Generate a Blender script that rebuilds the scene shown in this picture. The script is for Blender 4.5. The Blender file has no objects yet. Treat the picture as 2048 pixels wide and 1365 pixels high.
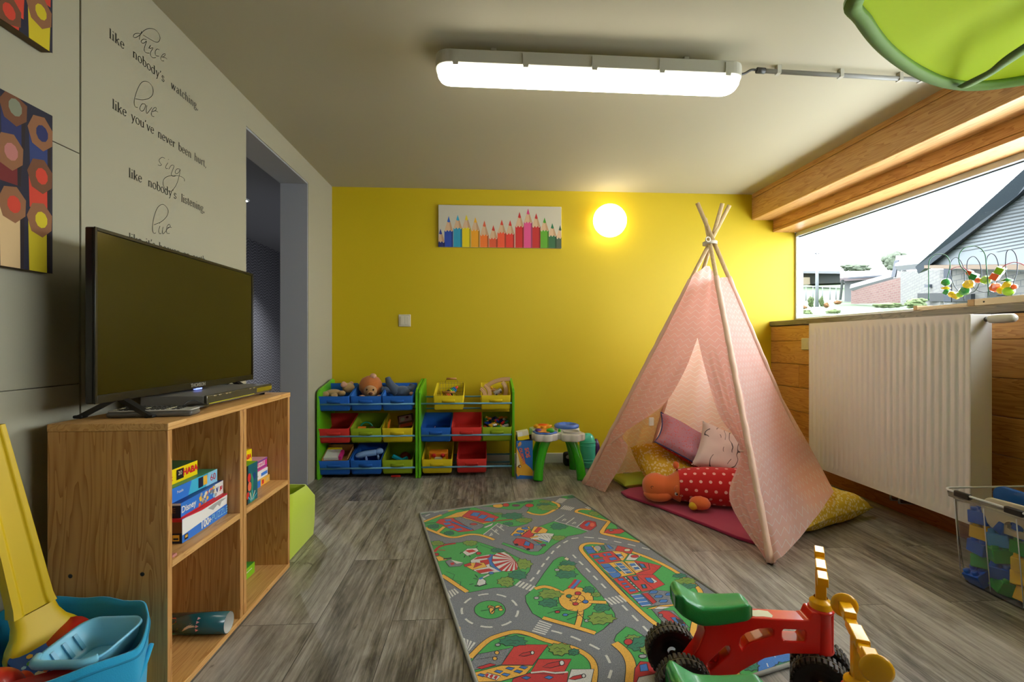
import bpy, bmesh, math, random
from mathutils import Vector, Matrix, noise
PI = math.pi
SC = bpy.context.scene
COL = SC.collection
random.seed(7)

# ---------------------------------------------------------------- camera, sky, lights, exposure
_cam = bpy.data.cameras.new('camera')
CAM = bpy.data.objects.new('camera', _cam)
COL.objects.link(CAM)
CAM.location = (0, 0, 0.93)
CAM.rotation_euler = (PI / 2, 0, -math.atan(57 / 960))
_cam.sensor_width = 36
_cam.lens = 960 / 2048 * 36
_cam.shift_y = 4.5 / 2048
_cam.clip_start = 0.02
_cam.clip_end = 400
SC.camera = CAM

W = bpy.data.worlds.new('world')
SC.world = W
W.use_nodes = True
_bg = W.node_tree.nodes['Background']
_bg.inputs[0].default_value = (0.93, 0.97, 1.0, 1)
_bg.inputs[1].default_value = 7.2

SC.view_settings.view_transform = 'Standard'
SC.view_settings.look = 'None'
SC.view_settings.exposure = 0.95
SC.view_settings.gamma = 1.0
SC.view_settings.use_curve_mapping = False
TUBE_POWER = 7.6        # emission of the fluorescent diffuser
GLOBE_POWER = 3.0        # emission of the wall globe


# ---------------------------------------------------------------- colours and materials
def lin(c):
    return c / 12.92 if c <= 0.04045 else ((c + 0.055) / 1.055) ** 2.4


def hx(s):
    s = s.lstrip('#')
    return tuple(lin(int(s[i:i + 2], 16) / 255) for i in (0, 2, 4)) + (1,)


_mats = {}


def mat(name, col, rough=0.6, metal=0.0, emit=None, es=1.0, spec=0.5, coat=0.0, bump=0.0, bscale=200, sheen=0.0, trans=0.0, alpha=1.0):
    if name in _mats:
        return _mats[name]
    m = bpy.data.materials.new(name)
    m.use_nodes = True
    b = m.node_tree.nodes['Principled BSDF']
    if isinstance(col, str):
        col = hx(col)
    b.inputs['Base Color'].default_value = col
    b.inputs['Roughness'].default_value = rough
    b.inputs['Metallic'].default_value = metal
    b.inputs['Specular IOR Level'].default_value = spec
    b.inputs['Coat Weight'].default_value = coat
    b.inputs['Sheen Weight'].default_value = sheen
    b.inputs['Transmission Weight'].default_value = trans
    b.inputs['Alpha'].default_value = alpha
    if emit:
        b.inputs['Emission Color'].default_value = hx(emit) if isinstance(emit, str) else emit
        b.inputs['Emission Strength'].default_value = es
    if bump:
        N = m.node_tree.nodes
        L = m.node_tree.links
        tc = N.new('ShaderNodeTexCoord')
        nz = N.new('ShaderNodeTexNoise')
        nz.inputs['Scale'].default_value = bscale
        nz.inputs['Detail'].default_value = 4
        bp = N.new('ShaderNodeBump')
        bp.inputs['Strength'].default_value = bump
        bp.inputs['Distance'].default_value = 0.002
        L.new(tc.outputs['Object'], nz.inputs['Vector'])
        L.new(nz.outputs['Fac'], bp.inputs['Height'])
        L.new(bp.outputs['Normal'], b.inputs['Normal'])
    _mats[name] = m
    return m


class NT:
    """tiny node helper"""
    def __init__(s, name):
        s.m = bpy.data.materials.new(name)
        s.m.use_nodes = True
        s.N = s.m.node_tree.nodes
        s.L = s.m.node_tree.links
        s.b = s.N['Principled BSDF']
        s.tc = s.N.new('ShaderNodeTexCoord')
        _mats[name] = s.m

    def n(s, t, **kw):
        x = s.N.new('ShaderNode' + t)
        for k, v in kw.items():
            setattr(x, k, v)
        return x

    def put(s, sock, v):
        if isinstance(v, bpy.types.NodeSocket):
            s.L.new(v, sock)
        else:
            sock.default_value = v

    def math(s, op, a, b=0.0, c=0.0):
        x = s.n('Math', operation=op)
        s.put(x.inputs[0], a)
        s.put(x.inputs[1], b)
        s.put(x.inputs[2], c)
        return x.outputs[0]

    def map(s, vec, scale=(1, 1, 1), loc=(0, 0, 0), rot=(0, 0, 0)):
        x = s.n('Mapping')
        s.L.new(vec, x.inputs[0])
        x.inputs['Location'].default_value = loc
        x.inputs['Rotation'].default_value = rot
        x.inputs['Scale'].default_value = scale
        return x.outputs[0]

    def noise(s, vec, scale=5, detail=4, rough=0.5, dist=0.0, w=None):
        x = s.n('TexNoise')
        if w is not None:
            x.noise_dimensions = '4D'
            s.put(x.inputs['W'], w)
        s.L.new(vec, x.inputs['Vector'])
        x.inputs['Scale'].default_value = scale
        x.inputs['Detail'].default_value = detail
        x.inputs['Roughness'].default_value = rough
        x.inputs['Distortion'].default_value = dist
        return x.outputs['Fac']

    def ramp(s, fac, stops):
        x = s.n('ValToRGB')
        s.put(x.inputs[0], fac)
        e = x.color_ramp.elements
        while len(e) > 1:
            e.remove(e[-1])
        e[0].position = stops[0][0]
        e[0].color = hx(stops[0][1]) if isinstance(stops[0][1], str) else stops[0][1]
        for p, c in stops[1:]:
            q = e.new(p)
            q.color = hx(c) if isinstance(c, str) else c
        return x.outputs[0]

    def mix(s, fac, a, b, mode='MIX'):
        x = s.n('Mix', data_type='RGBA', blend_type=mode)
        s.put(x.inputs[0], fac)
        s.put(x.inputs[6], hx(a) if isinstance(a, str) else a)
        s.put(x.inputs[7], hx(b) if isinstance(b, str) else b)
        return x.outputs[2]

    def bump(s, h, strength=0.3, dist=0.002):
        x = s.n('Bump')
        x.inputs['Strength'].default_value = strength
        x.inputs['Distance'].default_value = dist
        s.L.new(h, x.inputs['Height'])
        s.L.new(x.outputs[0], s.b.inputs['Normal'])

    def col(s, c, rough=0.5):
        s.put(s.b.inputs['Base Color'], c)
        s.b.inputs['Roughness'].default_value = rough
        return s.m


def pine(name, axis, base, dark, knot='#6b3a14', grain=1.0, knots=0.5, rough=0.45, off=0.0):
    """varnished pine, growth lines along an object axis, a few knots"""
    t = NT(name)
    sc = [9.0, 9.0, 9.0]
    sc[axis] = 0.7
    loc = (off, off * 1.7, off * 0.6)
    v = t.map(t.tc.outputs['Object'], tuple(sc), loc)
    warp = t.noise(v, 0.9, 3, 0.5)
    v2 = t.map(t.tc.outputs['Object'], tuple(x * 3 for x in sc), loc)
    vv = t.n('VectorMath', operation='ADD')
    t.L.new(v, vv.inputs[0])
    cmb = t.n('CombineXYZ')
    for i in range(3):
        t.put(cmb.inputs[i], t.math('MULTIPLY', warp, 2.2))
    t.L.new(cmb.outputs[0], vv.inputs[1])
    g = t.noise(vv.outputs[0], 2.4, 2, 0.4)
    rings = t.math('FRACT', t.math('MULTIPLY', g, 9.0))
    fine = t.noise(v2, 6, 4, 0.6)
    f = t.math('MULTIPLY_ADD', t.math('POWER', rings, 2.2), 0.85 * grain, t.math('MULTIPLY', fine, 0.30))
    c = t.mix(f, base, dark)
    big = t.noise(t.tc.outputs['Object'], 3.1, 2)
    c = t.mix(t.math('MULTIPLY', big, 0.35), c, dark)
    if knots:
        vs = [3.2, 3.2, 3.2]
        vs[axis] = 1.6
        vo = t.n('TexVoronoi')
        t.L.new(t.map(t.tc.outputs['Object'], tuple(vs), loc), vo.inputs['Vector'])
        vo.inputs['Scale'].default_value = 1.0
        k = t.math('SUBTRACT', 1.0, t.math('MULTIPLY', vo.outputs['Distance'], 7.0 / knots))
        k = t.math('MAXIMUM', k, 0.0)
        k = t.math('MINIMUM', t.math('MULTIPLY', k, 2.5), 0.85)
        c = t.mix(k, c, knot)
    t.bump(fine, 0.05)
    return t.col(c, rough)


# ---------------------------------------------------------------- mesh building
class MB:
    def __init__(s):
        s.v = []
        s.f = []
        s.mi = []
        s.sm = []
        s.uv = {}
        s.T = Matrix.Identity(4)

    def add(s, vs, fs, mi=0, smooth=False, uvs=None):
        o = len(s.v)
        s.v += [tuple(s.T @ Vector(p)) for p in vs]
        for k, f in enumerate(fs):
            if uvs:
                s.uv[len(s.f)] = uvs[k]
            s.f.append(tuple(i + o for i in f))
            s.mi.append(mi)
            s.sm.append(smooth)
        return s

    def box(s, x0, x1, y0, y1, z0, z1, mi=0):
        v = [(x0, y0, z0), (x1, y0, z0), (x1, y1, z0), (x0, y1, z0), (x0, y0, z1), (x1, y0, z1), (x1, y1, z1), (x0, y1, z1)]
        return s.add(v, [(0, 3, 2, 1), (4, 5, 6, 7), (0, 1, 5, 4), (1, 2, 6, 5), (2, 3, 7, 6), (3, 0, 4, 7)], mi)

    def bbox(s, x0, x1, y0, y1, z0, z1, b=0.004, mi=0, seg=2):
        """box with rounded edges"""
        bm = bmesh.new()
        bmesh.ops.create_cube(bm, size=1)
        for v in bm.verts:
            v.co = Vector(((x0 + x1) / 2 + v.co.x * (x1 - x0), (y0 + y1) / 2 + v.co.y * (y1 - y0), (z0 + z1) / 2 + v.co.z * (z1 - z0)))
        b = min(b, 0.45 * min(abs(x1 - x0), abs(y1 - y0), abs(z1 - z0)))
        bmesh.ops.bevel(bm, geom=list(bm.edges), offset=b, segments=seg, profile=0.5, affect='EDGES')
        bm.normal_update()
        flat = [max(abs(c) for c in f.normal) > 0.9999 for f in bm.faces]
        n0 = len(s.sm)
        s.bm(bm, mi, True)
        for i, q in enumerate(flat):
            if q:
                s.sm[n0 + i] = False
        return s

    def bm(s, bm, mi=0, smooth=False):
        bm.verts.index_update()
        vs = [v.co.copy() for v in bm.verts]
        fs = [[v.index for v in f.verts] for f in bm.faces]
        bm.free()
        return s.add(vs, fs, mi, smooth)

    def tube(s, pts, r, n=10, mi=0, caps=True, smooth=True, closed=False):
        pts = [Vector(p) for p in pts]
        m = len(pts)
        rr = r if isinstance(r, (list, tuple)) else [r] * m
        vs = []
        fs = []
        up = None
        for i, p in enumerate(pts):
            if closed:
                d = pts[(i + 1) % m] - pts[i - 1]
            else:
                d = pts[min(i + 1, m - 1)] - pts[max(i - 1, 0)]
            if d.length < 1e-9:
                d = Vector((0, 0, 1))
            d.normalize()
            if up is None:
                up = Vector((0, 0, 1)) if abs(d.z) < 0.9 else Vector((1, 0, 0))
            a = d.cross(up)
            if a.length < 1e-6:
                a = d.orthogonal()
            a.normalize()
            b = a.cross(d).normalized()
            up = b
            for k in range(n):
                t = 2 * PI * k / n
                vs.append(p + (a * math.cos(t) + b * math.sin(t)) * rr[i])
        lim = m if closed else m - 1
        for i in range(lim):
            j = (i + 1) % m
            for k in range(n):
                fs.append((i * n + k, i * n + (k + 1) % n, j * n + (k + 1) % n, j * n + k))
        if caps and not closed:
            fs.append(tuple(range(n - 1, -1, -1)))
            fs.append(tuple((m - 1) * n + k for k in range(n)))
        return s.add(vs, fs, mi, smooth)

    def bar(s, a, b, w, h, mi=0, up=(0, 0, 1)):
        """rectangular bar between two points"""
        a = Vector(a)
        b = Vector(b)
        d = (b - a).normalized()
        u = Vector(up)
        x = d.cross(u)
        if x.length < 1e-6:
            x = d.orthogonal()
        x.normalize()
        y = x.cross(d).normalized()
        vs = []
        for p in (a, b):
            for sx, sy in ((-1, -1), (1, -1), (1, 1), (-1, 1)):
                vs.append(p + x * sx * w / 2 + y * sy * h / 2)
        return s.add(vs, [(3, 2, 1, 0), (4, 5, 6, 7), (0, 1, 5, 4), (1, 2, 6, 5), (2, 3, 7, 6), (3, 0, 4, 7)], mi)

    def lathe(s, prof, c=(0, 0, 0), axis=(0, 0, 1), n=24, mi=0, smooth=True):
        ax = Vector(axis).normalized()
        a = ax.orthogonal().normalized()
        b = ax.cross(a)
        c = Vector(c)
        vs = []
        fs = []
        for r, h in prof:
            for k in range(n):
                t = 2 * PI * k / n
                vs.append(c + ax * h + (a * math.cos(t) + b * math.sin(t)) * max(r, 1e-5))
        for i in range(len(prof) - 1):
            for k in range(n):
                fs.append((i * n + k, i * n + (k + 1) % n, (i + 1) * n + (k + 1) % n, (i + 1) * n + k))
        return s.add(vs, fs, mi, smooth)

    def ell(s, c, r, n=16, m=10, mi=0, rot=None, fn=None):
        """ellipsoid; fn reshapes the unit vector"""
        vs = []
        fs = []
        R = rot.to_matrix() if rot is not None and not isinstance(rot, Matrix) else (rot or Matrix.Identity(3))
        for i in range(m + 1):
            ph = PI * i / m
            for k in range(n):
                th = 2 * PI * k / n
                u = Vector((math.sin(ph) * math.cos(th), math.sin(ph) * math.sin(th), math.cos(ph)))
                if fn:
                    u = fn(u)
                p = Vector((u.x * r[0], u.y * r[1], u.z * r[2]))
                vs.append(Vector(c) + R @ p)
        for i in range(m):
            for k in range(n):
                fs.append((i * n + k, (i + 1) * n + k, (i + 1) * n + (k + 1) % n, i * n + (k + 1) % n))
        return s.add(vs, fs, mi, True)

    def prism(s, poly, z0, z1, mi=0, smooth=False, M=None):
        n = len(poly)
        vs = [(x, y, z0) for x, y in poly] + [(x, y, z1) for x, y in poly]
        if M is not None:
            vs = [M @ Vector(p) for p in vs]
        fs = [tuple(range(n - 1, -1, -1)), tuple(range(n, 2 * n))] + [(i, (i + 1) % n, n + (i + 1) % n, n + i) for i in range(n)]
        return s.add(vs, fs, mi, smooth)

    def grid(s, P, mi=0, smooth=True, uv=None, flip=False):
        """P[i][j] points"""
        a = len(P)
        b = len(P[0])
        vs = [p for row in P for p in row]
        fs = []
        us = []
        for i in range(a - 1):
            for j in range(b - 1):
                q = [(i, j), (i + 1, j), (i + 1, j + 1), (i, j + 1)]
                if flip:
                    q = q[::-1]
                fs.append(tuple(x * b + y for x, y in q))
                if uv:
                    us.append([uv[x][y] for x, y in q])
        return s.add(vs, fs, mi, smooth, us or None)

    def build(s, name, mats, parent=None, bevel=0, weld=False, solid=0, subsurf=0, bseg=2):
        me = bpy.data.meshes.new(name)
        me.from_pydata(s.v, [], s.f)
        if not isinstance(mats, (list, tuple)):
            mats = [mats]
        for m in mats:
            me.materials.append(m)
        me.polygons.foreach_set('material_index', s.mi)
        me.polygons.foreach_set('use_smooth', s.sm)
        if s.uv:
            ul = me.uv_layers.new(name='UVMap')
            for fi, us in s.uv.items():
                for li, u in zip(me.polygons[fi].loop_indices, us):
                    ul.data[li].uv = u
        me.validate()
        me.update()
        o = bpy.data.objects.new(name, me)
        COL.objects.link(o)
        if parent:
            o.parent = parent
        if weld:
            w = o.modifiers.new('weld', 'WELD')
            w.merge_threshold = 1e-4
        if solid:
            w = o.modifiers.new('solid', 'SOLIDIFY')
            w.thickness = solid
            w.offset = 0
        if bevel:
            w = o.modifiers.new('bevel', 'BEVEL')
            w.width = bevel
            w.segments = bseg
            w.limit_method = 'ANGLE'
        if subsurf:
            w = o.modifiers.new('sub', 'SUBSURF')
            w.levels = w.render_levels = subsurf
        return o


def thing(name, label, cat, loc=(0, 0, 0), rz=0.0, group=None, rot=None):
    o = bpy.data.objects.new(name, None)
    o.empty_display_size = 0.05
    COL.objects.link(o)
    o.location = loc
    o.rotation_euler = rot if rot else (0, 0, rz)
    o['label'] = label
    o['category'] = cat
    if group:
        o['group'] = group
    return o


def tag(o, label, cat, group=None, kind=None):
    o['label'] = label
    o['category'] = cat
    if group:
        o['group'] = group
    if kind:
        o['kind'] = kind
    return o


def struct(o, label=None):
    o['kind'] = 'structure'
    if label:
        o['label'] = label
    return o


def copy_thing(o, label=None, loc=None, rz=None):
    c = o.copy()
    COL.objects.link(c)
    for ch in list(o.children):
        d = ch.copy()
        COL.objects.link(d)
        d.parent = c
        d.matrix_parent_inverse = ch.matrix_parent_inverse.copy()
        for g in list(ch.children):
            e = g.copy()
            COL.objects.link(e)
            e.parent = d
    if label:
        c['label'] = label
    if loc is not None:
        c.location = loc
    if rz is not None:
        c.rotation_euler = (0, 0, rz)
    return c


_txt = {}


def text_mb(body, size, mb=None, M=None, mi=0, ext=0.0004, align='CENTER', squash=1.0, bold=0.0):
    """printed lettering as flat solid glyphs added to a mesh builder; M places the text plane (x right, y up)"""
    cu = bpy.data.curves.new('lettering', 'FONT')
    cu.body = body
    cu.size = size
    cu.extrude = ext
    cu.offset = bold
    cu.resolution_u = 3
    cu.align_x = align
    cu.align_y = 'CENTER'
    o = bpy.data.objects.new('lettering', cu)
    me = o.to_mesh()
    mb = mb or MB()
    M = M or Matrix.Identity(4)
    vs = [M @ Vector((v.co.x * squash, v.co.y, v.co.z)) for v in me.vertices]
    mb.add(vs, [tuple(p.vertices) for p in me.polygons], mi)
    o.to_mesh_clear()
    bpy.data.objects.remove(o)
    bpy.data.curves.remove(cu)
    return mb


def frame(o, x, y, z=None):
    """4x4 whose columns are x, y, normal, origin"""
    x = Vector(x).normalized()
    y = Vector(y).normalized()
    z = Vector(z) if z else x.cross(y)
    M = Matrix.Identity(4)
    for i in range(3):
        M[i][0] = x[i]
        M[i][1] = y[i]
        M[i][2] = z[i]
        M[i][3] = o[i]
    return M


def catmull(pts, n=6, closed=False):
    P = [Vector(p) for p in pts]
    m = len(P)
    out = []
    rng = m if closed else m - 1
    for i in range(rng):
        if closed:
            a, b, c, d = P[i - 1], P[i], P[(i + 1) % m], P[(i + 2) % m]
        else:
            a, b, c, d = P[max(i - 1, 0)], P[i], P[i + 1], P[min(i + 2, m - 1)]
        for k in range(n):
            t = k / n
            out.append(0.5 * ((2 * b) + (c - a) * t + (2 * a - 5 * b + 4 * c - d) * t * t + (3 * b - a - 3 * c + d) * t ** 3))
    if not closed:
        out.append(P[-1])
    return out


def arc(cx, cy, r, a0, a1, n):
    return [(cx + r * math.cos(a0 + (a1 - a0) * i / n), cy + r * math.sin(a0 + (a1 - a0) * i / n)) for i in range(n + 1)]


def rrect(x0, x1, y0, y1, r, n=5):
    return (arc(x1 - r, y1 - r, r, 0, PI / 2, n) + arc(x0 + r, y1 - r, r, PI / 2, PI, n) +
            arc(x0 + r, y0 + r, r, PI, 1.5 * PI, n) + arc(x1 - r, y0 + r, r, 1.5 * PI, 2 * PI, n))


# flat printed artwork: shapes are thin layers of ink on a surface given by a 4x4 frame
class Ink:
    def __init__(s, M, step=0.00025, mats=None):
        s.mb = MB()
        s.M = M
        s.step = step
        s.names = []

    def mi(s, c):
        if c not in s.names:
            s.names.append(c)
        return s.names.index(c)

    def poly(s, pts, c, layer=1):
        """outline filled (concave allowed)"""
        bm = bmesh.new()
        vs = []
        last = None
        for p in pts:
            if last is None or (abs(p[0] - last[0]) + abs(p[1] - last[1])) > 1e-6:
                vs.append(bm.verts.new((p[0], p[1], 0)))
                last = p
        if len(vs) < 3:
            bm.free()
            return
        f = bm.faces.new(vs)
        f.normal_update()
        if f.normal.z < 0:
            f.normal_flip()
        if len(vs) > 4:
            bmesh.ops.triangulate(bm, faces=[f])
        bm.verts.index_update()
        z = layer * s.step
        s.mb.add([s.M @ Vector((v.co.x, v.co.y, z)) for v in bm.verts], [[v.index for v in f.verts] for f in bm.faces], s.mi(c))
        bm.free()

    def line(s, pts, w, c, layer=1, closed=False):
        P = [Vector((p[0], p[1])) for p in pts]
        n = len(P)
        L = []
        R = []
        for i in range(n):
            a = P[i - 1] if (i or closed) else P[0]
            b = P[(i + 1) % n] if (i < n - 1 or closed) else P[-1]
            d = b - a
            if d.length < 1e-9:
                d = Vector((1, 0))
            d.normalize()
            nn = Vector((-d.y, d.x)) * w / 2
            L.append(P[i] + nn)
            R.append(P[i] - nn)
        z = layer * s.step
        vs = [s.M @ Vector((p.x, p.y, z)) for p in L + R]
        fs = [(n + i, n + (i + 1) % n, (i + 1) % n, i) for i in range(n if closed else n - 1)]
        s.mb.add(vs, fs, s.mi(c))

    def build(s, name, parent, table):
        return s.mb.build(name, [table[c] for c in s.names], parent)

# ================================================================ THE ROOM
XL, XR, XG, YB, YF, ZC = -1.148, 2.30, 2.51, 3.719, -1.5, 2.12
DY0, DY1, DZ = 2.397, 3.228, 1.985      # doorway in the left wall


def floor_mat():
    t = NT('grey_oak_floor')
    v = t.map(t.tc.outputs['Object'], (1, 1, 1), (0.305, 0.41, 0), (0, 0, 0))
    sep = t.n('SeparateXYZ')
    t.L.new(v, sep.inputs[0])
    sw = t.n('CombineXYZ')
    t.L.new(sep.outputs[1], sw.inputs[0])
    t.L.new(sep.outputs[0], sw.inputs[1])
    br = t.n('TexBrick')
    br.offset = 0.37
    br.offset_frequency = 2
    t.L.new(sw.outputs[0], br.inputs['Vector'])
    br.inputs['Scale'].default_value = 1.0
    br.inputs['Brick Width'].default_value = 1.25
    br.inputs['Row Height'].default_value = 0.247
    br.inputs['Mortar Size'].default_value = 0.0012
    br.inputs['Mortar Smooth'].default_value = 0.3
    br.inputs['Color1'].default_value = (0, 0, 0, 1)
    br.inputs['Color2'].default_value = (1, 1, 1, 1)
    br.inputs['Mortar'].default_value = (0.5, 0.5, 0.5, 1)
    rnd = t.math('MULTIPLY', br.outputs['Color'], 37.0)
    g1 = t.noise(t.map(t.tc.outputs['Object'], (20, 1.1, 1)), 1.6, 7, 0.75, 1.2, rnd)
    g2 = t.noise(t.map(t.tc.outputs['Object'], (120, 5, 1)), 1.5, 5, 0.75, 0.4, rnd)
    g3 = t.noise(t.map(t.tc.outputs['Object'], (5.5, 1.6, 1)), 1.5, 5, 0.62, 1.6, rnd)
    f = t.math('MULTIPLY_ADD', g1, 0.55, t.math('MULTIPLY', g2, 0.28))
    f = t.math('MULTIPLY_ADD', g3, 0.42, f)
    f = t.math('MULTIPLY_ADD', br.outputs['Color'], 0.10, f)
    c = t.ramp(f, [(0.46, '#26231f'), (0.55, '#4b463f'), (0.64, '#767067'), (0.73, '#9a948b'), (0.86, '#bcb7af')])
    # dark knots and cracks
    k = t.noise(t.map(t.tc.outputs['Object'], (9, 3.2, 1)), 1.3, 3, 0.5, 2.2, rnd)
    kk = t.math('MINIMUM', t.math('MULTIPLY', t.math('MAXIMUM', t.math('SUBTRACT', k, 0.66), 0.0), 9.0), 0.75)
    c = t.mix(kk, c, '#28221c')
    c = t.mix(br.outputs['Fac'], c, '#2b2722')
    h = t.math('MULTIPLY_ADD', f, 1.0, t.math('MULTIPLY', br.outputs['Fac'], -1.5))
    t.bump(h, 0.3, 0.002)
    t.b.inputs['Specular IOR Level'].default_value = 0.45
    return t.col(c, 0.36)


def plaster(name, colr, rough=0.75, tint=None):
    t = NT(name)
    g = t.noise(t.tc.outputs['Object'], 240, 3, 0.6)
    b = t.noise(t.tc.outputs['Object'], 1.3, 2, 0.5)
    c = t.mix(t.math('MULTIPLY', b, 0.10), colr, tint or '#808080')
    t.bump(g, 0.10, 0.001)
    return t.col(c, rough)


M_WALL = plaster('white_wall_paint', '#a8a38b')
M_CEIL = plaster('ceiling_paint', '#bcb59a')
M_YEL = plaster('yellow_wall_paint', '#ccb200', 0.6, '#c09c00')
M_GREY = plaster('grey_door_lining_paint', '#a3a5aa', 0.6)
M_FLOOR = floor_mat()
M_BOARD = pine('varnished_pine_boards', 1, '#dca862', '#ad7035', knots=0.8, grain=0.9, rough=0.35)
M_BOARD2 = pine('pine_boards_low', 1, '#d09a52', '#9c6028', knots=0.8, rough=0.35, off=3.3)
M_BEAM = pine('pine_beam', 1, '#e0b476', '#b98248', knots=0.8, rough=0.35, off=6.1)
M_SILL = pine('grey_stained_sill', 1, '#8d8272', '#5f574c', knot='#463f36', knots=0.3, off=1.2)
M_WHITE = mat('white_enamel', '#dcdad6', 0.3, coat=0.2)

# floor, ceiling
struct(MB().box(-1.32, XG, YF, YB, -0.1, 0).build('floor', M_FLOOR), 'weathered grey plank floor')
struct(MB().box(-1.40, 2.142, YF, YB + .1, ZC, ZC + 0.1).build('ceiling', M_CEIL), 'plain off white ceiling')
# back wall, yellow, runs into the window reveal
struct(MB().box(XL - 0.16, XG - 0.008, YB, YB + 0.14, 0, ZC).build('wall_back', M_YEL), 'bright yellow back wall')
# behind the camera
struct(MB().box(XL - 0.16, XG, YF - 0.1, YF, 0, ZC).build('wall_front', M_WALL))
# left wall with the doorway, panel joints near the camera
b = MB()
XO = XL - 0.165
YS = 1.437                                # vertical joint: the near half is made of panels
b.box(XO, XL, YS + 0.006, DY0, 0, ZC)
b.box(XO, XL, DY1, YB, 0, ZC)
b.box(XO, XL, DY0, DY1, DZ, ZC)
b.box(XO, XL - 0.012, YF, YS + 0.006, 0, ZC)
zs = [0, 0.815, 1.470, ZC]
for i in range(3):
    for y0, y1 in ((-1.5, 0.237), (0.24, YS)):
        b.box(XL - 0.012, XL + 0.0, y0 + 0.0008, y1 - 0.0008, zs[i] + 0.0014, zs[i + 1] - 0.0014)
struct(b.build('wall_left', M_WALL), 'off white left wall with panel joints and doorway')
# door lining
b = MB()
b.box(XO - 0.012, XL - 0.004, DY1 - 0.010, DY1 + 0.004, 0, DZ)
b.box(XO - 0.012, XL - 0.004, DY0 - 0.004, DY0 + 0.010, 0, DZ)
b.box(XO - 0.012, XL - 0.004, DY0 + 0.010, DY1 - 0.010, DZ - 0.010, DZ + 0.004)
struct(b.build('trim_1', M_GREY), 'grey painted door lining')
b = MB()
b.box(XL, 2.295, YB - 0.014, YB, 0, 0.075)
struct(b.build('baseboard_back', mat('skirting_white', '#cfcabb', 0.5), bevel=0.003), 'low white skirting under the yellow wall')

# hall seen through the doorway
t = NT('wavy_wallpaper')
sp = t.n('SeparateXYZ')
t.L.new(t.tc.outputs['Object'], sp.inputs[0])
wob = t.math('MULTIPLY', t.math('SINE', t.math('MULTIPLY', sp.outputs[1], 40.0)), 0.016)
wob2 = t.math('MULTIPLY', t.noise(t.map(t.tc.outputs['Object'], (1, 4, 14)), 1, 2), 0.03)
zz = t.math('ADD', t.math('ADD', sp.outputs[2], wob), wob2)
ln = t.math('PINGPONG', zz, 0.017)
ff = t.math('LESS_THAN', ln, 0.004)
M_WAVE = t.col(t.mix(ff, '#66666c', '#a0a0a6'), 0.7)
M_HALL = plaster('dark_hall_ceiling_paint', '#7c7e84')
struct(MB().box(-2.76, -2.66, 1.0, 7.6, 0, ZC).build('wall_hall', M_WAVE), 'dark wallpaper with thin wavy lines in the hall')
struct(MB().box(-2.76, XO, 1.0, 7.6, ZC, ZC + 0.1).build('ceiling_hall', M_HALL))
struct(MB().box(-2.76, XO, 1.0, 7.6, -0.1, 0).build('floor_hall', M_FLOOR))
struct(MB().box(-2.76, XO, 7.6, 7.7, 0, ZC).build('wall_hall_end', M_HALL))
struct(MB().box(-2.76, XO, 0.9, 1.0, 0, ZC).build('wall_hall_near', M_HALL))
struct(MB().box(XO - 0.1, XO, 3.74, 7.6, 0, ZC).build('wall_hall_side', M_HALL))

# right wall: pine cladding below the sill, beams above the window
b = MB()
b.box(XR + 0.018, XG - 0.02, YF, YB, 0, 1.06)
edges = [0.0, 0.088, 0.26, 0.432, 0.604, 0.776, 0.948, 1.062]
for i in range(7):
    cuts = [[-1.5, 1.1, 3.719], [-1.5, 0.6, 2.6, 3.719], [-1.5, 1.9, 3.719], [-1.5, 0.9, 3.05, 3.719], [-1.5, 1.7, 3.38, 3.719], [-1.5, 0.4, 3.719], [-1.5, 2.2, 3.719]][i]
    for y0, y1 in zip(cuts, cuts[1:]):
        b.bbox(XR, XR + 0.022, y0 + 0.0008, y1 - 0.0008, edges[i] + 0.0012, edges[i + 1] - 0.0012, 0.003, (i + int(y0 * 3)) % 2)
struct(b.build('wall_right', [M_BOARD, M_BOARD2]), 'varnished pine board cladding under the window')
b = MB().bbox(XR - 0.02, XR - 0.0005, YF, YB - 0.016, 0, 0.10, 0.003)
struct(b.build('baseboard_right', pine('red_pine_skirting', 1, '#a5642c', '#7c4018', knots=0.5, rough=0.4, off=8)), 'red brown pine skirting board')
b = MB().bbox(XR - 0.012, XG - 0.012, YF, YB, 1.066, 1.104, 0.004)
struct(b.build('trim_2', M_SILL), 'grey stained wooden window sill')
b = MB().bbox(2.14, 2.32, YF, YB, 1.915, 2.085, 0.006).bbox(2.142, 2.32, YF, YB, 2.087, 2.2, 0.003)
struct(b.build('trim_3', M_BEAM), 'large pine beam along the ceiling edge')
b = MB().bbox(2.318, 2.60, YF, YB, 1.845, 1.98, 0.004).bbox(2.317, 2.60, YF, YB, 1.82, 1.843, 0.003)
struct(b.build('trim_4', pine('pine_beam_inner', 1, '#deae6e', '#b47c42', knots=0.8, rough=0.35, off=11)), 'second pine beam over the window')

# the long window
b = MB()
FZ0, FZ1 = 1.104, 1.82
b.bbox(2.50, 2.56, -0.4, YB, FZ0, FZ0 + 0.026, 0.003)
b.bbox(2.50, 2.56, -0.4, YB, FZ1 - 0.034, FZ1, 0.003)
b.bbox(2.50, 2.56, YB - 0.016, YB, FZ0, FZ1, 0.003)
b.bbox(2.50, 2.56, -0.4, -0.36, FZ0, FZ1, 0.003)
b.box(2.525, 2.535, -0.36, YB - 0.016, FZ1 - 0.040, FZ1 - 0.034, 1)
win = struct(b.build('window_1', [mat('window_frame_white', '#c8cdd2', 0.35), mat('window_gasket', '#39434c', 0.6)]), 'long low window with slim white frame')
gm = bpy.data.materials.new('window_glass')
gm.use_nodes = True
N = gm.node_tree.nodes
N.clear()
tr = N.new('ShaderNodeBsdfTransparent')
tr.inputs[0].default_value = (0.97, 0.985, 0.99, 1)
gl = N.new('ShaderNodeBsdfGlossy')
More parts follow.
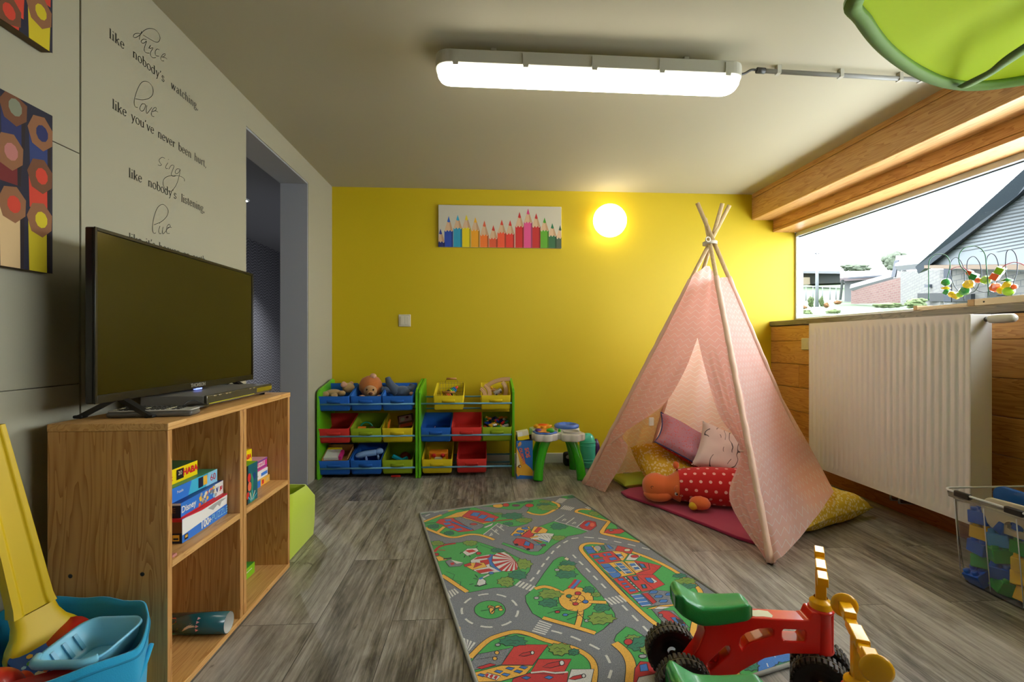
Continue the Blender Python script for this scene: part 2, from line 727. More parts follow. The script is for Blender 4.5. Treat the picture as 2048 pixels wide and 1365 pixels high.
gl.inputs['Roughness'].default_value = 0.01
fr = N.new('ShaderNodeLayerWeight')
fr.inputs['Blend'].default_value = 0.06
mx = N.new('ShaderNodeMixShader')
out = N.new('ShaderNodeOutputMaterial')
gm.node_tree.links.new(fr.outputs['Fresnel'], mx.inputs[0])
gm.node_tree.links.new(tr.outputs[0], mx.inputs[1])
gm.node_tree.links.new(gl.outputs[0], mx.inputs[2])
gm.node_tree.links.new(mx.outputs[0], out.inputs[0])
MB().box(2.526, 2.530, -0.36, YB - 0.016, FZ0 + 0.026, FZ1 - 0.034).build('window_pane', gm, win)
# wall pieces closing the right side behind the camera
struct(MB().box(2.50, 2.6, YF, -0.4, 1.104, 1.82).build('wall_right_near', M_WALL))
struct(MB().box(2.49, 2.6, YF, YB, -0.1, 1.062).build('wall_outside', M_WALL))
struct(MB().box(2.318, 2.6, YF, YB + .1, 1.981, 2.22).build('ceiling_edge', M_WALL))

# ================================================================ WOODEN SHELF UNIT BY THE LEFT WALL
M_CAB = pine('cabinet_pine_upright', 2, '#d8a663', '#a76f34', knots=0.5, rough=0.5, off=2.0)
M_CABY = pine('cabinet_pine_level', 1, '#e2b472', '#bb8544', knots=0.5, rough=0.5, off=4.0)
CX0, CX1, CY0, CY1, CZ = -1.09, -0.800, 1.268, 2.037, 0.727
t = thing('shelf_unit', 'open pine shelf unit with four compartments under the television', 'shelf unit', ((CX0 + CX1) / 2, (CY0 + CY1) / 2, 0))


def inworld(b, parent):
    b.T = Matrix.Translation(-Vector(parent.location))
    return b


inworld(MB(), t).bbox(CX0, CX1 + 0.002, CY0 - 0.002, CY1 + 0.002, CZ - 0.019, CZ, 0.002).build('top', M_CABY, t)
inworld(MB(), t).bbox(CX0, CX1, CY0, CY1, 0.004, 0.022, 0.0015).build('bottom', M_CABY, t)
b = inworld(MB(), t).bbox(CX0, CX1, CY0, CY0 + 0.018, 0.022, CZ - 0.019, 0.0015)
p = b.build('side_panel', M_CAB, t)
for x in (-1.035, -0.862):
    inworld(MB(), t).lathe([(0, -0.0012), (0.004, -0.0012), (0.0055, 0)], (x, CY0, 0.345), (0, 1, 0), 12).build('screw', mat('screw_zinc', '#4b4a48', 0.4, 0.8), p)
inworld(MB(), t).bbox(CX0, CX1, CY1 - 0.018, CY1, 0.022, CZ - 0.019, 0.0015).build('side_panel', M_CAB, t)
inworld(MB(), t).bbox(CX0, CX1, 1.632, 1.652, 0.022, CZ - 0.019, 0.0015).build('divider', M_CAB, t)
inworld(MB(), t).bbox(CX0, CX1, 1.655, 1.675, 0.022, CZ - 0.019, 0.0015).build('divider', M_CAB, t)
inworld(MB(), t).bbox(CX0, CX1, CY0 + 0.018, 1.632, 0.352, 0.370, 0.0015).build('shelf', M_CABY, t)
inworld(MB(), t).bbox(CX0, CX1, 1.675, CY1 - 0.018, 0.352, 0.370, 0.0015).build('shelf', M_CABY, t)
inworld(MB(), t).box(CX0 + 0.0005, CX0 + 0.006, CY0 + 0.018, 1.632, 0.37, CZ - 0.02).box(CX0 + 0.0005, CX0 + 0.006, CY0 + 0.018, 1.632, 0.022, 0.352).box(CX0 + 0.0005, CX0 + 0.006, 1.675, CY1 - 0.018, 0.37, CZ - 0.02).box(CX0 + 0.0005, CX0 + 0.006, 1.675, CY1 - 0.018, 0.022, 0.352).build('back_panel', M_CAB, t)

# ---------------------------------------------------------------- television and devices
M_BLK = mat('gloss_black_plastic', '#0b0a09', 0.3)
M_BLKM = mat('matt_black_plastic', '#141312', 0.5)
TX = -0.985
t = thing('television', 'black flat screen television standing on the pine shelf unit', 'television', (TX, 1.69, CZ))
b = inworld(MB(), t)
b.bbox(TX - 0.022, TX, 1.275, 2.112, 0.775, 1.226, 0.004).bbox(TX - 0.055, TX - 0.02, 1.36, 2.03, 0.80, 1.08, 0.012)
b.build('housing', M_BLK, t)
inworld(MB(), t).box(TX, TX + 0.0012, 1.284, 2.103, 0.797, 1.216).build('screen', mat('dark_screen', '#0b0a06', 0.13, coat=0.2), t)
b = inworld(MB(), t)
for y0, y1, z0, z1 in ((1.275, 1.283, 0.775, 1.226), (2.104, 2.112, 0.775, 1.226), (1.283, 2.104, 1.217, 1.226), (1.283, 2.104, 0.775, 0.796)):
    b.bbox(TX, TX + 0.004, y0, y1, z0, z1, 0.001)
b.build('bezel', mat('bezel_black', '#100e0b', 0.32), t)
text_mb('THOMSON', 0.017, inworld(MB(), t), Matrix.Translation(-Vector(t.location)) @ Matrix.Identity(4) if False else frame((TX + 0.0045, 1.715, 0.787), (0, 1, 0), (0, 0, 1)), bold=0.0004).build('logo', mat('logo_silver', '#b9b9b6', 0.3, 0.6), t)
inworld(MB(), t).bbox(TX - 0.004, TX + 0.006, 1.700, 1.735, 0.7705, 0.776, 0.001).build('status_light', mat('blue_led', '#6d7bd0', emit='#7f94ff', es=1.0), t)
for yy in (1.385, 1.985):
    for sx, x1 in ((-1, -1.088), (1, -0.905)):
        b = inworld(MB(), t)
        b.bar((-1.004, yy, 0.782), (x1, yy - 0.02, CZ + 0.004), 0.020, 0.012).bbox(x1 - 0.012, x1 + 0.012, yy - 0.032, yy - 0.008, CZ + 0.0005, CZ + 0.009, 0.003)
        b.build('foot', M_BLKM, t)

t = thing('disc_player', 'slim silver grey disc player lying in front of the television', 'disc player', (-0.95, 1.765, CZ))
b = inworld(MB(), t).bbox(-1.05, -0.862, 1.535, 1.990, CZ + 0.008, CZ + 0.040, 0.002)
b.build('case', mat('brushed_grey_metal', '#8f8d88', 0.4, 0.3), t)
b = inworld(MB(), t).bbox(-0.8625, -0.852, 1.535, 1.990, CZ + 0.012, CZ + 0.041, 0.003)
b.build('front_panel', mat('mirror_grey_panel', '#5c5a4e', 0.25, 0.6), t)
inworld(MB(), t).bbox(-0.853, -0.8505, 1.86, 1.985, CZ + 0.018, CZ + 0.034, 0.001).build('display_window', mat('amber_display', '#8a7a18', 0.2, coat=0.3), t)
inworld(MB(), t).box(-0.8535, -0.8508, 1.545, 1.84, CZ + 0.0145, CZ + 0.0165).build('trim_line', mat('lime_trim_line', '#c9c534', 0.2), t)
for y in (1.57, 1.60, 1.64, 1.66, 1.80, 1.83):
    inworld(MB(), t).bbox(-0.853, -0.8495, y, y + 0.014, CZ + 0.0355, CZ + 0.0385, 0.0008).build('button', mat('bright_steel', '#d8d4c4', 0.2, 0.8), t)
for x, y in ((-1.03, 1.56), (-0.88, 1.56), (-1.03, 1.965), (-0.88, 1.965)):
    inworld(MB(), t).lathe([(0, 0.0004), (0.010, 0.0004), (0.010, 0.0085)], (x, y, CZ), n=14).build('foot', M_BLKM, t)

t = thing('remote_control', 'large silver remote control with many keys, nearest the shelf edge', 'remote control', (-0.915, 1.395, CZ + 0.0006), math.radians(8))
MB().bbox(-0.105, 0.105, -0.030, 0.030, 0, 0.016, 0.007).build('casing', mat('remote_dark_side', '#5a5853', 0.35), t)
MB().bbox(-0.100, 0.104, -0.027, 0.027, 0.0155, 0.0195, 0.002).build('face_plate', mat('remote_silver', '#b9b7af', 0.4), t)
kb = MB()
for i in range(13):
    for j in range(4):
        kb.bbox(-0.09 + i * 0.0128, -0.082 + i * 0.0128, -0.022 + j * 0.0125, -0.0145 + j * 0.0125, 0.0193, 0.0218, 0.001, (i * j + i) % 5 == 0)
kp = kb.build('key', [mat('key_dark', '#3d3c38', 0.5), mat('key_cream', '#cfc9a6', 0.5)], t)
kp['kind'] = 'stuff'
t = thing('remote_control', 'black remote control lying behind the large silver one', 'remote control', (-0.955, 1.468, CZ + 0.0006), math.radians(4))
MB().bbox(-0.095, 0.095, -0.020, 0.020, 0, 0.017, 0.007).build('casing', M_BLK, t)
kb = MB()
for i in range(12):
    for j in range(3):
        kb.bbox(-0.085 + i * 0.0135, -0.077 + i * 0.0135, -0.014 + j * 0.010, -0.007 + j * 0.010, 0.0168, 0.019, 0.001)
kb.build('key', mat('key_dark', '#3d3c38', 0.5), t)['kind'] = 'stuff'
t = thing('remote_control', 'curved black handset at the corner of the disc player', 'remote control', (-0.868, 1.490, CZ + 0.0006), math.radians(62))
MB().ell((0, 0, 0.011), (0.048, 0.020, 0.0105), 20, 10).build('casing', M_BLK, t)
MB().tube(catmull([(0.03, 0.004, 0.020), (0.01, 0.006, 0.030), (-0.012, 0.004, 0.029), (-0.028, 0, 0.019)], 5), 0.0015, 6).build('loop', M_BLKM, t)

# ---------------------------------------------------------------- boxes in the shelf unit
MX = {}
for k, v in dict(yel='#f2d800', red='#d3222a', dred='#8c1d1f', blue='#2f77d6', dblue='#173a86', navy='#101c3a', cyan='#3fb4d6', sky='#8fcbe6',
                 white='#ecebe6', cream='#e4dcc0', orange='#ef7d1a', green='#3f9a35', lime='#82c41c', dgreen='#1d5c3a', teal='#12606c', teal2='#1f8f92',
                 pink='#e2358a', lpink='#eab6c6', black='#151313', gold='#f0b93c', brown='#7a4a2c', wood='#c8935a', gray='#6f747b', lgray='#a9aaa6',
                 tree='#3c8f68', olive='#8fae3c', grass='#3fae48', path='#f0b23a', road='#6d7079', line='#15161a', rblue='#2f73c8', rred='#d7302a', horse='#e8e6e2', salmon='#f0704a', purple='#6b4a97').items():
    MX[k] = mat('print_' + k, v, 0.42)


def carton(label, x1, y0, y1, z0, z1, depth, face, end, topc, art=None, rz=0.0, cat='puzzle box', name='puzzle_box', group=None, enda=None):
    """box lying in the unit, its printed long side towards +x"""
    cx, cy = x1 - depth / 2, (y0 + y1) / 2
    t = thing(name, label, cat, (cx, cy, z0), rz, group)
    w, h = (y1 - y0) / 2, z1 - z0
    d = depth / 2
    b = MB()
    b.add([(-d, -w, 0), (d, -w, 0), (d, w, 0), (-d, w, 0), (-d, -w, h), (d, -w, h), (d, w, h), (-d, w, h)],
          [(0, 3, 2, 1), (4, 5, 6, 7), (0, 1, 5, 4), (1, 2, 6, 5), (2, 3, 7, 6), (3, 0, 4, 7)])
    b.mi = [1, 2, 1, 0, 1, 0]
    b.build('carton', [MX[face], MX[end], MX[topc]], t, bevel=0.0012)
    if art:
        ink = Ink(frame((d, 0, h / 2), (0, 1, 0), (0, 0, 1)), 0.0003)
        art(ink, w, h / 2)
        if ink.mb.f:
            ink.build('printed_front', t, MX)
    if enda:
        ink = Ink(frame((0, -w, h / 2), (1, 0, 0), (0, 0, 1)), 0.0003)
        enda(ink, d, h / 2)
        ink.build('printed_end', t, MX)
    return t


def itext(ink, s, size, x, y, c, layer=3, bold=0.0, squash=1.0, rot=0.0):
    M = ink.M @ Matrix.Translation((x, y, layer * ink.step)) @ Matrix.Rotation(rot, 4, 'Z')
    text_mb(s, size, ink.mb, M, ink.mi(c), 0.0001, squash=squash, bold=bold)


def R(ink, x0, x1, y0, y1, c, layer=1):
    ink.poly([(x0, y0), (x1, y0), (x1, y1), (x0, y1)], c, layer)


def a100(k, w, h):
    R(k, -w, w, -h, -h * 0.1, 'blue')
    k.poly([(-w, -h * .35), (w * .98, h * .0), (w, h), (-w, h * .95)], 'white', 2)
    k.poly([(-w * .2, h * .78), (w, h * .86), (w, h), (-w, h)], 'red', 3)
    k.poly([(w * .05, h * .62), (w * .3, h * .2), (w * .5, h * .45), (w * .62, h * .15), (w * .7, h * .5), (w * .95, h * .6), (w * .7, h * .75), (w * .3, h * .72)], 'lgray', 3)
    itext(k, '100', 0.030, -w * .08, -h * .55, 'white', 4, 0.0009)
    k.poly([(w * .13, -h * .75), (w * .17, -h * .75), (w * .17, -h * .3), (w * .13, -h * .3)], 'white', 4)
    k.poly([(w * .08, -h * .58), (w * .22, -h * .58), (w * .22, -h * .48), (w * .08, -h * .48)], 'white', 4)
    itext(k, 'PUZZLE', 0.028, w * .62, -h * .52, 'sky', 4, 0, 0.95)
    R(k, -w * .92, -w * .78, -h * .85, -h * .4, 'black', 4)
    k.line([(-w * .9, -h * .62), (-w * .8, -h * .62)], 0.004, 'gold', 5)
    k.line([(-w * .9, -h * .5), (-w * .8, -h * .5)], 0.002, 'gold', 5)


def e100(k, d, h):
    R(k, -d, d, -h, -h * .15, 'navy')
    R(k, -d, d, -h * .15, h * .75, 'brown', 1)
    R(k, -d, d, h * .75, h, 'red', 1)
    R(k, d * .78, d * .94, -h * .8, -h * .3, 'gold', 2)
    R(k, d * .80, d * .92, -h * .7, -h * .55, 'navy', 3)


carton('wide puzzle box reading 100 PUZZLE, lowest of the left stack', -0.840, 1.392, 1.652 - 0.024, 0.3706, 0.4385, 0.23, 'blue', 'navy', 'red', a100, enda=e100)


def adis(k, w, h):
    R(k, w * .55, w, -h, h, 'white')
    itext(k, 'Disney', 0.026, -w * .68, 0, 'white', 3, 0.0005)
    random.seed(3)
    for i in range(26):
        x = random.uniform(-w * .25, w * .6)
        y = random.uniform(-h * .7, h * .7)
        k.poly([(x + 0.007 * math.cos(a), y + 0.006 * math.sin(a)) for a in (0, 1, 2, 3, 4, 5)], random.choice(['lgray', 'sky', 'gray', 'salmon', 'cream', 'gold']), 2 + i * 0.02)
    itext(k, 'V', 0.02, w * .66, 0, 'dblue', 4, 0.001)
    itext(k, 'JU', 0.014, w * .87, 0, 'red', 4, 0.001)
    k.line([(-w, -h * .95), (w * .5, -h * .95)], 0.003, 'red', 3)


carton('blue puzzle box with grey picture strip, second from the bottom of the left stack', -0.850, 1.396, 1.626, 0.4392, 0.4805, 0.21, 'blue', 'navy', 'dblue', adis, rz=math.radians(1.5),
       enda=lambda k, d, h: (itext(k, 'DE', 0.02, d * .75, 0, 'brown', 2), R(k, -d, d, h * .7, h, 'white', 1)))


def a60(k, w, h):
    k.poly([(-w, -h), (-w * .35, -h), (-w * .2, h), (-w, h)], 'blue', 2)
    k.poly([(w * .45, -h), (w, -h), (w, h), (w * .55, h)], 'sky', 2)
    itext(k, 'RAVENSBURGER'[:0] + 'Puzzle', 0.011, -w * .68, h * .2, 'white', 3)
    R(k, w * .1, w * .3, -h * .7, h * .8, 'navy', 3)
    R(k, w * .32, w * .5, -h * .6, h * .8, 'gold', 3)
    itext(k, '60', 0.030, w * .78, 0, 'red', 4)


carton('light blue puzzle box marked 60, third from the bottom of the left stack', -0.868, 1.400, 1.618, 0.4812, 0.5215, 0.20, 'cyan', 'navy', 'tree', a60, rz=math.radians(-1.5))


def ahaba(k, w, h):
    itext(k, 'HABA', 0.026, w * .66, h * .05, 'red', 3, 0.0012)
    R(k, w * .05, w * .36, -h * .6, h * .75, 'black', 3)
    itext(k, '20', 0.017, w * .2, h * .2, 'cream', 4)
    itext(k, 'Dort', 0.024, -w * .35, -h * .1, 'red', 3, 0.0008)


carton('yellow game box with red lettering on top of the left stack', -0.892, 1.345, 1.553, 0.5222, 0.5660, 0.19, 'yel', 'yel', 'dgreen', ahaba, rz=math.radians(-2), cat='game box', name='game_box')


def astand(k, w, h):
    R(k, -w, -w * .5, -h, h, 'black', 1)
    k.poly([(-w * .3, -h), (0, -h * .2), (-w * .1, h * .6), (w * .3, h * .2), (w * .2, -h * .4), (w * .6, -h)], 'tree', 2)
    for x, y, r, c in ((-w * .35, h * .35, .012, 'rred'), (-w * .3, -h * .12, .013, 'salmon'), (w * .45, h * .3, .010, 'dblue'), (-w * .55, -h * .55, .010, 'rred')):
        k.poly([(x + r * math.cos(a / 9 * 6.28), y + r * 1.3 * math.sin(a / 9 * 6.28)) for a in range(9)], c, 3)
    for a in range(5):
        k.line([(w * .0, -h * .95), (w * .1 + w * .8 * math.cos(.5 + a * .5), -h * .95 + h * .55 * math.sin(.5 + a * .5))], 0.004, 'cream' if a % 2 else 'cyan', 4)


carton('upright teal box with red fruit pattern in the right compartment', -0.815, 1.692, 1.787, 0.3708, 0.505, 0.12, 'teal', 'teal', 'lime', astand, cat='box', name='toy_box')
carton('yellow and blue puzzle box, lowest of the right compartment stack', -0.868, 1.792, 2.008, 0.3708, 0.3975, 0.19, 'gold', 'blue', 'gold',
       lambda k, w, h: (R(k, -w, w * .25, -h, h, 'blue'), itext(k, '100', 0.018, w * .75, 0, 'cream', 3), R(k, w * .35, w * .5, -h * .6, h * .6, 'red', 2)))
carton('white puzzle box between the pink and the yellow one', -0.872, 1.782, 2.000, 0.3982, 0.4300, 0.19, 'white', 'white', 'white',
       lambda k, w, h: (R(k, w * .45, w * .95, -h * .5, h * .3, 'blue'), itext(k, '12x', 0.012, w * .15, 0, 'gray', 2)))
carton('pink and purple puzzle box, upper one below the small yellow box', -0.875, 1.780, 2.000, 0.4307, 0.4705, 0.19, 'pink', 'purple', 'lpink',
       lambda k, w, h: (itext(k, 'PUZZLE', 0.022, w * .45, h * .1, 'white', 2, 0.0008), k.line([(-w, -h * .6), (w, -h * .6)], 0.004, 'purple', 2), k.line([(-w, h * .8), (w, h * .8)], 0.006, 'purple', 2)))
carton('small yellow game box on the pink puzzle box', -0.895, 1.720, 1.915, 0.4712, 0.5220, 0.15, 'yel', 'yel', 'yel',
       lambda k, w, h: itext(k, 'HABA', 0.024, w * .6, 0, 'red', 2, 0.0012), cat='game box', name='game_box')
carton('bright green game box lying on the bottom board of the right compartment', -0.905, 1.715, 1.960, 0.0228, 0.0650, 0.16, 'lime', 'lime', 'green',
       lambda k, w, h: (R(k, w * .0, w * .2, -h * .5, h * .4, 'purple', 2), k.line([(w * .4, h * .3), (w * .8, h * .3)], 0.003, 'white', 2)), cat='game box', name='game_box')
carton('small green box with a white sheep shape on the green game box', -0.915, 1.740, 1.888, 0.0656, 0.1270, 0.12, 'lime', 'lime', 'lime',
       lambda k, w, h: k.poly([(w * .5 + .02 * math.cos(a * .6) * (1 + .15 * (a % 2)), .019 * math.sin(a * .6) * (1 + .15 * (a % 2))) for a in range(10)], 'white', 2), cat='game box', name='game_box')

# rolled poster
t = thing('rolled_poster', 'rolled teal poster with leaf prints lying in the lower left compartment', 'poster', (-0.885, 1.555, 0.0545))
n = 28
P = []
for x in (-0.088, 0.088):
    P.append([(x, 0.031 * math.cos(-k / n * 6.6), 0.031 * math.sin(-k / n * 6.6)) for k in range(n + 1)])
MB().grid(P).build('sheet', [mat('poster_teal', '#0f5660', 0.25, coat=0.4)], t, solid=0.001)
b = MB()
P = [[(x, 0.0298 * math.cos(k / n * 2 * PI), 0.0298 * math.sin(k / n * 2 * PI)) for k in range(n + 1)] for x in (-0.087, 0.0885)]
b.grid(P).build('inner_sheet', MX['white'], t)
b = MB()


def wrap(pts, c, r=0.0319):
    b.add([(x, -r * math.sin(a), r * math.cos(a)) for x, a in pts], [tuple(range(len(pts)))], c)


for i in range(6):                         # yellow leaf
    a0 = 1.75
    wrap([(-0.035, a0), (-0.035 + 0.004 + .003 * i, a0 - .25 - .06 * i), (-0.022 + 0.006 * i, 0.75 + .12 * i), (-0.030 + 0.003 * i, a0 - .3)], 0)
for i in range(4):
    wrap([(0.004, 0.5 + .35 * i), (0.014, 0.62 + .35 * i), (0.005, 0.78 + .35 * i)], 1)
wrap([(-0.085, 0.5), (-0.062, 0.5), (-0.056, 0.9), (-0.07, 1.2), (-0.085, 1.2)], 2)
wrap([(-0.085, 1.25), (-0.055, 1.0), (-0.048, 1.5), (-0.06, 2.0), (-0.085, 2.0)], 3)
b.build('printed_leaves', [MX['cream'], MX['lpink'], MX['salmon'], MX['lime']], t)
t = tag(MB().bbox(-0.835, -0.806, 1.296, 1.316, 0.3705, 0.378, 0.002).build('wooden_chip', mat('pink_chip', '#c07f7a', 0.5)), 'small pink wooden piece at the front of the left shelf', 'toy piece')
b = MB().bar((-0.86, 1.302, 0.0232), (-0.86, 1.292, 0.150), 0.1, 0.004, up=(1, 0, 0))
tag(b.build('thin_book', mat('yellow_book_cover', '#e3d02f', 0.4)), 'thin yellow booklet leaning inside the lower left compartment', 'book')

# lime fabric bag behind the unit
t = thing('fabric_bag', 'lime green felt storage bag on the floor behind the shelf unit', 'bag', (-0.96, 2.245, 0))
rings = []
for z, sx, sy, bul in ((0.003, 1.0, 1.0, 0), (0.06, 1.03, 1.03, .004), (0.15, 1.05, 1.02, .006), (0.19, 1.06, 0.99, .0), (0.262, 0.88, 0.70, -.004)):
    pts = rrect(-0.135 * sx, 0.135 * sx, -0.165 * sy, 0.165 * sy, 0.03, 4)
    rings.append([(x + (0.012 if z > .2 and x > 0 and y < 0 else 0), y, z + (0.010 * math.sin(x * 30 + y * 20) if z > 0.2 else 0)) for x, y in pts] + [])
for r in rings:
    r.append(r[0])
inner = [[(x * .96, y * .96, z - 0.001) for x, y, z in r] for r in rings[::-1]]
MB().grid(rings + inner[:-1] + [[(x * .9, y * .9, 0.006) for x, y, z in inner[-1]]], flip=True).build('shell', mat('lime_felt', '#b9cf3a', 0.9, bump=0.3, bscale=400, sheen=0.3), t, weld=True)
MB().prism([(x * .93, y * .93) for x, y in rrect(-0.135, 0.135, -0.165, 0.165, 0.03, 4)], 0.004, 0.010).build('base', mat('lime_felt', '#a9c431', 0.9), t)

# ================================================================ BLUE BASKET OF TOYS, BOTTOM LEFT
M_BASK = mat('turquoise_canvas', '#1ea2d0', 0.85, bump=0.4, bscale=500, sheen=0.2)
rim = [(-1.128, 1.225), (-1.075, 1.250), (-1.00, 1.252), (-0.92, 1.240), (-0.830, 1.218), (-0.788, 1.179), (-0.761, 1.141), (-0.732, 1.090), (-0.714, 1.044), (-0.722, 1.018), (-0.760, 0.976), (-0.801, 0.948), (-0.86, 0.915), (-0.95, 0.90), (-1.06, 0.91), (-1.125, 0.96), (-1.135, 1.10)]
bc = (-0.93, 1.08)
t = thing('toy_basket', 'turquoise fabric basket full of toys on the floor in the bottom left corner', 'basket', (bc[0], bc[1], 0))
rp = [(p.x - bc[0], p.y - bc[1]) for p in catmull([(x, y, 0) for x, y in rim], 5, True)]
rings = []
for z, k in ((0.002, 0.86), (0.02, 0.90), (0.1, 0.96), (0.2, 0.985), (0.285, 1.0), (0.302, 1.0)):
    rings.append([(x * k, y * k, z + (0.003 * math.sin(9 * math.atan2(y, x)) if z > .25 else 0)) for x, y in rp])
rin = [[(x * .975, y * .975, z) for x, y, z in r] for r in rings[::-1]]
allr = rings + rin[:-1]
for r in allr:
    r.append(r[0])
MB().grid(allr, flip=True).build('fabric_shell', M_BASK, t, weld=True)
MB().prism([(x * .84, y * .84) for x, y in rp], 0.003, 0.012).build('base', M_BASK, t)
MB().tube([(x * 1.003, y * 1.003, 0.286 + 0.003 * math.sin(9 * math.atan2(y, x))) for x, y in rp], 0.0022, 6, closed=True).build('hem', mat('turquoise_seam', '#1783ab', 0.8), t)
MB().tube(catmull([(0.165, -0.125, 0.265), (0.185, -0.10, 0.235), (0.205, -0.06, 0.215), (0.208, -0.02, 0.235), (0.195, 0.03, 0.262)], 5), [0.005] * 21, 8).build('handle', M_BASK, t)

# toy vacuum with a tall yellow handle
M_YP = mat('yellow_toy_plastic', '#dcb80c', 0.5)
M_RP = mat('red_toy_plastic', '#c9281f', 0.35, coat=0.2)
t = thing('push_toy', 'yellow handled push toy with printed blue base standing in the turquoise basket', 'push toy', (-1.00, 1.03, 0.16))
T0 = Vector((-1.00, 1.03, 0.16))


def loc(pts):
    return [Vector(p) - T0 for p in pts]


# handle: tapered channel rising to the left
A = Vector((-1.035, 1.165, 0.320)) - T0
B = Vector((-1.088, 1.118, 0.745)) - T0
ax = (B - A).normalized()
sx = Vector((0.38, 0.92, 0.0)).normalized()
sx = (sx - ax * sx.dot(ax)).normalized()
sy = ax.cross(sx)
P = []
for f, w, d in ((0, 0.040, 0.018), (0.05, 0.037, 0.017), (0.5, 0.033, 0.015), (1, 0.027, 0.014)):
    c = A + (B - A) * f
    P.append([c + sx * w * a + sy * d * q for a, q in ((-1, -1), (-.62, -1), (-.52, -.75), (.52, -.75), (.62, -1), (1, -1), (1, 1), (-1, 1), (-1, -1))])
MB().grid(P, 0, False, flip=False).build('handle', M_YP, t, bevel=0.003)
P = []
for f, w, d in ((0.0, 0.040, 0.019), (0.25, 0.042, 0.020), (0.5, 0.050, 0.021), (0.72, 0.064, 0.022), (0.9, 0.072, 0.022), (1.0, 0.074, 0.020)):
    c = A - ax * 0.080 * f + Vector((0.020, -0.008, 0)) * f
    P.append([c + sx * w * math.copysign(abs(math.cos(a)) ** .5, math.cos(a)) + sy * d * math.copysign(abs(math.sin(a)) ** .7, math.sin(a)) for a in [k / 20 * 2 * PI for k in range(21)]])
MB().grid(P, 0, True).build('hood', M_YP, t, weld=True)
E0 = A - ax * 0.068 + Vector((0.034, -0.014, 0))
M3 = frame(E0, -sx, Vector((0.80, -0.30, -0.42)))
b = MB()
b.prism(rrect(-0.072, 0.072, -0.01, 0.080, 0.012), -0.02, 0.0, M=M3)
b.build('deck', mat('blue_toy_plastic', '#1f57ad', 0.35, coat=0.2), t)
ink = Ink(M3, 0.0004)
random.seed(11)
for i in range(60):
    x, y = random.uniform(-.062, .062), random.uniform(0.005, .072)
    r = random.uniform(.004, .009)
    ink.poly([(x + r * math.cos(a), y + r * math.sin(a)) for a in (0, .9, 2, 3.1, 4.3, 5.4)], random.choice(['cream', 'red', 'gold', 'sky', 'white', 'green', 'dblue', 'salmon']), 1 + i * 0.02)
ink.build('printed_pattern', t, MX)
for sgn in (-1, 1):
    c = M3 @ Vector((sgn * 0.070, 0.060, -0.02))
    MB().lathe([(0, -.014), (.028, -.012), (.032, -.008), (.032, .008), (.028, .012), (0, .014)], c, sx, 24).build('wheel', M_RP, t)

M_LB = mat('pale_blue_plastic', '#7cc6e4', 0.35, coat=0.1)
rot = (math.radians(8), math.radians(-4), math.radians(-8))
t = thing('toy_tub', 'pale blue plastic tub lying on top of the toys in the basket', 'toy tub', (-0.836, 1.098, 0.240), rot=rot)
P = []
for z, k in ((0.048, 1.0), (0.052, 0.99), (0.050, 0.95), (0.03, 0.88), (0.004, 0.70), (0.0, 0.62)):
    l = rrect(-0.080 * k, 0.068 * k, -0.066 * k, 0.066 * k, 0.034 * k, 6)
    P.append([(x, y, z) for x, y in l] + [(l[0][0], l[0][1], z)])
b = MB().grid(P, flip=False)
b.add([p for p in P[-1][:-1]], [tuple(range(len(P[-1]) - 1))])
b.build('shell', M_LB, t, weld=True, solid=0.004)
MB().tube(catmull([(-0.082, -0.045, 0.047), (-0.06, -0.070, 0.051), (0.0, -0.074, 0.053), (0.045, -0.072, 0.053), (0.062, -0.055, 0.05)], 5), 0.009, 10).build('lip', M_LB, t)
b = MB()
for y in (-0.03, -0.005, 0.02):
    b.bar((-0.070, y, 0.044), (-0.054, y, 0.010), 0.008, 0.004)
b.build('rib', mat('pale_blue_plastic_rib', '#5fa6c4', 0.3), t)
t = thing('toy_ball', 'red ball at the front left of the turquoise basket', 'ball', (-0.985, 1.020, 0.222))
MB().ell((0, 0, 0), (0.052, 0.052, 0.050), 28, 16).build('ball', M_RP, t)
t = thing('toy_bowl', 'red plastic bowl under the pale blue tub', 'toy bowl', (-0.872, 0.985, 0.195), rot=(math.radians(10), math.radians(-6), .3))
P = []
for z, k in ((0.055, 1.0), (0.058, .97), (0.03, 0.84), (0.003, 0.70), (0.0, 0.6)):
    l = rrect(-0.075 * k, 0.075 * k, -0.055 * k, 0.055 * k, 0.03 * k, 5)
    P.append([(x, y, z) for x, y in l] + [(l[0][0], l[0][1], z)])
b = MB().grid(P)
b.add([p for p in P[-1][:-1]], [tuple(range(len(P[-1]) - 1))])
b.build('shell', M_RP, t, weld=True, solid=0.004)
t = thing('toy_cup', 'red toy cup behind the pale blue tub, beside the push toy', 'toy cup', (-0.975, 1.205, 0.205), rot=(0.5, 0.2, 0))
MB().lathe([(0.0, 0), (0.038, 0), (0.042, 0.05), (0.038, 0.062), (0, 0.066)], n=24).build('cup', M_RP, t)
t = thing('toy_block', 'dark blue toy box filling the bottom of the basket', 'toy box', (-0.93, 1.06, 0.0125), 0.3)
MB().bbox(-0.13, 0.13, -0.10, 0.10, 0, 0.125, 0.01).build('box', MX['dblue'], t)

# ================================================================ TOY SHELVES WITH FABRIC BINS
M_LIME = mat('lime_painted_board', '#5bb012', 0.4, coat=0.1)
M_ROD = mat('blue_grey_rod', '#6ea9c8', 0.4)
BINC = {'blue': mat('blue_nonwoven', '#1560bd', 0.85, bump=0.4, bscale=600), 'red': mat('red_nonwoven', '#d12e26', 0.85, bump=0.4, bscale=600),
        'lime': mat('lime_nonwoven', '#94ad12', 0.85, bump=0.4, bscale=600), 'yellow': mat('yellow_nonwoven', '#d9c10c', 0.85, bump=0.4, bscale=600)}
SY = 3.335


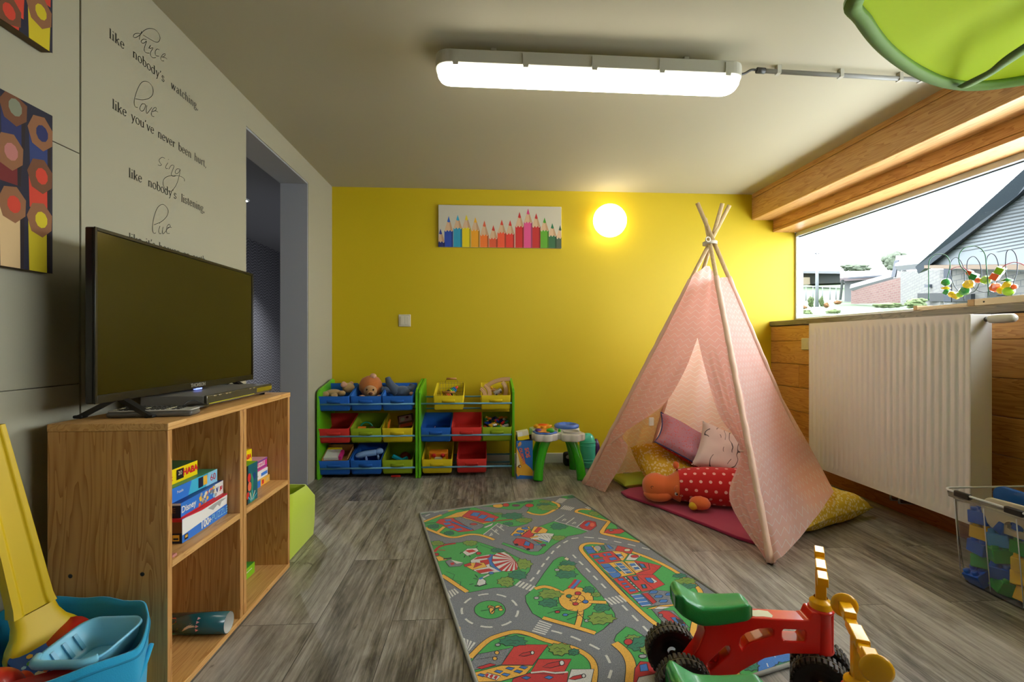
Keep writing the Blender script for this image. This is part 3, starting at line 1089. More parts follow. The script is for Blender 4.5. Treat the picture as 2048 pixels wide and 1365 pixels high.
def toy_rack(label, x0, x1):
    cx = (x0 + x1) / 2
    t = thing('toy_rack', label, 'toy rack', (cx, SY, 0), group='green toy racks by the yellow wall')
    hw = (x1 - x0) / 2
    for s in (-1, 1):
        M = Matrix.Translation((s * (hw - 0.0085), 0, 0)) @ Matrix(((0, 0, 1, 0), (1, 0, 0, 0), (0, 1, 0, 0), (0, 0, 0, 1)))
        poly = [(0.0, 0.0), (0.055, 0.0), (0.10, 0.035), (0.26, 0.035), (0.30, 0.0), (0.345, 0.0), (0.345, 0.655), (0.31, 0.665), (0.03, 0.612), (0.0, 0.590)]
        MB().prism(poly, -0.0085, 0.0085, M=M).build('side_panel', M_LIME, t, bevel=0.003)
    for y, z in ((0.012, 0.512), (0.012, 0.292), (0.012, 0.072), (0.300, 0.528), (0.300, 0.440), (0.300, 0.305), (0.300, 0.218), (0.300, 0.090), (0.300, 0.030)):
        MB().tube([(-hw + 0.017, y, z), (hw - 0.017, y, z)], 0.0062, 10).build('rod', M_ROD, t)
    return t


toy_rack('green toy rack with nine bins standing in the left corner', -1.132, -0.452)
toy_rack('green toy rack with seven bins, right of the full rack', -0.448, 0.216)
BIN0 = {}


def fabric_bin(label, color, x, row, dz=0.0, w=0.208):
    z = (0.463, 0.243, 0.024)[row] + dz
    t = thing('fabric_bin', label, 'storage bin', (x, SY + 0.026, z), group='fabric bins on the toy racks', rot=(math.radians(15.5), 0, 0))
    if color in BIN0:
        for o in BIN0[color]:
            c = o.copy()
            COL.objects.link(c)
            c.parent = t
        return t
    h, d, th = 0.106, 0.262, 0.004
    rings = []
    for zz, k in ((0.0, 0.93), (0.012, 0.985), (0.05, 0.995), (h, 1.0), (h, 0.965), (0.02, 0.95), (0.006, 0.90)):
        dd = d * (k * .5 + .5)
        pts = rrect(-w / 2 * k, w / 2 * k, (d - dd) / 2, d - (d - dd) / 2, 0.010, 3)
        rings.append([(a, b, zz - (0.003 * math.cos(a * 28) if zz > .1 else 0)) for a, b in pts])
    b = MB()
    b.add([(p[0], p[1], p[2]) for p in rings[0]], [tuple(range(len(rings[0]) - 1, -1, -1))])
    b.add(rings[-1], [tuple(range(len(rings[-1])))])
    for r in rings:
        r.append(r[0])
    b.grid(rings, 0, True, flip=True)
    a1 = b.build('fabric_body', BINC[color], t, weld=True)
    a2 = MB().grid([[(-0.045 + 0.0075 * i, -0.002 - 0.012 * math.sin(PI * i / 12), 0.070 + q * 0.011 + 0.004 * math.sin(PI * i / 12)) for q in (-1, 1)] for i in range(13)], 0, True).build('handle', BINC[color], t, solid=0.002)
    BIN0[color] = (a1, a2)
    return t


PL = 'on the left rack'
PR = 'on the right rack'
fabric_bin('blue bin holding a beige teddy, top left ' + PL, 'blue', -1.020, 0)
fabric_bin('blue bin holding the lion plush, top middle ' + PL, 'blue', -0.806, 0)
fabric_bin('blue bin with grey plush legs sticking out, top right ' + PL, 'blue', -0.592, 0)
fabric_bin('empty red bin in the middle row ' + PL, 'red', -1.020, 1)
fabric_bin('lime bin with a few small toys, centre ' + PL, 'lime', -0.806, 1)
fabric_bin('yellow bin with a picture book, right of the lime bin ' + PL, 'yellow', -0.592, 1)
fabric_bin('blue bin with a wooden tray, bottom left ' + PL, 'blue', -1.020, 2)
fabric_bin('blue bin with a pale blue figure, bottom middle ' + PL, 'blue', -0.806, 2)
fabric_bin('lime bin with turquoise toy pieces, bottom right ' + PL, 'lime', -0.592, 2)
fabric_bin('yellow bin holding a wire basket, top row ' + PR, 'yellow', -0.242, 0)
fabric_bin('yellow bin full of wooden track pieces, top row ' + PR, 'yellow', 0.085, 0)
fabric_bin('nearly empty blue bin in the middle row ' + PR, 'blue', -0.330, 1)
fabric_bin('empty red bin in the middle row ' + PR, 'red', -0.118, 1)
fabric_bin('lime bin full of small bricks ' + PR, 'lime', 0.094, 1)
fabric_bin('yellow bin with an orange toy, bottom row ' + PR, 'yellow', -0.322, 2)
fabric_bin('empty red bin in the bottom row ' + PR, 'red', -0.082, 2)


def fur(name, c, d=None):
    t = NT(name)
    n1 = t.noise(t.tc.outputs['Object'], 160, 5, 0.8)
    t.bump(n1, 0.9, 0.004)
    t.b.inputs['Sheen Weight'].default_value = 0.4
    return t.col(t.mix(n1, c, d or c), 0.95)


M_TED = fur('beige_plush', '#c9aa74', '#a6854f')
M_LION = fur('orange_mane_plush', '#e08a3c', '#b8622a')
M_LFACE = fur('tan_plush', '#c99a63', '#a87944')
M_GPL = fur('slate_plush', '#5a6a80', '#3d4a60')
M_EYE = mat('black_glass_eye', '#0c0a0a', 0.1)
M_PINKP = fur('pale_pink_plush', '#e3b396', '#cf9878')
Y0 = SY
# beige teddy
t = thing('teddy_bear', 'beige teddy lying in the top left blue bin', 'plush toy', (-1.02, Y0 + 0.15, 0.555), 0.1)
MB().ell((-0.045, 0, 0.015), (0.062, 0.045, 0.034), 18, 12).build('body', M_TED, t)
h = MB().ell((0.055, 0.02, 0.055), (0.043, 0.040, 0.036), 18, 12).build('head', M_TED, t)
for a, b_ in ((0.032, 0.04), (0.085, 0.045)):
    MB().ell((a - 0.015, 0.045, 0.083), (0.016, 0.010, 0.016), 12, 8).build('ear', M_PINKP, t)
MB().ell((0.028, -0.005, 0.078), (0.024, 0.022, 0.02), 12, 8).build('muzzle', M_PINKP, t)
for x, y, z in ((-0.09, -0.05, 0.018), (-0.03, -0.055, 0.010), (0.02, -0.04, 0.022)):
    MB().ell((x, y, z), (0.026, 0.018, 0.020), 12, 8).build('paw', M_TED, t)
# lion
t = thing('lion_plush', 'orange maned lion plush sitting in the top middle blue bin', 'plush toy', (-0.80, Y0 + 0.14, 0.545))


def lumpy(u):
    k = 1 + 0.07 * noise.noise(u * 3.5)
    return u * k


MB().ell((-0.01, 0.03, 0.075), (0.082, 0.062, 0.078), 28, 20, fn=lumpy).build('mane', M_LION, t)
MB().ell((0.0, -0.02, 0.045), (0.046, 0.040, 0.044), 20, 14).build('face', M_LFACE, t)
MB().ell((0.012, -0.055, 0.028), (0.026, 0.018, 0.018), 16, 10).build('muzzle', M_LFACE, t)
MB().ell((0.014, -0.073, 0.033), (0.015, 0.008, 0.011), 12, 8).build('nose', mat('brown_nose', '#5b2c16', 0.5), t)
for x in (-0.016, 0.028):
    MB().ell((x, -0.054, 0.058), (0.0062, 0.005, 0.0068), 10, 8).build('eye', M_EYE, t)
MB().ell((-0.066, 0.0, 0.092), (0.018, 0.012, 0.018), 12, 8).build('ear', M_LION, t)
MB().ell((0.012, 0.01, 0.150), (0.024, 0.018, 0.020), 12, 8).build('tuft', M_PINKP, t)
for x, m in ((-0.05, M_LFACE), (0.075, M_PINKP)):
    MB().ell((x, -0.055, 0.005), (0.026, 0.02, 0.018), 12, 8).build('paw', m, t)
# grey plush
t = thing('rabbit_plush', 'slate blue plush animal lying upside down in the top right blue bin', 'plush toy', (-0.60, Y0 + 0.15, 0.548))
b = MB().tube(catmull([(-0.09, 0.02, 0.135), (-0.075, 0.01, 0.10), (-0.045, 0, 0.06), (-0.01, 0, 0.03)], 5), [0.018 + 0.0016 * i for i in range(16)], 14).build('leg', M_GPL, t)
MB().tube(catmull([(-0.125, -0.02, 0.055), (-0.09, -0.01, 0.05), (-0.03, 0, 0.03)], 5), 0.02, 12).build('leg', M_GPL, t)
MB().ell((0.02, 0, 0.035), (0.060, 0.045, 0.042), 20, 12).build('body', M_GPL, t)
MB().tube(catmull([(0.03, 0, 0.04), (0.075, 0.01, 0.055), (0.09, 0.02, 0.085)], 5), [0.026] * 6 + [0.022] * 5, 12).build('arm', M_GPL, t)
MB().ell((0.088, -0.03, 0.02), (0.018, 0.015, 0.016), 12, 8).build('foot_pad', M_PINKP, t)

# small things in the bins (resting on the tilted bin floors)


def inbin(x, row, u, v, dz=0.0):
    """point inside a bin: u across, v from the front, height above its floor"""
    z = (0.463, 0.243, 0.024)[row]
    a = math.radians(15.5)
    zz = 0.007 + dz
    return (x + u, SY + 0.026 + v * math.cos(a) - zz * math.sin(a), z + v * math.sin(a) + zz * math.cos(a))


TA = math.radians(15.5)
t = thing('toy_ring', 'green ring toy arching in the centre lime bin', 'ring toy', inbin(-0.83, 1, 0, 0.13, 0.0), rot=(TA, 0, 0))
MB().tube([(0.042 * math.cos(a), 0, 0.045 + 0.042 * math.sin(a)) for a in [i / 20 * 2 * PI for i in range(20)]], 0.006, 8, closed=True).build('ring', mat('sea_green_plastic', '#1c8a6b', 0.4), t)
t = thing('toy_ball', 'brown glossy ball in the centre lime bin', 'ball', inbin(-0.78, 1, 0, 0.075, 0.045), rot=(TA, 0, 0))
MB().ell((0, 0, 0), (0.035, 0.035, 0.035), 18, 12).build('ball', mat('brown_gloss', '#5a3c1c', 0.15, coat=0.5), t)
t = thing('toy_block', 'orange flat toy block in the centre lime bin', 'toy block', inbin(-0.85, 1, 0, 0.075, 0.0), rot=(TA, 0, 0.2))
MB().bbox(-0.03, 0.025, -0.015, 0.015, 0, 0.078, 0.004).build('block', mat('orange_toy', '#e8821e', 0.4), t)
t = thing('picture_book', 'worn picture book leaning in the yellow bin', 'book', inbin(-0.555, 1, 0, 0.17, 0.01), rot=(math.radians(-32), math.radians(-10), 0.1))
MB().bbox(-0.055, 0.055, -0.008, 0.008, 0, 0.115, 0.002).build('cover', mat('brown_book', '#7d5a48', 0.6), t)
ink = Ink(frame((0, -0.0082, 0.06), (1, 0, 0), (0, 0, 1)), 0.0004)
R(ink, -.045, .045, 0, .045, 'lpink')
ink.poly([(-.02 + .018 * math.cos(a), .02 + .016 * math.sin(a)) for a in range(6)], 'white', 2)
ink.poly([(.015 + .012 * math.cos(a), .03 + .010 * math.sin(a)) for a in range(6)], 'dred', 2)
R(ink, -.045, .045, -.04, -.015, 'salmon')
ink.build('printed_cover', t, MX)
t = thing('toy_block', 'orange upright toy piece at the left of the yellow bin', 'toy block', inbin(-0.675, 1, 0, 0.08, 0.0), rot=(TA, 0.12, 0.1))
MB().bbox(-0.006, 0.006, -0.04, 0.04, 0, 0.115, 0.003).build('block', mat('orange_toy', '#e8821e', 0.4), t)
t = thing('wooden_tray', 'wooden tray with cards in the bottom left blue bin', 'tray', inbin(-1.02, 2, 0, 0.03, 0.05), rot=(math.radians(22), 0, 0))
M_PLY = mat('light_plywood', '#b98d52', 0.6)
MB().box(-0.088, 0.088, 0, 0.17, 0, 0.006).box(-0.088, 0.088, 0.164, 0.17, 0.006, 0.06).box(-0.088, -0.082, 0, 0.164, 0.006, 0.05).box(0.082, 0.088, 0, 0.164, 0.006, 0.05).box(-0.082, 0.082, 0, 0.005, 0.006, 0.038).build('tray', M_PLY, t)
b = MB().box(-0.080, 0.02, 0.02, 0.12, 0.03, 0.05)
b.build('card_stack', MX['white'], t)
MB().box(-0.080, 0.02, 0.121, 0.126, 0.03, 0.062).build('yellow_card', MX['yel'], t)
MB().box(0.021, 0.040, 0.02, 0.10, 0.03, 0.058).build('pink_card', MX['pink'], t)
t = thing('toy_dolphin', 'pale blue plastic animal figure in the bottom middle blue bin', 'toy figure', inbin(-0.80, 2, 0, 0.09, 0.098), rot=(0.1, -0.12, 0.05))
M_PB = mat('pale_blue_vinyl', '#8fb4e6', 0.35, coat=0.2)
MB().tube(catmull([(-0.088, 0, -0.004), (-0.07, 0, 0.003), (-0.02, 0, 0.008), (0.03, 0, 0.008), (0.05, 0, 0.008)], 5), [0.012 + 0.010 * math.sin(min(1, i / 9) * PI / 2) for i in range(21)], 14).build('body', M_PB, t)
MB().ell((0.072, 0, 0.014), (0.028, 0.022, 0.022), 16, 12).build('head', M_PB, t)
for x in (-0.02, 0.062):
    MB().ell((x, -0.018, -0.022), (0.009, 0.006, 0.020), 12, 8).build('leg', M_PB, t)
t = thing('toy_phone', 'turquoise angled toy piece in the bottom right lime bin', 'toy piece', inbin(-0.585, 2, 0, 0.10, 0.055), rot=(0.5, 0, 0))
b = MB().bar((-0.055, 0, 0.03), (0.012, 0, -0.016), 0.02, 0.022)
b.bar((0.008, 0, -0.014), (0.048, 0, 0.010), 0.02, 0.020)
b.build('toy_piece', mat('turquoise_toy', '#12a0c0', 0.35), t, bevel=0.003)
t = thing('toy_car', 'dark red rounded toy behind the turquoise piece', 'toy', inbin(-0.565, 2, 0, 0.17, 0.035), rot=(TA, 0, 0))
MB().ell((0, 0, 0), (0.040, 0.03, 0.034), 16, 10).build('toy', mat('rust_red_toy', '#8e2f17', 0.4), t)
tag(MB().bbox(-0.640, -0.575, 3.372, 3.392, 0.0005, 0.0125, 0.002).build('toy_block', mat('red_toy_plastic', '#c9281f', 0.35)), 'flat red toy block on the floor under the left rack', 'toy block')

# wire basket with rings in the first yellow bin
t = thing('wire_basket', 'small wire basket with wooden handles in the yellow bin', 'basket', inbin(-0.235, 0, 0, 0.13, 0.01), rot=(TA, 0, 0))
M_WIRE = mat('dull_brass_wire', '#8a7c3a', 0.4, 0.7)
b = MB()
for i in range(9):
    x = -0.084 + i * 0.021
    b.tube([(x, -0.10, 0.098), (x, -0.10, 0.004), (x, 0.10, 0.004), (x, 0.10, 0.112)], 0.0011, 5)
for z in (0.03, 0.06, 0.098):
    b.tube([(-0.085, -0.10, z), (0.085, -0.10, z), (0.085, 0.10, z), (-0.085, 0.10, z)], 0.0013, 5, closed=True)
b.build('wire_mesh', M_WIRE, t)
M_LWOOD = mat('light_turned_wood', '#b8823f', 0.5)
for y, z in ((-0.105, 0.108), (0.105, 0.132)):
    MB().tube([(-0.036, y, z), (0.036, y, z)], 0.0075, 10).build('handle', M_LWOOD, t)
    for s in (-1, 1):
        MB().tube([(s * 0.034, y, z), (s * 0.05, y * .96, z - .03)], 0.0016, 6).build('handle_wire', M_WIRE, t)
t = thing('stacking_rings', 'rainbow ring stacker toy lying in the wire basket', 'ring stacker', inbin(-0.235, 0, -0.005, 0.085, 0.075), rot=(TA, 0, 0))
axd = Vector((0.72, 0.45, 0.52)).normalized()
MB().lathe([(0, -0.006), (0.048, -0.006), (0.048, 0.002), (0, 0.002)], (-0.02, 0, -0.01), axd, 26).build('base', M_LWOOD, t)
for i, (c, r) in enumerate((('#e4582a', .033), ('#f0761e', .031), ('#161616', .030), ('#c9d72a', .029), ('#2f9a52', .025), ('#1d7fa6', .022), ('#2b5aa8', .018))):
    h0 = 0.003 + i * 0.0115
    MB().lathe([(0.004, h0), (r * .85, h0), (r, h0 + .003), (r, h0 + .008), (r * .85, h0 + .0112), (.004, h0 + .0112)], (-0.02, 0, -0.01), axd, 22).build('ring', mat('ring_' + c, c, 0.35), t)
MB().lathe([(0.007, 0.084), (0.010, 0.092), (0.008, 0.104), (0, 0.108)], (-0.02, 0, -0.01), axd, 16).build('tip', mat('ring_tip', '#e8481c', 0.35), t)

# wooden track pieces
M_BEECH = mat('beech_wood', '#c39a68', 0.5, bump=0.1, bscale=90)


def track(label, pos, rot, r, a0, a1, w=0.028, th=0.011):
    o = thing('track_piece', label, 'wooden track', pos, rot=rot, group='wooden track pieces in the yellow bin')
    n = 12
    P = []
    for i in range(n + 1):
        a = a0 + (a1 - a0) * i / n
        sec = [(-.5, 0), (.5, 0), (.5, 1), (.36, 1), (.36, .7), (.24, .7), (.24, 1), (-.24, 1), (-.24, .7), (-.36, .7), (-.36, 1), (-.5, 1), (-.5, 0)]
        P.append([((r + s * w) * math.cos(a) - r * math.cos((a0 + a1) / 2), (r + s * w) * math.sin(a) - r * math.sin((a0 + a1) / 2), q * th) for s, q in sec])
    b = MB().grid(P, 0, False)
    b.add(P[0][:-1], [tuple(range(12))]).add(P[-1][:-1], [tuple(range(11, -1, -1))])
    b.build('track', M_BEECH, o)
    return o


bx = 0.085
track('long curved wooden track piece lying across the top of the bin', (bx + 0.012, SY + 0.16, 0.655), (math.radians(70), math.radians(-16), 0.05), 0.24, PI * 0.38, PI * 0.64)
track('curved wooden track piece standing on edge at the right side of the bin', (bx + 0.074, SY + 0.13, 0.598), (math.radians(80), 0, 0.25), 0.085, -0.6, 0.75)
track('curved wooden track piece at the left front of the bin', (bx - 0.045, SY + 0.10, 0.590), (math.radians(62), 0, 0.1), 0.075, -0.4, 1.0)
track('smaller curved wooden track piece nested beside the left one', (bx - 0.080, SY + 0.085, 0.580), (math.radians(62), 0, 0.1), 0.055, -0.3, 1.1)
track('wooden track piece lying flat in the middle of the bin', (bx + 0.01, SY + 0.13, 0.580), (math.radians(20), math.radians(-25), 0.6), 0.14, -0.3, 0.25)
track('wooden track piece deep in the bin below the others', (bx - 0.02, SY + 0.17, 0.575), (math.radians(15), math.radians(10), 1.2), 0.13, -0.2, 0.5)
t = thing('toy_train', 'grey toy train wagon among the wooden tracks', 'toy train', (bx + 0.02, SY + 0.09, 0.572), rot=(0.3, -0.5, 0.3))
MB().bbox(-0.03, 0.03, -0.012, 0.012, 0.006, 0.028, 0.003).build('body', mat('silver_toy', '#a9a5a0', 0.3, 0.4), t)
for x in (-0.018, 0.018):
    for y in (-0.013, 0.013):
        MB().lathe([(0, -.002), (.007, -.002), (.007, .002), (0, .002)], (x, y, 0.007), (0, 1, 0), 12).build('wheel', mat('dark_grey_plastic', '#3b3a36', 0.5), t)
for i, (u, z, c) in enumerate(((-0.045, 0.603, '#d7301e'), (-0.028, 0.606, '#e8b21a'))):
    o = tag(MB().ell((bx + u, SY + 0.16, z), (0.012, 0.012, 0.010), 12, 8).build('toy_bead', mat('bead_' + c, c, 0.35)), ('red', 'yellow')[i] + ' bead on the wooden tracks', 'bead')

# small coloured bricks in the lime bin
random.seed(21)
BC = [('#1a3fae', 'blue'), ('#d3251e', 'red'), ('#e6b01a', 'yellow'), ('#1e8f3a', 'green'), ('#e0e0dc', 'white'), ('#e57f1c', 'orange')]
proto = {}
g = 0
for i in range(44):
    hexc, cn = BC[[0, 0, 1, 2, 2, 3, 4, 5, 0][i % 9]]
    u = random.uniform(-0.080, 0.080)
    v = random.uniform(0.025, 0.20)
    layer = i // 15
    p = inbin(0.094, 1, u, v, 0.055 + 0.014 * layer + (0.010 if v > .1 else 0))
    lab = '%s small toy brick, %s %s %s of the heap in the lime bin' % (cn, ('low', 'mid height', 'high')[layer], ('front', 'middle', 'back')[min(2, int((v - .025) / .0585))], ('left', 'centre', 'right')[min(2, int((u + .08) / .0535))])
    if cn not in proto:
        o = thing('small_brick', lab, 'toy brick', p, group='%s small bricks in the lime bin' % cn)
        b = MB().box(-0.016, 0.016, -0.008, 0.008, 0, 0.011)
        for k in range(4):
            for q in (-0.004, 0.004):
                b.lathe([(0.0024, 0.011), (0.0024, 0.0128), (0, 0.0128)], (-0.012 + k * .008, q, 0), n=8)
        b.build('brick', mat('brick_' + cn, hexc, 0.3), o)
        proto[cn] = o
    else:
        o = copy_thing(proto[cn], lab, p)
    o.rotation_euler = (TA + random.uniform(-.5, .5), random.uniform(-.5, .5), random.uniform(0, 3))
tag(MB().bbox(0.004, 0.184, SY + 0.06, SY + 0.24, 0.270, 0.318, 0.01).build('toy_bricks', mat('brick_blue', '#1a3fae', 0.3)), 'heap of small bricks under the topmost ones in the lime bin', 'toy bricks', kind='stuff')

t = thing('toy_face_box', 'orange toy box with two round faces in the bottom yellow bin', 'toy', inbin(-0.318, 2, 0, 0.10, 0.03), rot=(math.radians(24), 0, 0))
MB().bbox(-0.066, 0.066, -0.012, 0.04, 0, 0.080, 0.006).build('box', mat('orange_toy', '#e8821e', 0.4), t)
MB().bbox(-0.028, 0.028, -0.017, -0.012, 0.012, 0.050, 0.003).build('panel', MX['cream'], t)
for x in (-0.032, 0.032):
    MB().lathe([(0, 0), (0.017, 0), (0.015, -0.006), (0, -0.008)], (x, -0.012, 0.062), (0, 1, 0), 16).build('red_disc', MX['red'], t)
    MB().bbox(x * 1.3 - 0.01, x * 1.3 + 0.01, -0.016, -0.012, 0.02, 0.045, 0.002).build('yellow_spot', MX['yel'], t)
t = thing('pencil', 'tiny pale stick in the nearly empty blue bin', 'stick', inbin(-0.365, 1, 0, 0.12, 0.005), rot=(0.6, 0.3, 0))
MB().tube([(0, 0, 0), (0.006, 0, 0.07)], 0.002, 6).build('stick', MX['lpink'], t)

# ================================================================ BOX, ACTIVITY TABLE, TEAL TOY
t = thing('game_box', 'tall blue and yellow game box standing beside the green rack', 'game box', (0.281, 3.315, 0))
b = MB()
b.box(-0.056, 0.056, -0.035, 0.035, 0.0005, 0.262)
b.build('carton', [mat('box_side_dark', '#23344a', 0.6)], t)
ink = Ink(frame((0, -0.0352, 0.131), (1, 0, 0), (0, 0, 1)), 0.0003)
R(ink, -.056, .056, -.131, .131, 'rblue')
ink.poly([(-.056, .09), (-.03, .03), (.0, -.02), (.04, -.055), (.056, -.075), (.056, -.12), (-.045, -.12), (-.056, -.09)], 'path', 2)
ink.poly([(-.056, .06), (-.05, .05), (-.03, -.03), (-.056, -.05)], 'cream', 3)
ink.poly([(-.056, -.12), (-.03, -.105), (.056, -.112), (.056, -.131), (-.056, -.131)], 'rblue', 3)
for k in range(14):
    a = k * 2 * PI / 14
    ink.poly([(-.042, .112), (-.042 + .026 * math.cos(a), .112 + .026 * math.sin(a)), (-.042 + .015 * math.cos(a + .4), .112 + .015 * math.sin(a + .4))] if -.042 + .026 * math.cos(a) > -.056 and .112 + .026 * math.sin(a) < .131 else [(-.042, .112), (-.05, .112), (-.045, .105)], 'path', 2.5)
for k in range(9):
    ink.poly([(-.03 + .011 * k, -.085 + .008 * math.sin(k * 2) + .012 * math.sin(a * 2 * PI / 6)) if False else (-.034 + .0105 * k + .009 * math.cos(a), -.088 + .006 * math.sin(k * 2) + .010 * math.sin(a)) for a in (0, 1, 2, 3, 4, 5)], 'gold' if k % 2 else 'path', 4 + k * .05)
ink.poly([(-.034 + .013 * math.cos(a), -.045 + .011 * math.sin(a)) for a in (0, 1, 2, 3, 4, 5)], 'brown', 4)
ink.poly([(-.030 + .006 * math.cos(a), -.046 + .006 * math.sin(a)) for a in (0, 1, 2, 3, 4, 5)], 'cream', 5)
itext(ink, 'SOS', .040, .018, .048, 'salmon', 6, .0014, rot=math.radians(-80))
itext(ink, 'OUISTITI', .029, -.018, .025, 'salmon', 6, .0012, rot=math.radians(-77))
ink.build('printed_front', t, MX)
MB().box(-0.056, 0.056, 0.030, 0.035, 0.2625, 0.29).box(-0.050, 0.050, -0.033, 0.029, 0.2622, 0.2635).build('flap', mat('box_inside_dark', '#241a16', 0.8), t)
t = thing('game_box', 'small yellow and white box poking out of the tall game box', 'game box', (0.273, 3.315, 0.2645), rot=(0, math.radians(-9), 0.1))
MB().bbox(-0.038, 0.042, -0.025, 0.022, 0, 0.062, 0.001).build('carton', MX['cream'], t)
ink = Ink(frame((0.002, -0.0253, 0.031), (1, 0, 0), (0, 0, 1)), 0.0003)
R(ink, -.040, .040, -.031, -.004, 'yel')
R(ink, -.036, -.004, -.002, .026, 'white')
ink.line([(-.036, -.018), (.036, -.012)], .004, 'gold', 2)
ink.build('printed_front', t, MX)

t = thing('activity_table', 'toddler activity table with lobed white top and green legs', 'activity table', (0.518, 3.375, 0))
M_GLEG = mat('green_glossy_plastic', '#2fae12', 0.25, coat=0.4)
M_TW = mat('white_glossy_plastic', '#dad6d0', 0.22, coat=0.5)
for sx_ in (-1, 1):
    for sy_ in (-1, 1):
        pts = catmull([(sx_ * 0.085, sy_ * 0.085, 0.268), (sx_ * 0.112, sy_ * 0.105, 0.20), (sx_ * 0.138, sy_ * 0.13, 0.10), (sx_ * 0.150, sy_ * 0.145, 0.002)], 6)
        MB().tube(pts, [0.034 - 0.004 * math.sin(i / 18 * PI) for i in range(19)], 16).build('leg', M_GLEG, t)


def lobes(cx, cy, R0, n, k, m=72, ph=0.0):
    return [(cx + (R0 + k * abs(math.cos(n / 2 * (a + ph)))) * math.cos(a), cy + (R0 + k * abs(math.cos(n / 2 * (a + ph)))) * math.sin(a)) for a in [i / m * 2 * PI for i in range(m)]]


def slab(poly, z0, z1, r, m, name, par, c=(0, 0)):
    n = len(poly)
    b = MB()
    rings = []
    for z, k in ((z0, .93), (z0 + r * .4, .98), (z0 + r, 1), (z1 - r, 1), (z1 - r * .4, .985), (z1, .94)):
        rings.append([(c[0] + (x - c[0]) * k, c[1] + (y - c[1]) * k, z) for x, y in poly])
    b.add(rings[0], [tuple(range(n - 1, -1, -1))])
    b.add(rings[-1], [tuple(range(n))])
    for q in rings:
        q.append(q[0])
    b.grid(rings, 0, True, flip=True)
    return b.build(name, m, par, weld=True)


cyc = ((-0.095, -0.075), (0.090, -0.085), (-0.095, 0.085), (0.085, 0.085))
for i, (cx, cy) in enumerate(cyc):
    slab(lobes(cx, cy, 0.078, 6, 0.016, ph=0.3), 0.262 if i < 2 else 0.268, 0.312 if i < 2 else 0.318, 0.010, M_TW, 'top_lobe', t, (cx, cy))
slab(rrect(-0.10, 0.10, -0.09, 0.09, 0.04), 0.264, 0.306, 0.008, M_TW, 'top_centre', t)
slab(lobes(-0.095, -0.080, 0.070, 6, 0.016, ph=0.3), 0.3125, 0.322, 0.004, mat('cornflower_plastic', '#4a76d6', 0.25, coat=0.3), 'blue_rim', t, (-0.095, -0.080))
slab(lobes(-0.095, -0.080, 0.052, 6, 0.012, ph=0.3), 0.3225, 0.327, 0.002, mat('orange_plate', '#e8924a', 0.3), 'orange_plate', t, (-0.095, -0.080))
MB().ell((-0.062, -0.115, 0.333), (0.028, 0.022, 0.017), 18, 10).build('green_button', M_GLEG, t)
MB().lathe([(0.022, 0.327), (0.022, 0.334), (0.012, 0.340), (0, 0.341)], (-0.142, -0.075, 0), n=18).build('purple_button', mat('purple_button', '#6a2a86', 0.3), t)
MB().ell((0.012, -0.045, 0.318), (0.010, 0.010, 0.016), 12, 8).build('green_peg', M_GLEG, t)
MB().lathe([(0.060, 0.3122), (0.058, 0.322), (0.052, 0.322), (0.050, 0.314), (0, 0.313)], (0.090, -0.078, 0), n=28).build('round_well', mat('grey_well', '#a8a29c', 0.35), t)
slab(lobes(-0.090, 0.085, 0.050, 8, 0.018), 0.3185, 0.338, 0.005, mat('sunflower_plastic', '#f09a14', 0.3, coat=0.3), 'sunflower', t, (-0.090, 0.085))
MB().lathe([(0.035, 0.3382), (0.03, 0.344), (0, 0.345)], (-0.090, 0.085, 0), n=20).build('orange_dial', mat('orange_dial', '#e8521a', 0.3), t)
MB().lathe([(0.058, 0.318), (0.088, 0.320), (0.092, 0.330), (0.086, 0.342), (0.070, 0.346), (0.056, 0.338), (0.050, 0.326), (0, 0.322)], (0.085, 0.085, 0), n=32).build('blue_bowl', mat('cornflower_plastic', '#4a76d6', 0.25), t)

t = thing('ride_on_toy', 'turquoise and purple rounded plastic toy behind the activity table', 'toy', (0.775, 3.52, 0))
M_TEAL = mat('turquoise_gloss', '#3fb89c', 0.3, coat=0.3)
M_PUR = mat('purple_gloss', '#4a2160', 0.25, coat=0.4)
MB().ell((-0.005, 0, 0.133), (0.062, 0.050, 0.132), 24, 20, fn=lambda u: Vector((math.copysign(abs(u.x) ** .8, u.x), u.y, math.copysign(abs(u.z) ** .75, u.z)))).build('shell', M_TEAL, t)
for z in (0.055, 0.075, 0.175, 0.20):
    MB().tube([(-0.005 + 0.0605 * math.cos(a), 0.050 * math.sin(a), z) for a in [i / 24 * 2 * PI for i in range(24)]], 0.003, 6, closed=True).build('ridge', M_TEAL, t)
MB().ell((0.062, 0.01, 0.125), (0.030, 0.045, 0.095), 20, 16).build('purple_side', M_PUR, t)
t = thing('fabric_pouch', 'dark pouch with a small white print on the floor under the activity table', 'pouch', (0.652, 3.63, 0))
MB().bbox(-0.045, 0.040, -0.045, 0.035, 0.0005, 0.10, 0.02, seg=3).build('pouch', mat('black_cloth', '#17181c', 0.8), t)
MB().ell((-0.015, -0.0455, 0.072), (0.018, 0.003, 0.014), 14, 8).build('white_print', MX['lgray'], t)
MB().ell((0.022, -0.0455, 0.04), (0.010, 0.003, 0.030), 14, 8).build('orange_print', MX['orange'], t)
RUG_INKS = ['cream', 'grass', 'gray', 'horse', 'lgray', 'line', 'olive', 'path', 'purple', 'rblue', 'red', 'road', 'rred', 'salmon', 'tree', 'white']
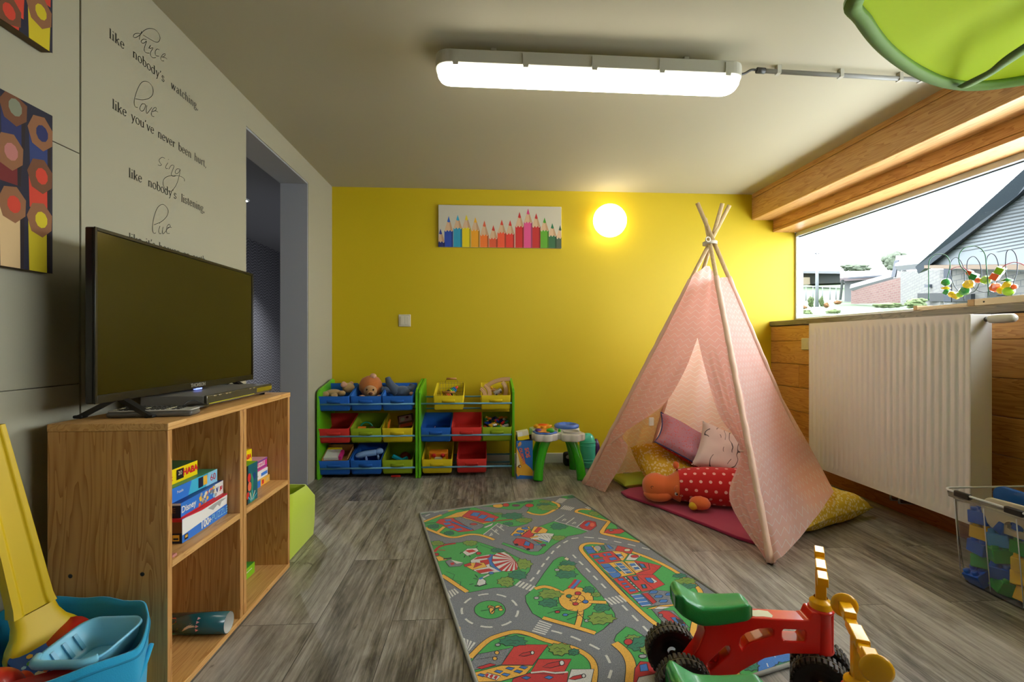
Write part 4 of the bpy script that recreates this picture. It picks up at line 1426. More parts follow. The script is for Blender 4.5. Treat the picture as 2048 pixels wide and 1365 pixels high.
# printed shapes of the rug, half millimetres from its far left corner: kind, ink, layer, outline or width, flags, points
RUG_ART = [
(0,1,1,1,0,[58,-255,235,-55,347,167,576,202,665,85,793,-14,1101,-165,1201,-260,1136,-359,1041,-419,932,-425,842,-328,691,-608,611,-603,536,-598,436,-662,342,-641,240,-545,84,-388]),
(0,1,1,1,0,[-23,49,29,101,108,66,33,-20,-10,-26]),
(1,7,2,180,2,[91,-401,240,-545,343,-650,436,-667,536,-598,630,-604,705,-655,788,-740]),
(1,7,2,180,0,[294,-387,239,-533]),
(1,7,2,180,0,[66,-242,237,-50]),
(1,7,2,180,0,[300,60,350,157]),
(0,10,2,1,0,[195,-277,231,-175,372,-150,610,-506,448,-541,325,-420,275,-340]),
(0,11,3,1,0,[374,-178,437,-119,696,-365,677,-436,600,-511]),
(0,9,4,1,0,[346,-272,368,-255,585,-468,561,-494]),
(0,9,4,0,0,[276,-295,335,-277,358,-326,300,-349]),
(0,9,4,0,0,[323,-389,381,-372,403,-419,346,-441]),
(0,9,4,0,0,[405,-457,463,-441,484,-487,428,-508]),
(0,9,4,0,0,[278,-200,338,-181,362,-232,303,-256]),
(0,7,2,1,0,[260,-157,399,9,536,71,458,-126]),
(0,7,3,1,0,[438,-125,479,-133,787,-285,687,-338]),
(0,10,3,1,0,[458,-112,535,77,686,37,854,-156,788,-280,677,-311]),
(0,9,4,1,0,[542,-88,580,4,657,-21,624,-128]),
(0,9,4,1,0,[625,-170,665,-75,737,-103,687,-202]),
(0,9,4,1,0,[692,-252,738,-160,808,-192,777,-279]),
(0,15,3,1,0,[687,-429,792,-312,776,-385,714,-443]),
(1,10,4,120,0,[788,-271,993,-229]),
(1,5,5,30,0,[788,-271,993,-229]),
(1,5,4,60,0,[67,-290,195,-277]),
(0,10,4,1,0,[625,-345,621,-356,611,-364,596,-368,579,-367,564,-362,553,-352,549,-340,553,-329,563,-320,578,-316,595,-317,610,-323,621,-333]),
(0,6,4,1,0,[1207,-272,1176,-288,1182,-316,1148,-320,1125,-344,1095,-323,1062,-324,1059,-296,1023,-285,1034,-261,1017,-233,1056,-224,1071,-201,1106,-214,1136,-195,1158,-216,1199,-219,1189,-250]),
(1,5,5,20,0,[1070,-264,1098,-245,1114,-266,1141,-255,1156,-275]),
(1,5,5,20,0,[1085,-297,1112,-289,1128,-300]),
(0,14,4,1,0,[1120,-137,1085,-160,1095,-203,1048,-207,1016,-237,978,-205,935,-209,926,-173,874,-158,891,-123,873,-84,927,-75,943,-41,988,-54,1029,-25,1059,-56,1109,-65,1093,-108]),
(1,5,5,20,0,[942,-126,978,-101,999,-130,1035,-113,1056,-142]),
(1,5,5,20,0,[963,-173,997,-162,1019,-177]),
(0,14,4,1,0,[993,-356,979,-369,984,-391,962,-393,948,-407,932,-391,913,-394,908,-376,885,-369,893,-350,887,-331,910,-326,917,-308,936,-313,954,-298,967,-315,988,-320,980,-342]),
(1,5,5,20,0,[916,-351,932,-338,941,-353,956,-344,965,-359]),
(1,5,5,20,0,[925,-376,940,-369,950,-377]),
(0,6,4,1,0,[902,-60,889,-69,893,-84,868,-83,854,-92,837,-81,816,-85,808,-73,785,-66,796,-53,791,-41,813,-38,817,-24,837,-27,857,-18,870,-32,890,-36,884,-50]),
(1,5,5,20,0,[818,-55,835,-46,845,-56,861,-51,871,-61]),
(1,5,5,20,0,[829,-72,845,-68,855,-73]),
(0,14,4,1,0,[245,-379,230,-394,239,-420,217,-424,203,-442,182,-422,161,-425,153,-403,126,-394,131,-373,119,-349,144,-342,149,-322,172,-329,190,-311,207,-330,233,-335,229,-362]),
(1,5,5,20,0,[157,-374,172,-358,185,-376,201,-365,214,-383]),
(1,5,5,20,0,[171,-403,187,-396,199,-405]),
(0,14,4,1,0,[406,-560,395,-574,401,-596,379,-596,367,-609,351,-594,332,-600,324,-582,302,-573,311,-554,304,-536,324,-530,326,-510,344,-514,361,-500,374,-519,393,-525,389,-546]),
(1,5,5,20,0,[331,-555,344,-542,355,-557,368,-548,379,-563]),
(1,5,5,20,0,[342,-580,356,-574,366,-581]),
(0,14,4,1,0,[553,123,530,110,532,91,488,94,466,83,436,95,396,89,381,107,344,117,368,134,354,151,388,156,392,177,430,172,464,181,485,160,521,155,517,137]),
(1,5,5,20,0,[401,132,428,144,447,129,474,136,493,122]),
(1,5,5,20,0,[420,109,448,114,466,106]),
(1,15,2,80,0,[67,-83,110,-25]),
(1,15,2,80,0,[145,23,188,82]),
(0,15,2,0,0,[9,-104,16,-121,42,-104,33,-90]),
(0,15,2,0,0,[22,-133,29,-150,56,-129,48,-115]),
(0,15,2,0,0,[35,-162,42,-178,71,-153,63,-139]),
(0,15,2,0,0,[47,-190,54,-207,85,-177,77,-163]),
(1,15,2,50,0,[687,-612,837,-328,942,-421]),
(1,15,2,50,0,[764,-471,839,-621]),
(1,15,2,50,0,[820,-388,890,-528]),
(1,15,2,50,0,[769,-574,746,-648]),
(1,15,2,40,0,[746,-648,766,-636,778,-599,757,-612]),
(1,15,2,50,0,[819,-484,794,-561]),
(1,15,2,40,0,[794,-561,816,-548,828,-510,807,-523]),
(1,15,2,50,0,[872,-375,846,-456]),
(1,15,2,40,0,[846,-456,868,-442,881,-402,859,-416]),
(0,1,1,1,0,[653,197,1026,308,1370,416,1485,322,1577,181,1538,80,1347,-127,1243,-109,1163,-6,1199,91,1160,216,1088,69,968,67,861,120,753,181]),
(1,7,2,180,2,[1167,-12,1214,-84,1326,-126,1423,-37,1571,169,1484,315]),
(0,6,4,1,0,[1549,96,1498,74,1497,39,1451,37,1420,1,1379,24,1329,21,1328,62,1287,79,1308,110,1280,148,1328,164,1351,198,1402,177,1444,196,1470,166,1529,165,1521,126]),
(1,5,5,20,0,[1349,107,1389,132,1409,104,1448,119,1468,91]),
(1,5,5,20,0,[1368,62,1405,73,1427,59]),
(0,14,3,1,0,[1462,198,1441,181,1444,153,1407,154,1384,139,1361,158,1329,151,1320,172,1286,184,1306,207,1300,230,1334,236,1342,262,1372,257,1403,273,1420,248,1449,241,1438,216]),
(1,5,4,20,0,[1339,205,1364,222,1378,203,1403,213,1416,195]),
(1,5,4,20,0,[1351,175,1375,182,1390,173]),
(0,6,4,1,0,[1476,308,1452,297,1456,276,1430,273,1410,256,1387,272,1361,271,1359,291,1330,299,1340,316,1328,337,1360,343,1372,360,1398,351,1423,365,1440,349,1471,346,1462,324]),
(1,5,5,20,0,[1369,315,1391,328,1403,313,1425,321,1437,306]),
(1,5,5,20,0,[1380,290,1401,296,1414,288]),
(0,7,3,1,0,[913,195,906,167,889,145,864,135,837,136,813,150,797,173,792,202,798,230,816,252,841,263,868,262,892,247,909,223]),
(0,10,4,1,0,[982,217,977,191,966,172,950,161,934,162,919,174,909,195,907,221,912,247,923,267,939,278,956,277,971,264,980,243]),
(0,14,3,1,0,[1171,299,1164,282,1148,269,1126,262,1102,264,1080,273,1066,288,1062,306,1069,323,1085,336,1107,343,1132,342,1153,332,1167,317]),
(0,10,3,1,0,[1259,187,1252,162,1236,143,1216,133,1194,134,1176,146,1164,167,1162,193,1169,218,1184,238,1205,248,1227,247,1246,234,1257,213]),
(0,8,3,1,0,[1103,196,1097,180,1084,167,1066,160,1046,162,1029,170,1017,184,1014,202,1019,218,1033,231,1051,238,1071,237,1088,228,1100,214]),
(0,14,4,1,0,[1270,321,1258,311,1260,295,1239,295,1226,286,1212,297,1194,294,1188,306,1168,313,1179,326,1174,339,1195,343,1200,357,1217,354,1235,364,1245,350,1262,346,1256,331]),
(1,5,5,20,0,[1198,325,1213,334,1221,324,1235,330,1243,319]),
(1,5,5,20,0,[1206,307,1220,312,1228,306]),
(0,15,2,0,0,[1591,420,1581,403,1669,374,1680,393]),
(0,15,2,0,0,[1574,390,1565,373,1651,343,1661,361]),
(0,15,2,0,0,[1558,361,1549,344,1633,311,1643,329]),
(0,15,2,0,0,[1542,332,1533,315,1615,280,1625,297]),
(0,15,2,0,0,[1526,303,1517,287,1597,249,1607,266]),
(0,15,2,0,0,[1612,171,1622,162,1553,50,1543,56]),
(0,15,2,0,0,[1630,155,1640,147,1572,39,1561,45]),
(0,15,2,0,0,[1648,140,1658,132,1590,28,1580,34]),
(0,15,2,0,0,[1665,125,1675,116,1608,17,1598,24]),
(0,15,2,0,0,[1683,110,1693,102,1626,6,1616,13]),
(0,15,2,0,0,[1701,95,1711,87,1644,-4,1634,2]),
(0,15,2,0,0,[1794,416,1799,400,1850,417,1844,431]),
(0,15,2,0,0,[1804,388,1810,372,1861,393,1855,407]),
(0,15,2,0,0,[1814,360,1820,344,1871,368,1865,382]),
(0,15,2,0,0,[1891,136,1877,125,1904,47,1917,55]),
(0,15,2,0,0,[1866,116,1852,105,1880,33,1893,41]),
(0,15,2,0,0,[1841,96,1827,85,1857,19,1870,27]),
(0,1,1,1,0,[1613,478,1756,543,1809,444,1681,391]),
(0,14,2,1,0,[1796,456,1780,445,1777,430,1755,432,1742,421,1728,430,1706,424,1703,439,1687,448,1702,461,1697,475,1714,480,1720,498,1739,493,1758,500,1765,484,1783,481,1780,467]),
(1,5,3,20,0,[1717,460,1733,470,1741,459,1756,465,1763,454]),
(1,5,3,20,0,[1723,442,1738,446,1747,441]),
(0,1,1,1,0,[1714,-39,1775,50,1879,19,1967,-69,2017,-247,2002,-344,1911,-255,1747,-86]),
(1,7,2,180,2,[1746,-92,1687,-37,1763,45,1877,13]),
(1,7,2,180,2,[1691,-47,1746,-92,1897,-268,1994,-343]),
(0,6,4,1,0,[1995,-116,1960,-132,1956,-157,1925,-159,1902,-185,1876,-169,1843,-171,1846,-141,1820,-129,1836,-106,1821,-79,1854,-67,1872,-42,1904,-57,1934,-43,1948,-65,1987,-65,1979,-93]),
(1,5,5,20,0,[1863,-108,1892,-90,1903,-110,1930,-99,1941,-119]),
(1,5,5,20,0,[1872,-141,1898,-133,1911,-143]),
(0,1,1,1,0,[1983,-356,2033,-452,2022,-663,1951,-706,1826,-639]),
(1,7,2,180,0,[1992,-343,1829,-628,1899,-691,1947,-717]),
(0,1,1,1,0,[1879,-531,2068,-542,2093,-654,2137,-830,2138,-871,2015,-772,1835,-648]),
(1,7,2,180,2,[1886,-532,1820,-647,1918,-715,2014,-776,2138,-871]),
(0,10,3,1,0,[1858,-640,1910,-552,2065,-552,2075,-617,2017,-668,1937,-672]),
(0,2,4,1,0,[1968,-583,1963,-592,1955,-600,1945,-603,1936,-603,1928,-598,1924,-590,1925,-580,1929,-571,1937,-564,1947,-560,1957,-561,1965,-565,1968,-573]),
(1,5,4,20,0,[1880,-642,1999,-576]),
(1,15,2,50,0,[1555,-128,1428,-301,1621,-484,1714,-589]),
(1,15,2,50,0,[1649,-220,1529,-388]),
(1,15,2,50,0,[1740,-309,1622,-479]),
(1,15,2,50,0,[1504,-300,1542,-247]),
(1,15,2,40,0,[1542,-247,1553,-270,1534,-297,1523,-274]),
(1,15,2,50,0,[1592,-392,1630,-340]),
(1,15,2,40,0,[1630,-340,1640,-362,1621,-388,1611,-366]),
(0,12,4,1,0,[1652,-455,1734,-328,1794,-312,1846,-353,1829,-466,1745,-574,1675,-533]),
(0,9,5,0,0,[1711,-433,1775,-349,1782,-384,1729,-478]),
(0,13,5,0,0,[1817,-431,1810,-453,1799,-471,1786,-480,1776,-479,1768,-469,1765,-451,1768,-428,1775,-406,1786,-388,1798,-379,1810,-379,1817,-390,1820,-409]),
(0,1,1,1,0,[1236,-448,1415,-309,1530,-414,1706,-596,1631,-652,1489,-702,1397,-809,1309,-911,1218,-1063,1145,-1098,1071,-1063,950,-936,853,-842,870,-804,1102,-1017,1176,-1016,1226,-927,1188,-829,1146,-750,1098,-560]),
(0,7,2,1,0,[945,-642,1028,-461,1099,-435,1158,-494,1022,-679]),
(0,9,3,1,0,[1144,-483,1139,-497,1127,-508,1111,-513,1094,-512,1079,-505,1069,-493,1066,-479,1071,-465,1083,-454,1099,-449,1117,-450,1132,-457,1141,-469]),
(0,9,3,1,0,[1089,-559,1084,-573,1072,-583,1056,-588,1039,-587,1025,-580,1015,-569,1012,-555,1017,-541,1028,-531,1044,-526,1061,-527,1076,-534,1086,-545]),
(0,9,3,1,0,[1049,-641,1044,-654,1033,-663,1017,-668,1001,-667,986,-661,976,-650,973,-636,978,-623,989,-613,1005,-608,1021,-609,1036,-616,1046,-627]),
(0,7,4,1,0,[1155,-464,1152,-475,1148,-483,1142,-488,1136,-487,1131,-482,1128,-473,1127,-462,1130,-451,1134,-443,1140,-438,1146,-439,1151,-444,1154,-453]),
(0,7,4,1,0,[1113,-549,1110,-559,1106,-567,1100,-572,1094,-571,1089,-566,1086,-558,1086,-547,1088,-536,1092,-528,1098,-524,1104,-524,1109,-529,1112,-538]),
(0,7,4,1,0,[1073,-618,1071,-629,1067,-637,1061,-641,1055,-640,1050,-636,1047,-627,1047,-617,1049,-607,1053,-599,1059,-594,1065,-595,1070,-600,1073,-608]),
(0,10,3,1,0,[1041,-680,1146,-514,1179,-637,1148,-732]),
(0,7,4,1,0,[1148,-587,1197,-441,1274,-458,1325,-537,1294,-613,1169,-617]),
(0,10,5,1,0,[1182,-570,1237,-456,1273,-484,1208,-607]),
(0,15,3,1,0,[1128,-749,1177,-636,1294,-608,1372,-636,1293,-840,1191,-764]),
(1,9,4,100,0,[1212,-742,1289,-825]),
(1,10,4,100,0,[1159,-762,1229,-832]),
(1,7,4,120,0,[1131,-715,1209,-685]),
(1,5,5,20,0,[1196,-638,1234,-710]),
(1,5,5,20,0,[1232,-649,1264,-725]),
(1,5,5,20,0,[1269,-661,1294,-740]),
(1,5,5,20,0,[1305,-672,1323,-756]),
(1,9,4,80,0,[1151,-881,1261,-866]),
(0,8,4,1,0,[1257,-891,1254,-902,1247,-910,1237,-915,1227,-914,1219,-909,1214,-900,1213,-889,1216,-878,1224,-869,1233,-865,1243,-866,1252,-871,1257,-880]),
(0,12,5,1,0,[961,-801,1000,-723,1073,-745,1150,-870,1135,-963,1079,-976,1042,-900,979,-883]),
(0,9,6,1,0,[1054,-879,1080,-790,1120,-830,1102,-903]),
(0,5,6,0,0,[1008,-868,1006,-879,1000,-887,993,-892,985,-891,978,-886,974,-877,973,-866,975,-855,981,-846,988,-842,996,-842,1003,-848,1007,-857]),
(0,5,6,0,0,[1106,-971,1103,-982,1098,-990,1090,-994,1083,-994,1076,-988,1072,-980,1071,-969,1074,-959,1079,-951,1087,-946,1095,-947,1101,-952,1105,-961]),
(0,14,4,1,0,[1544,-462,1510,-485,1503,-516,1467,-512,1445,-542,1419,-526,1380,-536,1377,-499,1353,-481,1377,-452,1362,-420,1392,-404,1405,-366,1441,-380,1473,-367,1485,-401,1522,-402,1518,-435]),
(1,5,5,20,0,[1401,-453,1430,-430,1443,-456,1471,-441,1483,-466]),
(1,5,5,20,0,[1412,-494,1439,-484,1453,-497]),
(0,6,4,1,0,[1474,-740,1446,-754,1447,-778,1421,-781,1402,-805,1380,-788,1353,-789,1354,-763,1329,-753,1340,-732,1327,-707,1357,-697,1370,-676,1397,-688,1421,-674,1436,-692,1468,-693,1461,-720]),
(1,5,5,20,0,[1366,-733,1388,-717,1399,-735,1421,-725,1431,-743]),
(1,5,5,20,0,[1375,-763,1396,-756,1408,-765]),
(1,15,2,80,0,[1050,-1547,1086,-1485]),
(1,15,2,80,0,[1116,-1433,1144,-1367]),
(1,15,2,80,0,[1168,-1311,1171,-1303,1198,-1246]),
(1,15,2,80,0,[1223,-1192,1228,-1181,1255,-1127]),
(1,15,2,80,0,[1282,-1073,1311,-1014,1314,-1009]),
(1,15,2,80,0,[1348,-959,1388,-899]),
(1,15,2,80,0,[1425,-853,1476,-801]),
(1,15,2,80,0,[1518,-759,1588,-741]),
(1,15,2,80,0,[1646,-731,1717,-745]),
(1,15,2,80,0,[1773,-763,1836,-798]),
(1,15,2,80,0,[1664,-738,1735,-751]),
(1,15,2,80,0,[1791,-770,1852,-807]),
(1,15,2,80,0,[1904,-838,1923,-850,1963,-879]),
(1,15,2,80,0,[2012,-913,2036,-930,2070,-956]),
(1,15,2,80,0,[2117,-993,2174,-1037]),
(0,1,1,1,0,[171,-733,308,-811,441,-784,633,-773,749,-871,877,-988,996,-1140,1086,-1280,1058,-1388,976,-1519,930,-1597,880,-1633,770,-1626,579,-1686,508,-1572,421,-1470,344,-1389,272,-1117]),
(1,7,2,180,0,[349,-1401,396,-1452,484,-1570,567,-1675]),
(0,7,2,1,0,[264,-1077,311,-1059,380,-1133,307,-1158]),
(0,6,4,1,0,[641,-808,617,-823,623,-848,597,-851,582,-875,557,-857,531,-858,527,-831,499,-821,506,-800,489,-774,517,-765,527,-743,556,-756,577,-740,596,-758,628,-760,625,-788]),
(1,5,5,20,0,[533,-802,552,-785,566,-804,586,-793,600,-812]),
(1,5,5,20,0,[547,-832,567,-824,581,-834]),
(0,6,4,1,0,[335,-797,320,-814,324,-838,294,-835,280,-850,259,-835,234,-844,222,-823,196,-811,210,-789,199,-769,222,-761,222,-735,248,-740,270,-727,287,-752,311,-757,310,-780]),
(1,5,5,20,0,[232,-791,249,-775,264,-792,281,-782,295,-800]),
(1,5,5,20,0,[248,-819,265,-812,279,-821]),
(0,14,4,1,0,[885,-978,864,-991,862,-1007,835,-1005,822,-1019,802,-1011,775,-1016,769,-997,749,-986,764,-971,752,-954,772,-947,777,-926,804,-934,825,-927,837,-946,863,-947,863,-964]),
(1,5,5,20,0,[782,-972,801,-960,812,-974,831,-966,842,-980]),
(1,5,5,20,0,[794,-994,812,-989,824,-996]),
(0,6,4,1,0,[1106,-1259,1079,-1286,1075,-1322,1047,-1319,1031,-1354,1010,-1337,980,-1348,978,-1306,958,-1285,975,-1251,962,-1215,985,-1196,995,-1151,1024,-1169,1048,-1152,1059,-1191,1088,-1190,1086,-1228]),
(1,5,5,20,0,[994,-1252,1016,-1225,1027,-1254,1048,-1237,1059,-1266]),
(1,5,5,20,0,[1004,-1300,1024,-1287,1036,-1302]),
(0,14,4,1,0,[1041,-1448,1021,-1468,1025,-1502,991,-1501,969,-1520,947,-1497,917,-1506,908,-1480,875,-1467,892,-1439,884,-1411,918,-1403,925,-1373,954,-1378,983,-1357,1000,-1387,1029,-1395,1018,-1427]),
(1,5,5,20,0,[923,-1441,947,-1420,961,-1443,984,-1430,998,-1452]),
(1,5,5,20,0,[936,-1477,959,-1468,973,-1479]),
(0,6,4,1,0,[930,-1546,911,-1566,916,-1602,889,-1606,871,-1630,850,-1604,826,-1609,820,-1580,791,-1568,801,-1538,792,-1506,822,-1497,831,-1468,856,-1477,880,-1452,896,-1479,924,-1486,914,-1523]),
(1,5,5,20,0,[830,-1540,850,-1518,862,-1542,882,-1527,894,-1551]),
(1,5,5,20,0,[841,-1579,861,-1569,873,-1581]),
(1,5,3,20,0,[388,-1348,458,-1404,447,-1488,514,-1524,509,-1588]),
(1,5,3,20,0,[653,-843,729,-915,785,-962]),
(0,15,5,1,0,[766,-1090,801,-1037,867,-1013,910,-1064,943,-1157,973,-1274,965,-1347,921,-1373,877,-1377,835,-1367,790,-1291,760,-1195]),
(0,12,6,0,0,[954,-1163,766,-1090,783,-1064]),
(0,12,6,0,0,[954,-1163,801,-1037,834,-1025]),
(0,12,6,0,0,[954,-1163,867,-1013,888,-1039]),
(0,12,6,0,0,[954,-1163,910,-1064,927,-1111]),
(0,12,6,0,0,[954,-1163,973,-1274,969,-1311]),
(0,12,6,0,0,[954,-1163,965,-1347,943,-1360]),
(0,12,6,0,0,[954,-1163,921,-1373,899,-1375]),
(0,12,6,0,0,[954,-1163,877,-1377,856,-1372]),
(0,12,6,0,0,[954,-1163,835,-1367,813,-1329]),
(0,12,6,0,0,[954,-1163,790,-1291,775,-1243]),
(0,12,6,0,0,[954,-1163,760,-1195,763,-1143]),
(1,9,4,220,2,[839,-1361,794,-1309,751,-1213,738,-1135,764,-1055]),
(1,9,5,80,0,[766,-1090,760,-1195,790,-1291,835,-1367]),
(0,15,3,1,0,[576,-1164,624,-1094,760,-1045,731,-1144,743,-1279,834,-1374,674,-1409,607,-1343]),
(0,12,4,0,0,[602,-1146,637,-1099,760,-1069,732,-1124]),
(0,12,4,0,0,[656,-1169,731,-1144,739,-1232,674,-1275]),
(0,12,4,0,0,[623,-1344,734,-1315,776,-1353,658,-1396]),
(0,7,4,1,0,[527,-1251,586,-1207,691,-1210,717,-1286,598,-1334]),
(0,12,5,1,0,[625,-1200,678,-1241,606,-1302]),
(0,12,5,1,0,[522,-1238,577,-1203,587,-1255,536,-1276]),
(0,3,4,1,0,[503,-998,542,-925,626,-919,647,-975,600,-1035,547,-1073]),
(0,10,5,0,0,[524,-963,589,-946,627,-984,563,-1012]),
(1,5,5,40,0,[498,-987,481,-1028]),
(1,5,5,40,0,[528,-1062,521,-1102]),
(1,5,5,40,0,[564,-1064,574,-1095]),
(1,5,5,40,0,[621,-908,635,-876]),
(0,2,4,1,0,[365,-1171,406,-1125,445,-1176,525,-1209,493,-1264,407,-1268]),
(0,3,5,0,0,[407,-1135,443,-1157,516,-1199,464,-1215]),
(0,12,5,0,0,[407,-1202,436,-1185,447,-1224,423,-1241]),
(1,5,5,100,0,[344,-1121,414,-1105]),
(0,3,4,1,0,[635,-1572,650,-1483,675,-1468,707,-1520,703,-1576,659,-1597]),
(0,3,4,1,0,[675,-1460,724,-1412,741,-1430,691,-1477]),
(0,9,5,0,0,[650,-1475,683,-1452,683,-1485,659,-1500]),
(1,5,5,80,0,[620,-1591,659,-1600,715,-1568]),
(1,5,5,40,0,[620,-1414,642,-1466]),
(1,5,5,40,0,[609,-1473,642,-1491]),
(1,5,5,40,0,[579,-1568,611,-1562]),
(0,9,5,1,0,[771,-1397,768,-1406,763,-1413,754,-1416,745,-1416,737,-1411,731,-1404,729,-1395,731,-1386,737,-1379,745,-1375,755,-1376,763,-1380,769,-1388]),
(0,12,4,1,0,[669,-1029,666,-1041,660,-1051,651,-1056,641,-1055,632,-1049,625,-1039,623,-1026,625,-1014,631,-1004,640,-999,651,-999,660,-1005,666,-1016]),
(1,12,3,140,2,[432,-802,329,-828,272,-883,256,-973]),
(0,12,3,1,0,[300,-1028,298,-1040,293,-1050,285,-1055,274,-1054,265,-1048,258,-1038,254,-1025,255,-1012,260,-1003,269,-997,279,-998,289,-1004,296,-1015]),
(1,12,3,60,0,[263,-931,348,-946]),
(0,1,2,1,0,[840,-1932,837,-1954,830,-1974,819,-1993,806,-2008,789,-2021,771,-2030,751,-2035,730,-2036,710,-2032,690,-2025,672,-2014,656,-2000,643,-1982,633,-1963,626,-1941,624,-1919,625,-1897,631,-1875,641,-1855,654,-1838,671,-1824,691,-1814,712,-1808,733,-1807,755,-1811,776,-1819,795,-1831,812,-1847,825,-1866,834,-1887,839,-1909]),
(1,15,2,80,0,[926,-1946,922,-1978,912,-2008,905,-2023]),
(1,15,2,80,0,[871,-2072,862,-2082,839,-2100,813,-2113,806,-2116]),
(1,15,2,80,0,[747,-2128,729,-2129,701,-2125,673,-2116,669,-2114]),
(1,15,2,80,0,[618,-2084,598,-2066,578,-2042,567,-2023]),
(1,15,2,80,0,[544,-1968,541,-1955,537,-1923,538,-1890,538,-1889]),
(1,15,2,80,0,[554,-1831,555,-1827,570,-1799,590,-1773,599,-1765]),
(1,15,2,80,0,[648,-1731,671,-1722,702,-1715,725,-1715]),
(1,15,2,80,0,[784,-1725,798,-1730,828,-1745,852,-1765]),
(1,15,2,80,0,[891,-1810,897,-1818,911,-1849,921,-1881,921,-1884]),
(1,5,3,30,0,[669,-1937,727,-1925]),
(0,7,3,1,0,[766,-1930,763,-1952,758,-1969,750,-1979,742,-1978,735,-1968,730,-1950,728,-1928,730,-1905,736,-1887,744,-1877,752,-1878,760,-1889,764,-1907]),
(0,7,3,1,0,[749,-1890,747,-1898,743,-1904,736,-1907,729,-1906,723,-1903,719,-1896,717,-1888,719,-1880,723,-1874,730,-1870,737,-1871,743,-1875,748,-1881]),
(0,7,3,1,0,[818,-1896,815,-1904,808,-1910,798,-1913,787,-1912,777,-1908,770,-1902,768,-1893,771,-1886,778,-1879,788,-1876,799,-1877,809,-1881,816,-1888]),
(0,7,3,1,0,[824,-1931,822,-1937,817,-1943,811,-1945,804,-1945,797,-1941,793,-1936,792,-1929,794,-1922,798,-1917,805,-1914,812,-1915,818,-1918,822,-1924]),
(1,5,4,50,0,[741,-1961,763,-1923,815,-1887]),
(1,5,4,30,0,[720,-1881,763,-1917]),
(0,15,2,0,0,[411,-1664,420,-1657,453,-1750,443,-1762]),
(0,15,2,0,0,[427,-1652,437,-1645,471,-1728,461,-1741]),
(0,15,2,0,0,[444,-1639,453,-1632,489,-1707,478,-1719]),
(0,15,2,0,0,[461,-1627,470,-1620,507,-1685,496,-1698]),
(0,15,2,0,0,[971,-1530,985,-1542,940,-1612,926,-1600]),
(0,15,2,0,0,[996,-1551,1010,-1563,965,-1632,950,-1621]),
(0,15,2,0,0,[1021,-1572,1035,-1584,989,-1653,975,-1641]),
(0,15,2,0,0,[1046,-1592,1059,-1604,1013,-1673,999,-1662]),
(0,15,2,0,0,[1070,-1613,1084,-1624,1037,-1693,1023,-1682]),
(0,15,2,0,0,[1061,-2070,1054,-2082,1133,-2136,1140,-2125]),
(0,15,2,0,0,[1049,-2092,1043,-2104,1122,-2156,1128,-2145]),
(0,15,2,0,0,[1038,-2114,1031,-2126,1111,-2176,1117,-2164]),
(0,15,2,0,0,[1026,-2135,1020,-2147,1100,-2195,1106,-2184]),
(0,15,2,0,0,[1015,-2156,1008,-2168,1090,-2214,1096,-2203]),
(0,15,2,0,0,[1004,-2177,997,-2189,1079,-2233,1085,-2222]),
(0,15,2,0,0,[560,-2231,573,-2240,576,-2327,571,-2319]),
(0,15,2,0,0,[583,-2247,596,-2256,584,-2339,579,-2332]),
(0,15,2,0,0,[605,-2263,618,-2272,592,-2352,588,-2345]),
(0,15,2,0,0,[628,-2278,641,-2287,601,-2365,596,-2358]),
(0,7,2,0,0,[521,-2110,538,-2117,543,-2157,533,-2162]),
(0,1,1,1,0,[1331,-1149,1370,-1127,1406,-1163,1435,-1270,1468,-1440,1532,-1671,1565,-1854,1584,-2019,1573,-2076,1461,-2196,1397,-2244,1312,-2204,1090,-2066,1022,-1986,991,-1842,993,-1755,1070,-1644,1171,-1422,1282,-1201]),
(0,0,3,1,0,[1376,-1177,1402,-1147,1424,-1179,1401,-1214]),
(0,7,2,1,0,[1480,-1832,1466,-1873,1445,-1911,1418,-1941,1388,-1964,1356,-1977,1324,-1980,1294,-1973,1268,-1957,1247,-1931,1233,-1898,1227,-1859,1229,-1817,1240,-1775,1259,-1734,1286,-1700,1318,-1673,1352,-1657,1388,-1653,1420,-1662,1448,-1681,1469,-1711,1482,-1748,1485,-1789]),
(1,7,3,180,2,[1074,-1663,1146,-1625,1203,-1657,1270,-1731]),
(1,7,3,180,0,[1440,-1864,1562,-1880]),
(1,7,3,180,0,[1361,-1967,1329,-2080,1291,-2177]),
(1,7,3,180,2,[1087,-2043,1162,-2089,1260,-2145,1345,-2198,1399,-2235]),
(0,6,5,1,0,[1284,-1751,1254,-1770,1248,-1794,1208,-1790,1186,-1810,1159,-1796,1119,-1805,1112,-1779,1083,-1764,1109,-1741,1095,-1717,1126,-1707,1135,-1676,1173,-1685,1207,-1675,1221,-1703,1257,-1706,1253,-1731]),
(1,5,6,20,0,[1136,-1742,1164,-1725,1179,-1745,1207,-1734,1222,-1754]),
(1,5,6,20,0,[1149,-1774,1176,-1767,1192,-1777]),
(0,14,3,1,0,[1222,-1869,1202,-1883,1206,-1908,1177,-1910,1156,-1926,1135,-1907,1109,-1910,1104,-1891,1073,-1882,1086,-1861,1079,-1839,1111,-1834,1121,-1814,1147,-1820,1173,-1803,1189,-1822,1218,-1828,1206,-1853]),
(1,5,4,20,0,[1117,-1863,1139,-1848,1151,-1865,1173,-1855,1184,-1872]),
(1,5,4,20,0,[1127,-1890,1148,-1883,1161,-1892]),
(0,14,3,1,0,[1476,-1272,1452,-1286,1447,-1306,1415,-1303,1397,-1318,1376,-1307,1343,-1314,1338,-1294,1315,-1282,1337,-1263,1327,-1245,1352,-1237,1360,-1213,1390,-1220,1417,-1211,1427,-1234,1455,-1237,1451,-1256]),
(1,5,4,20,0,[1358,-1265,1382,-1251,1393,-1267,1416,-1258,1427,-1274]),
(1,5,4,20,0,[1368,-1290,1390,-1284,1402,-1292]),
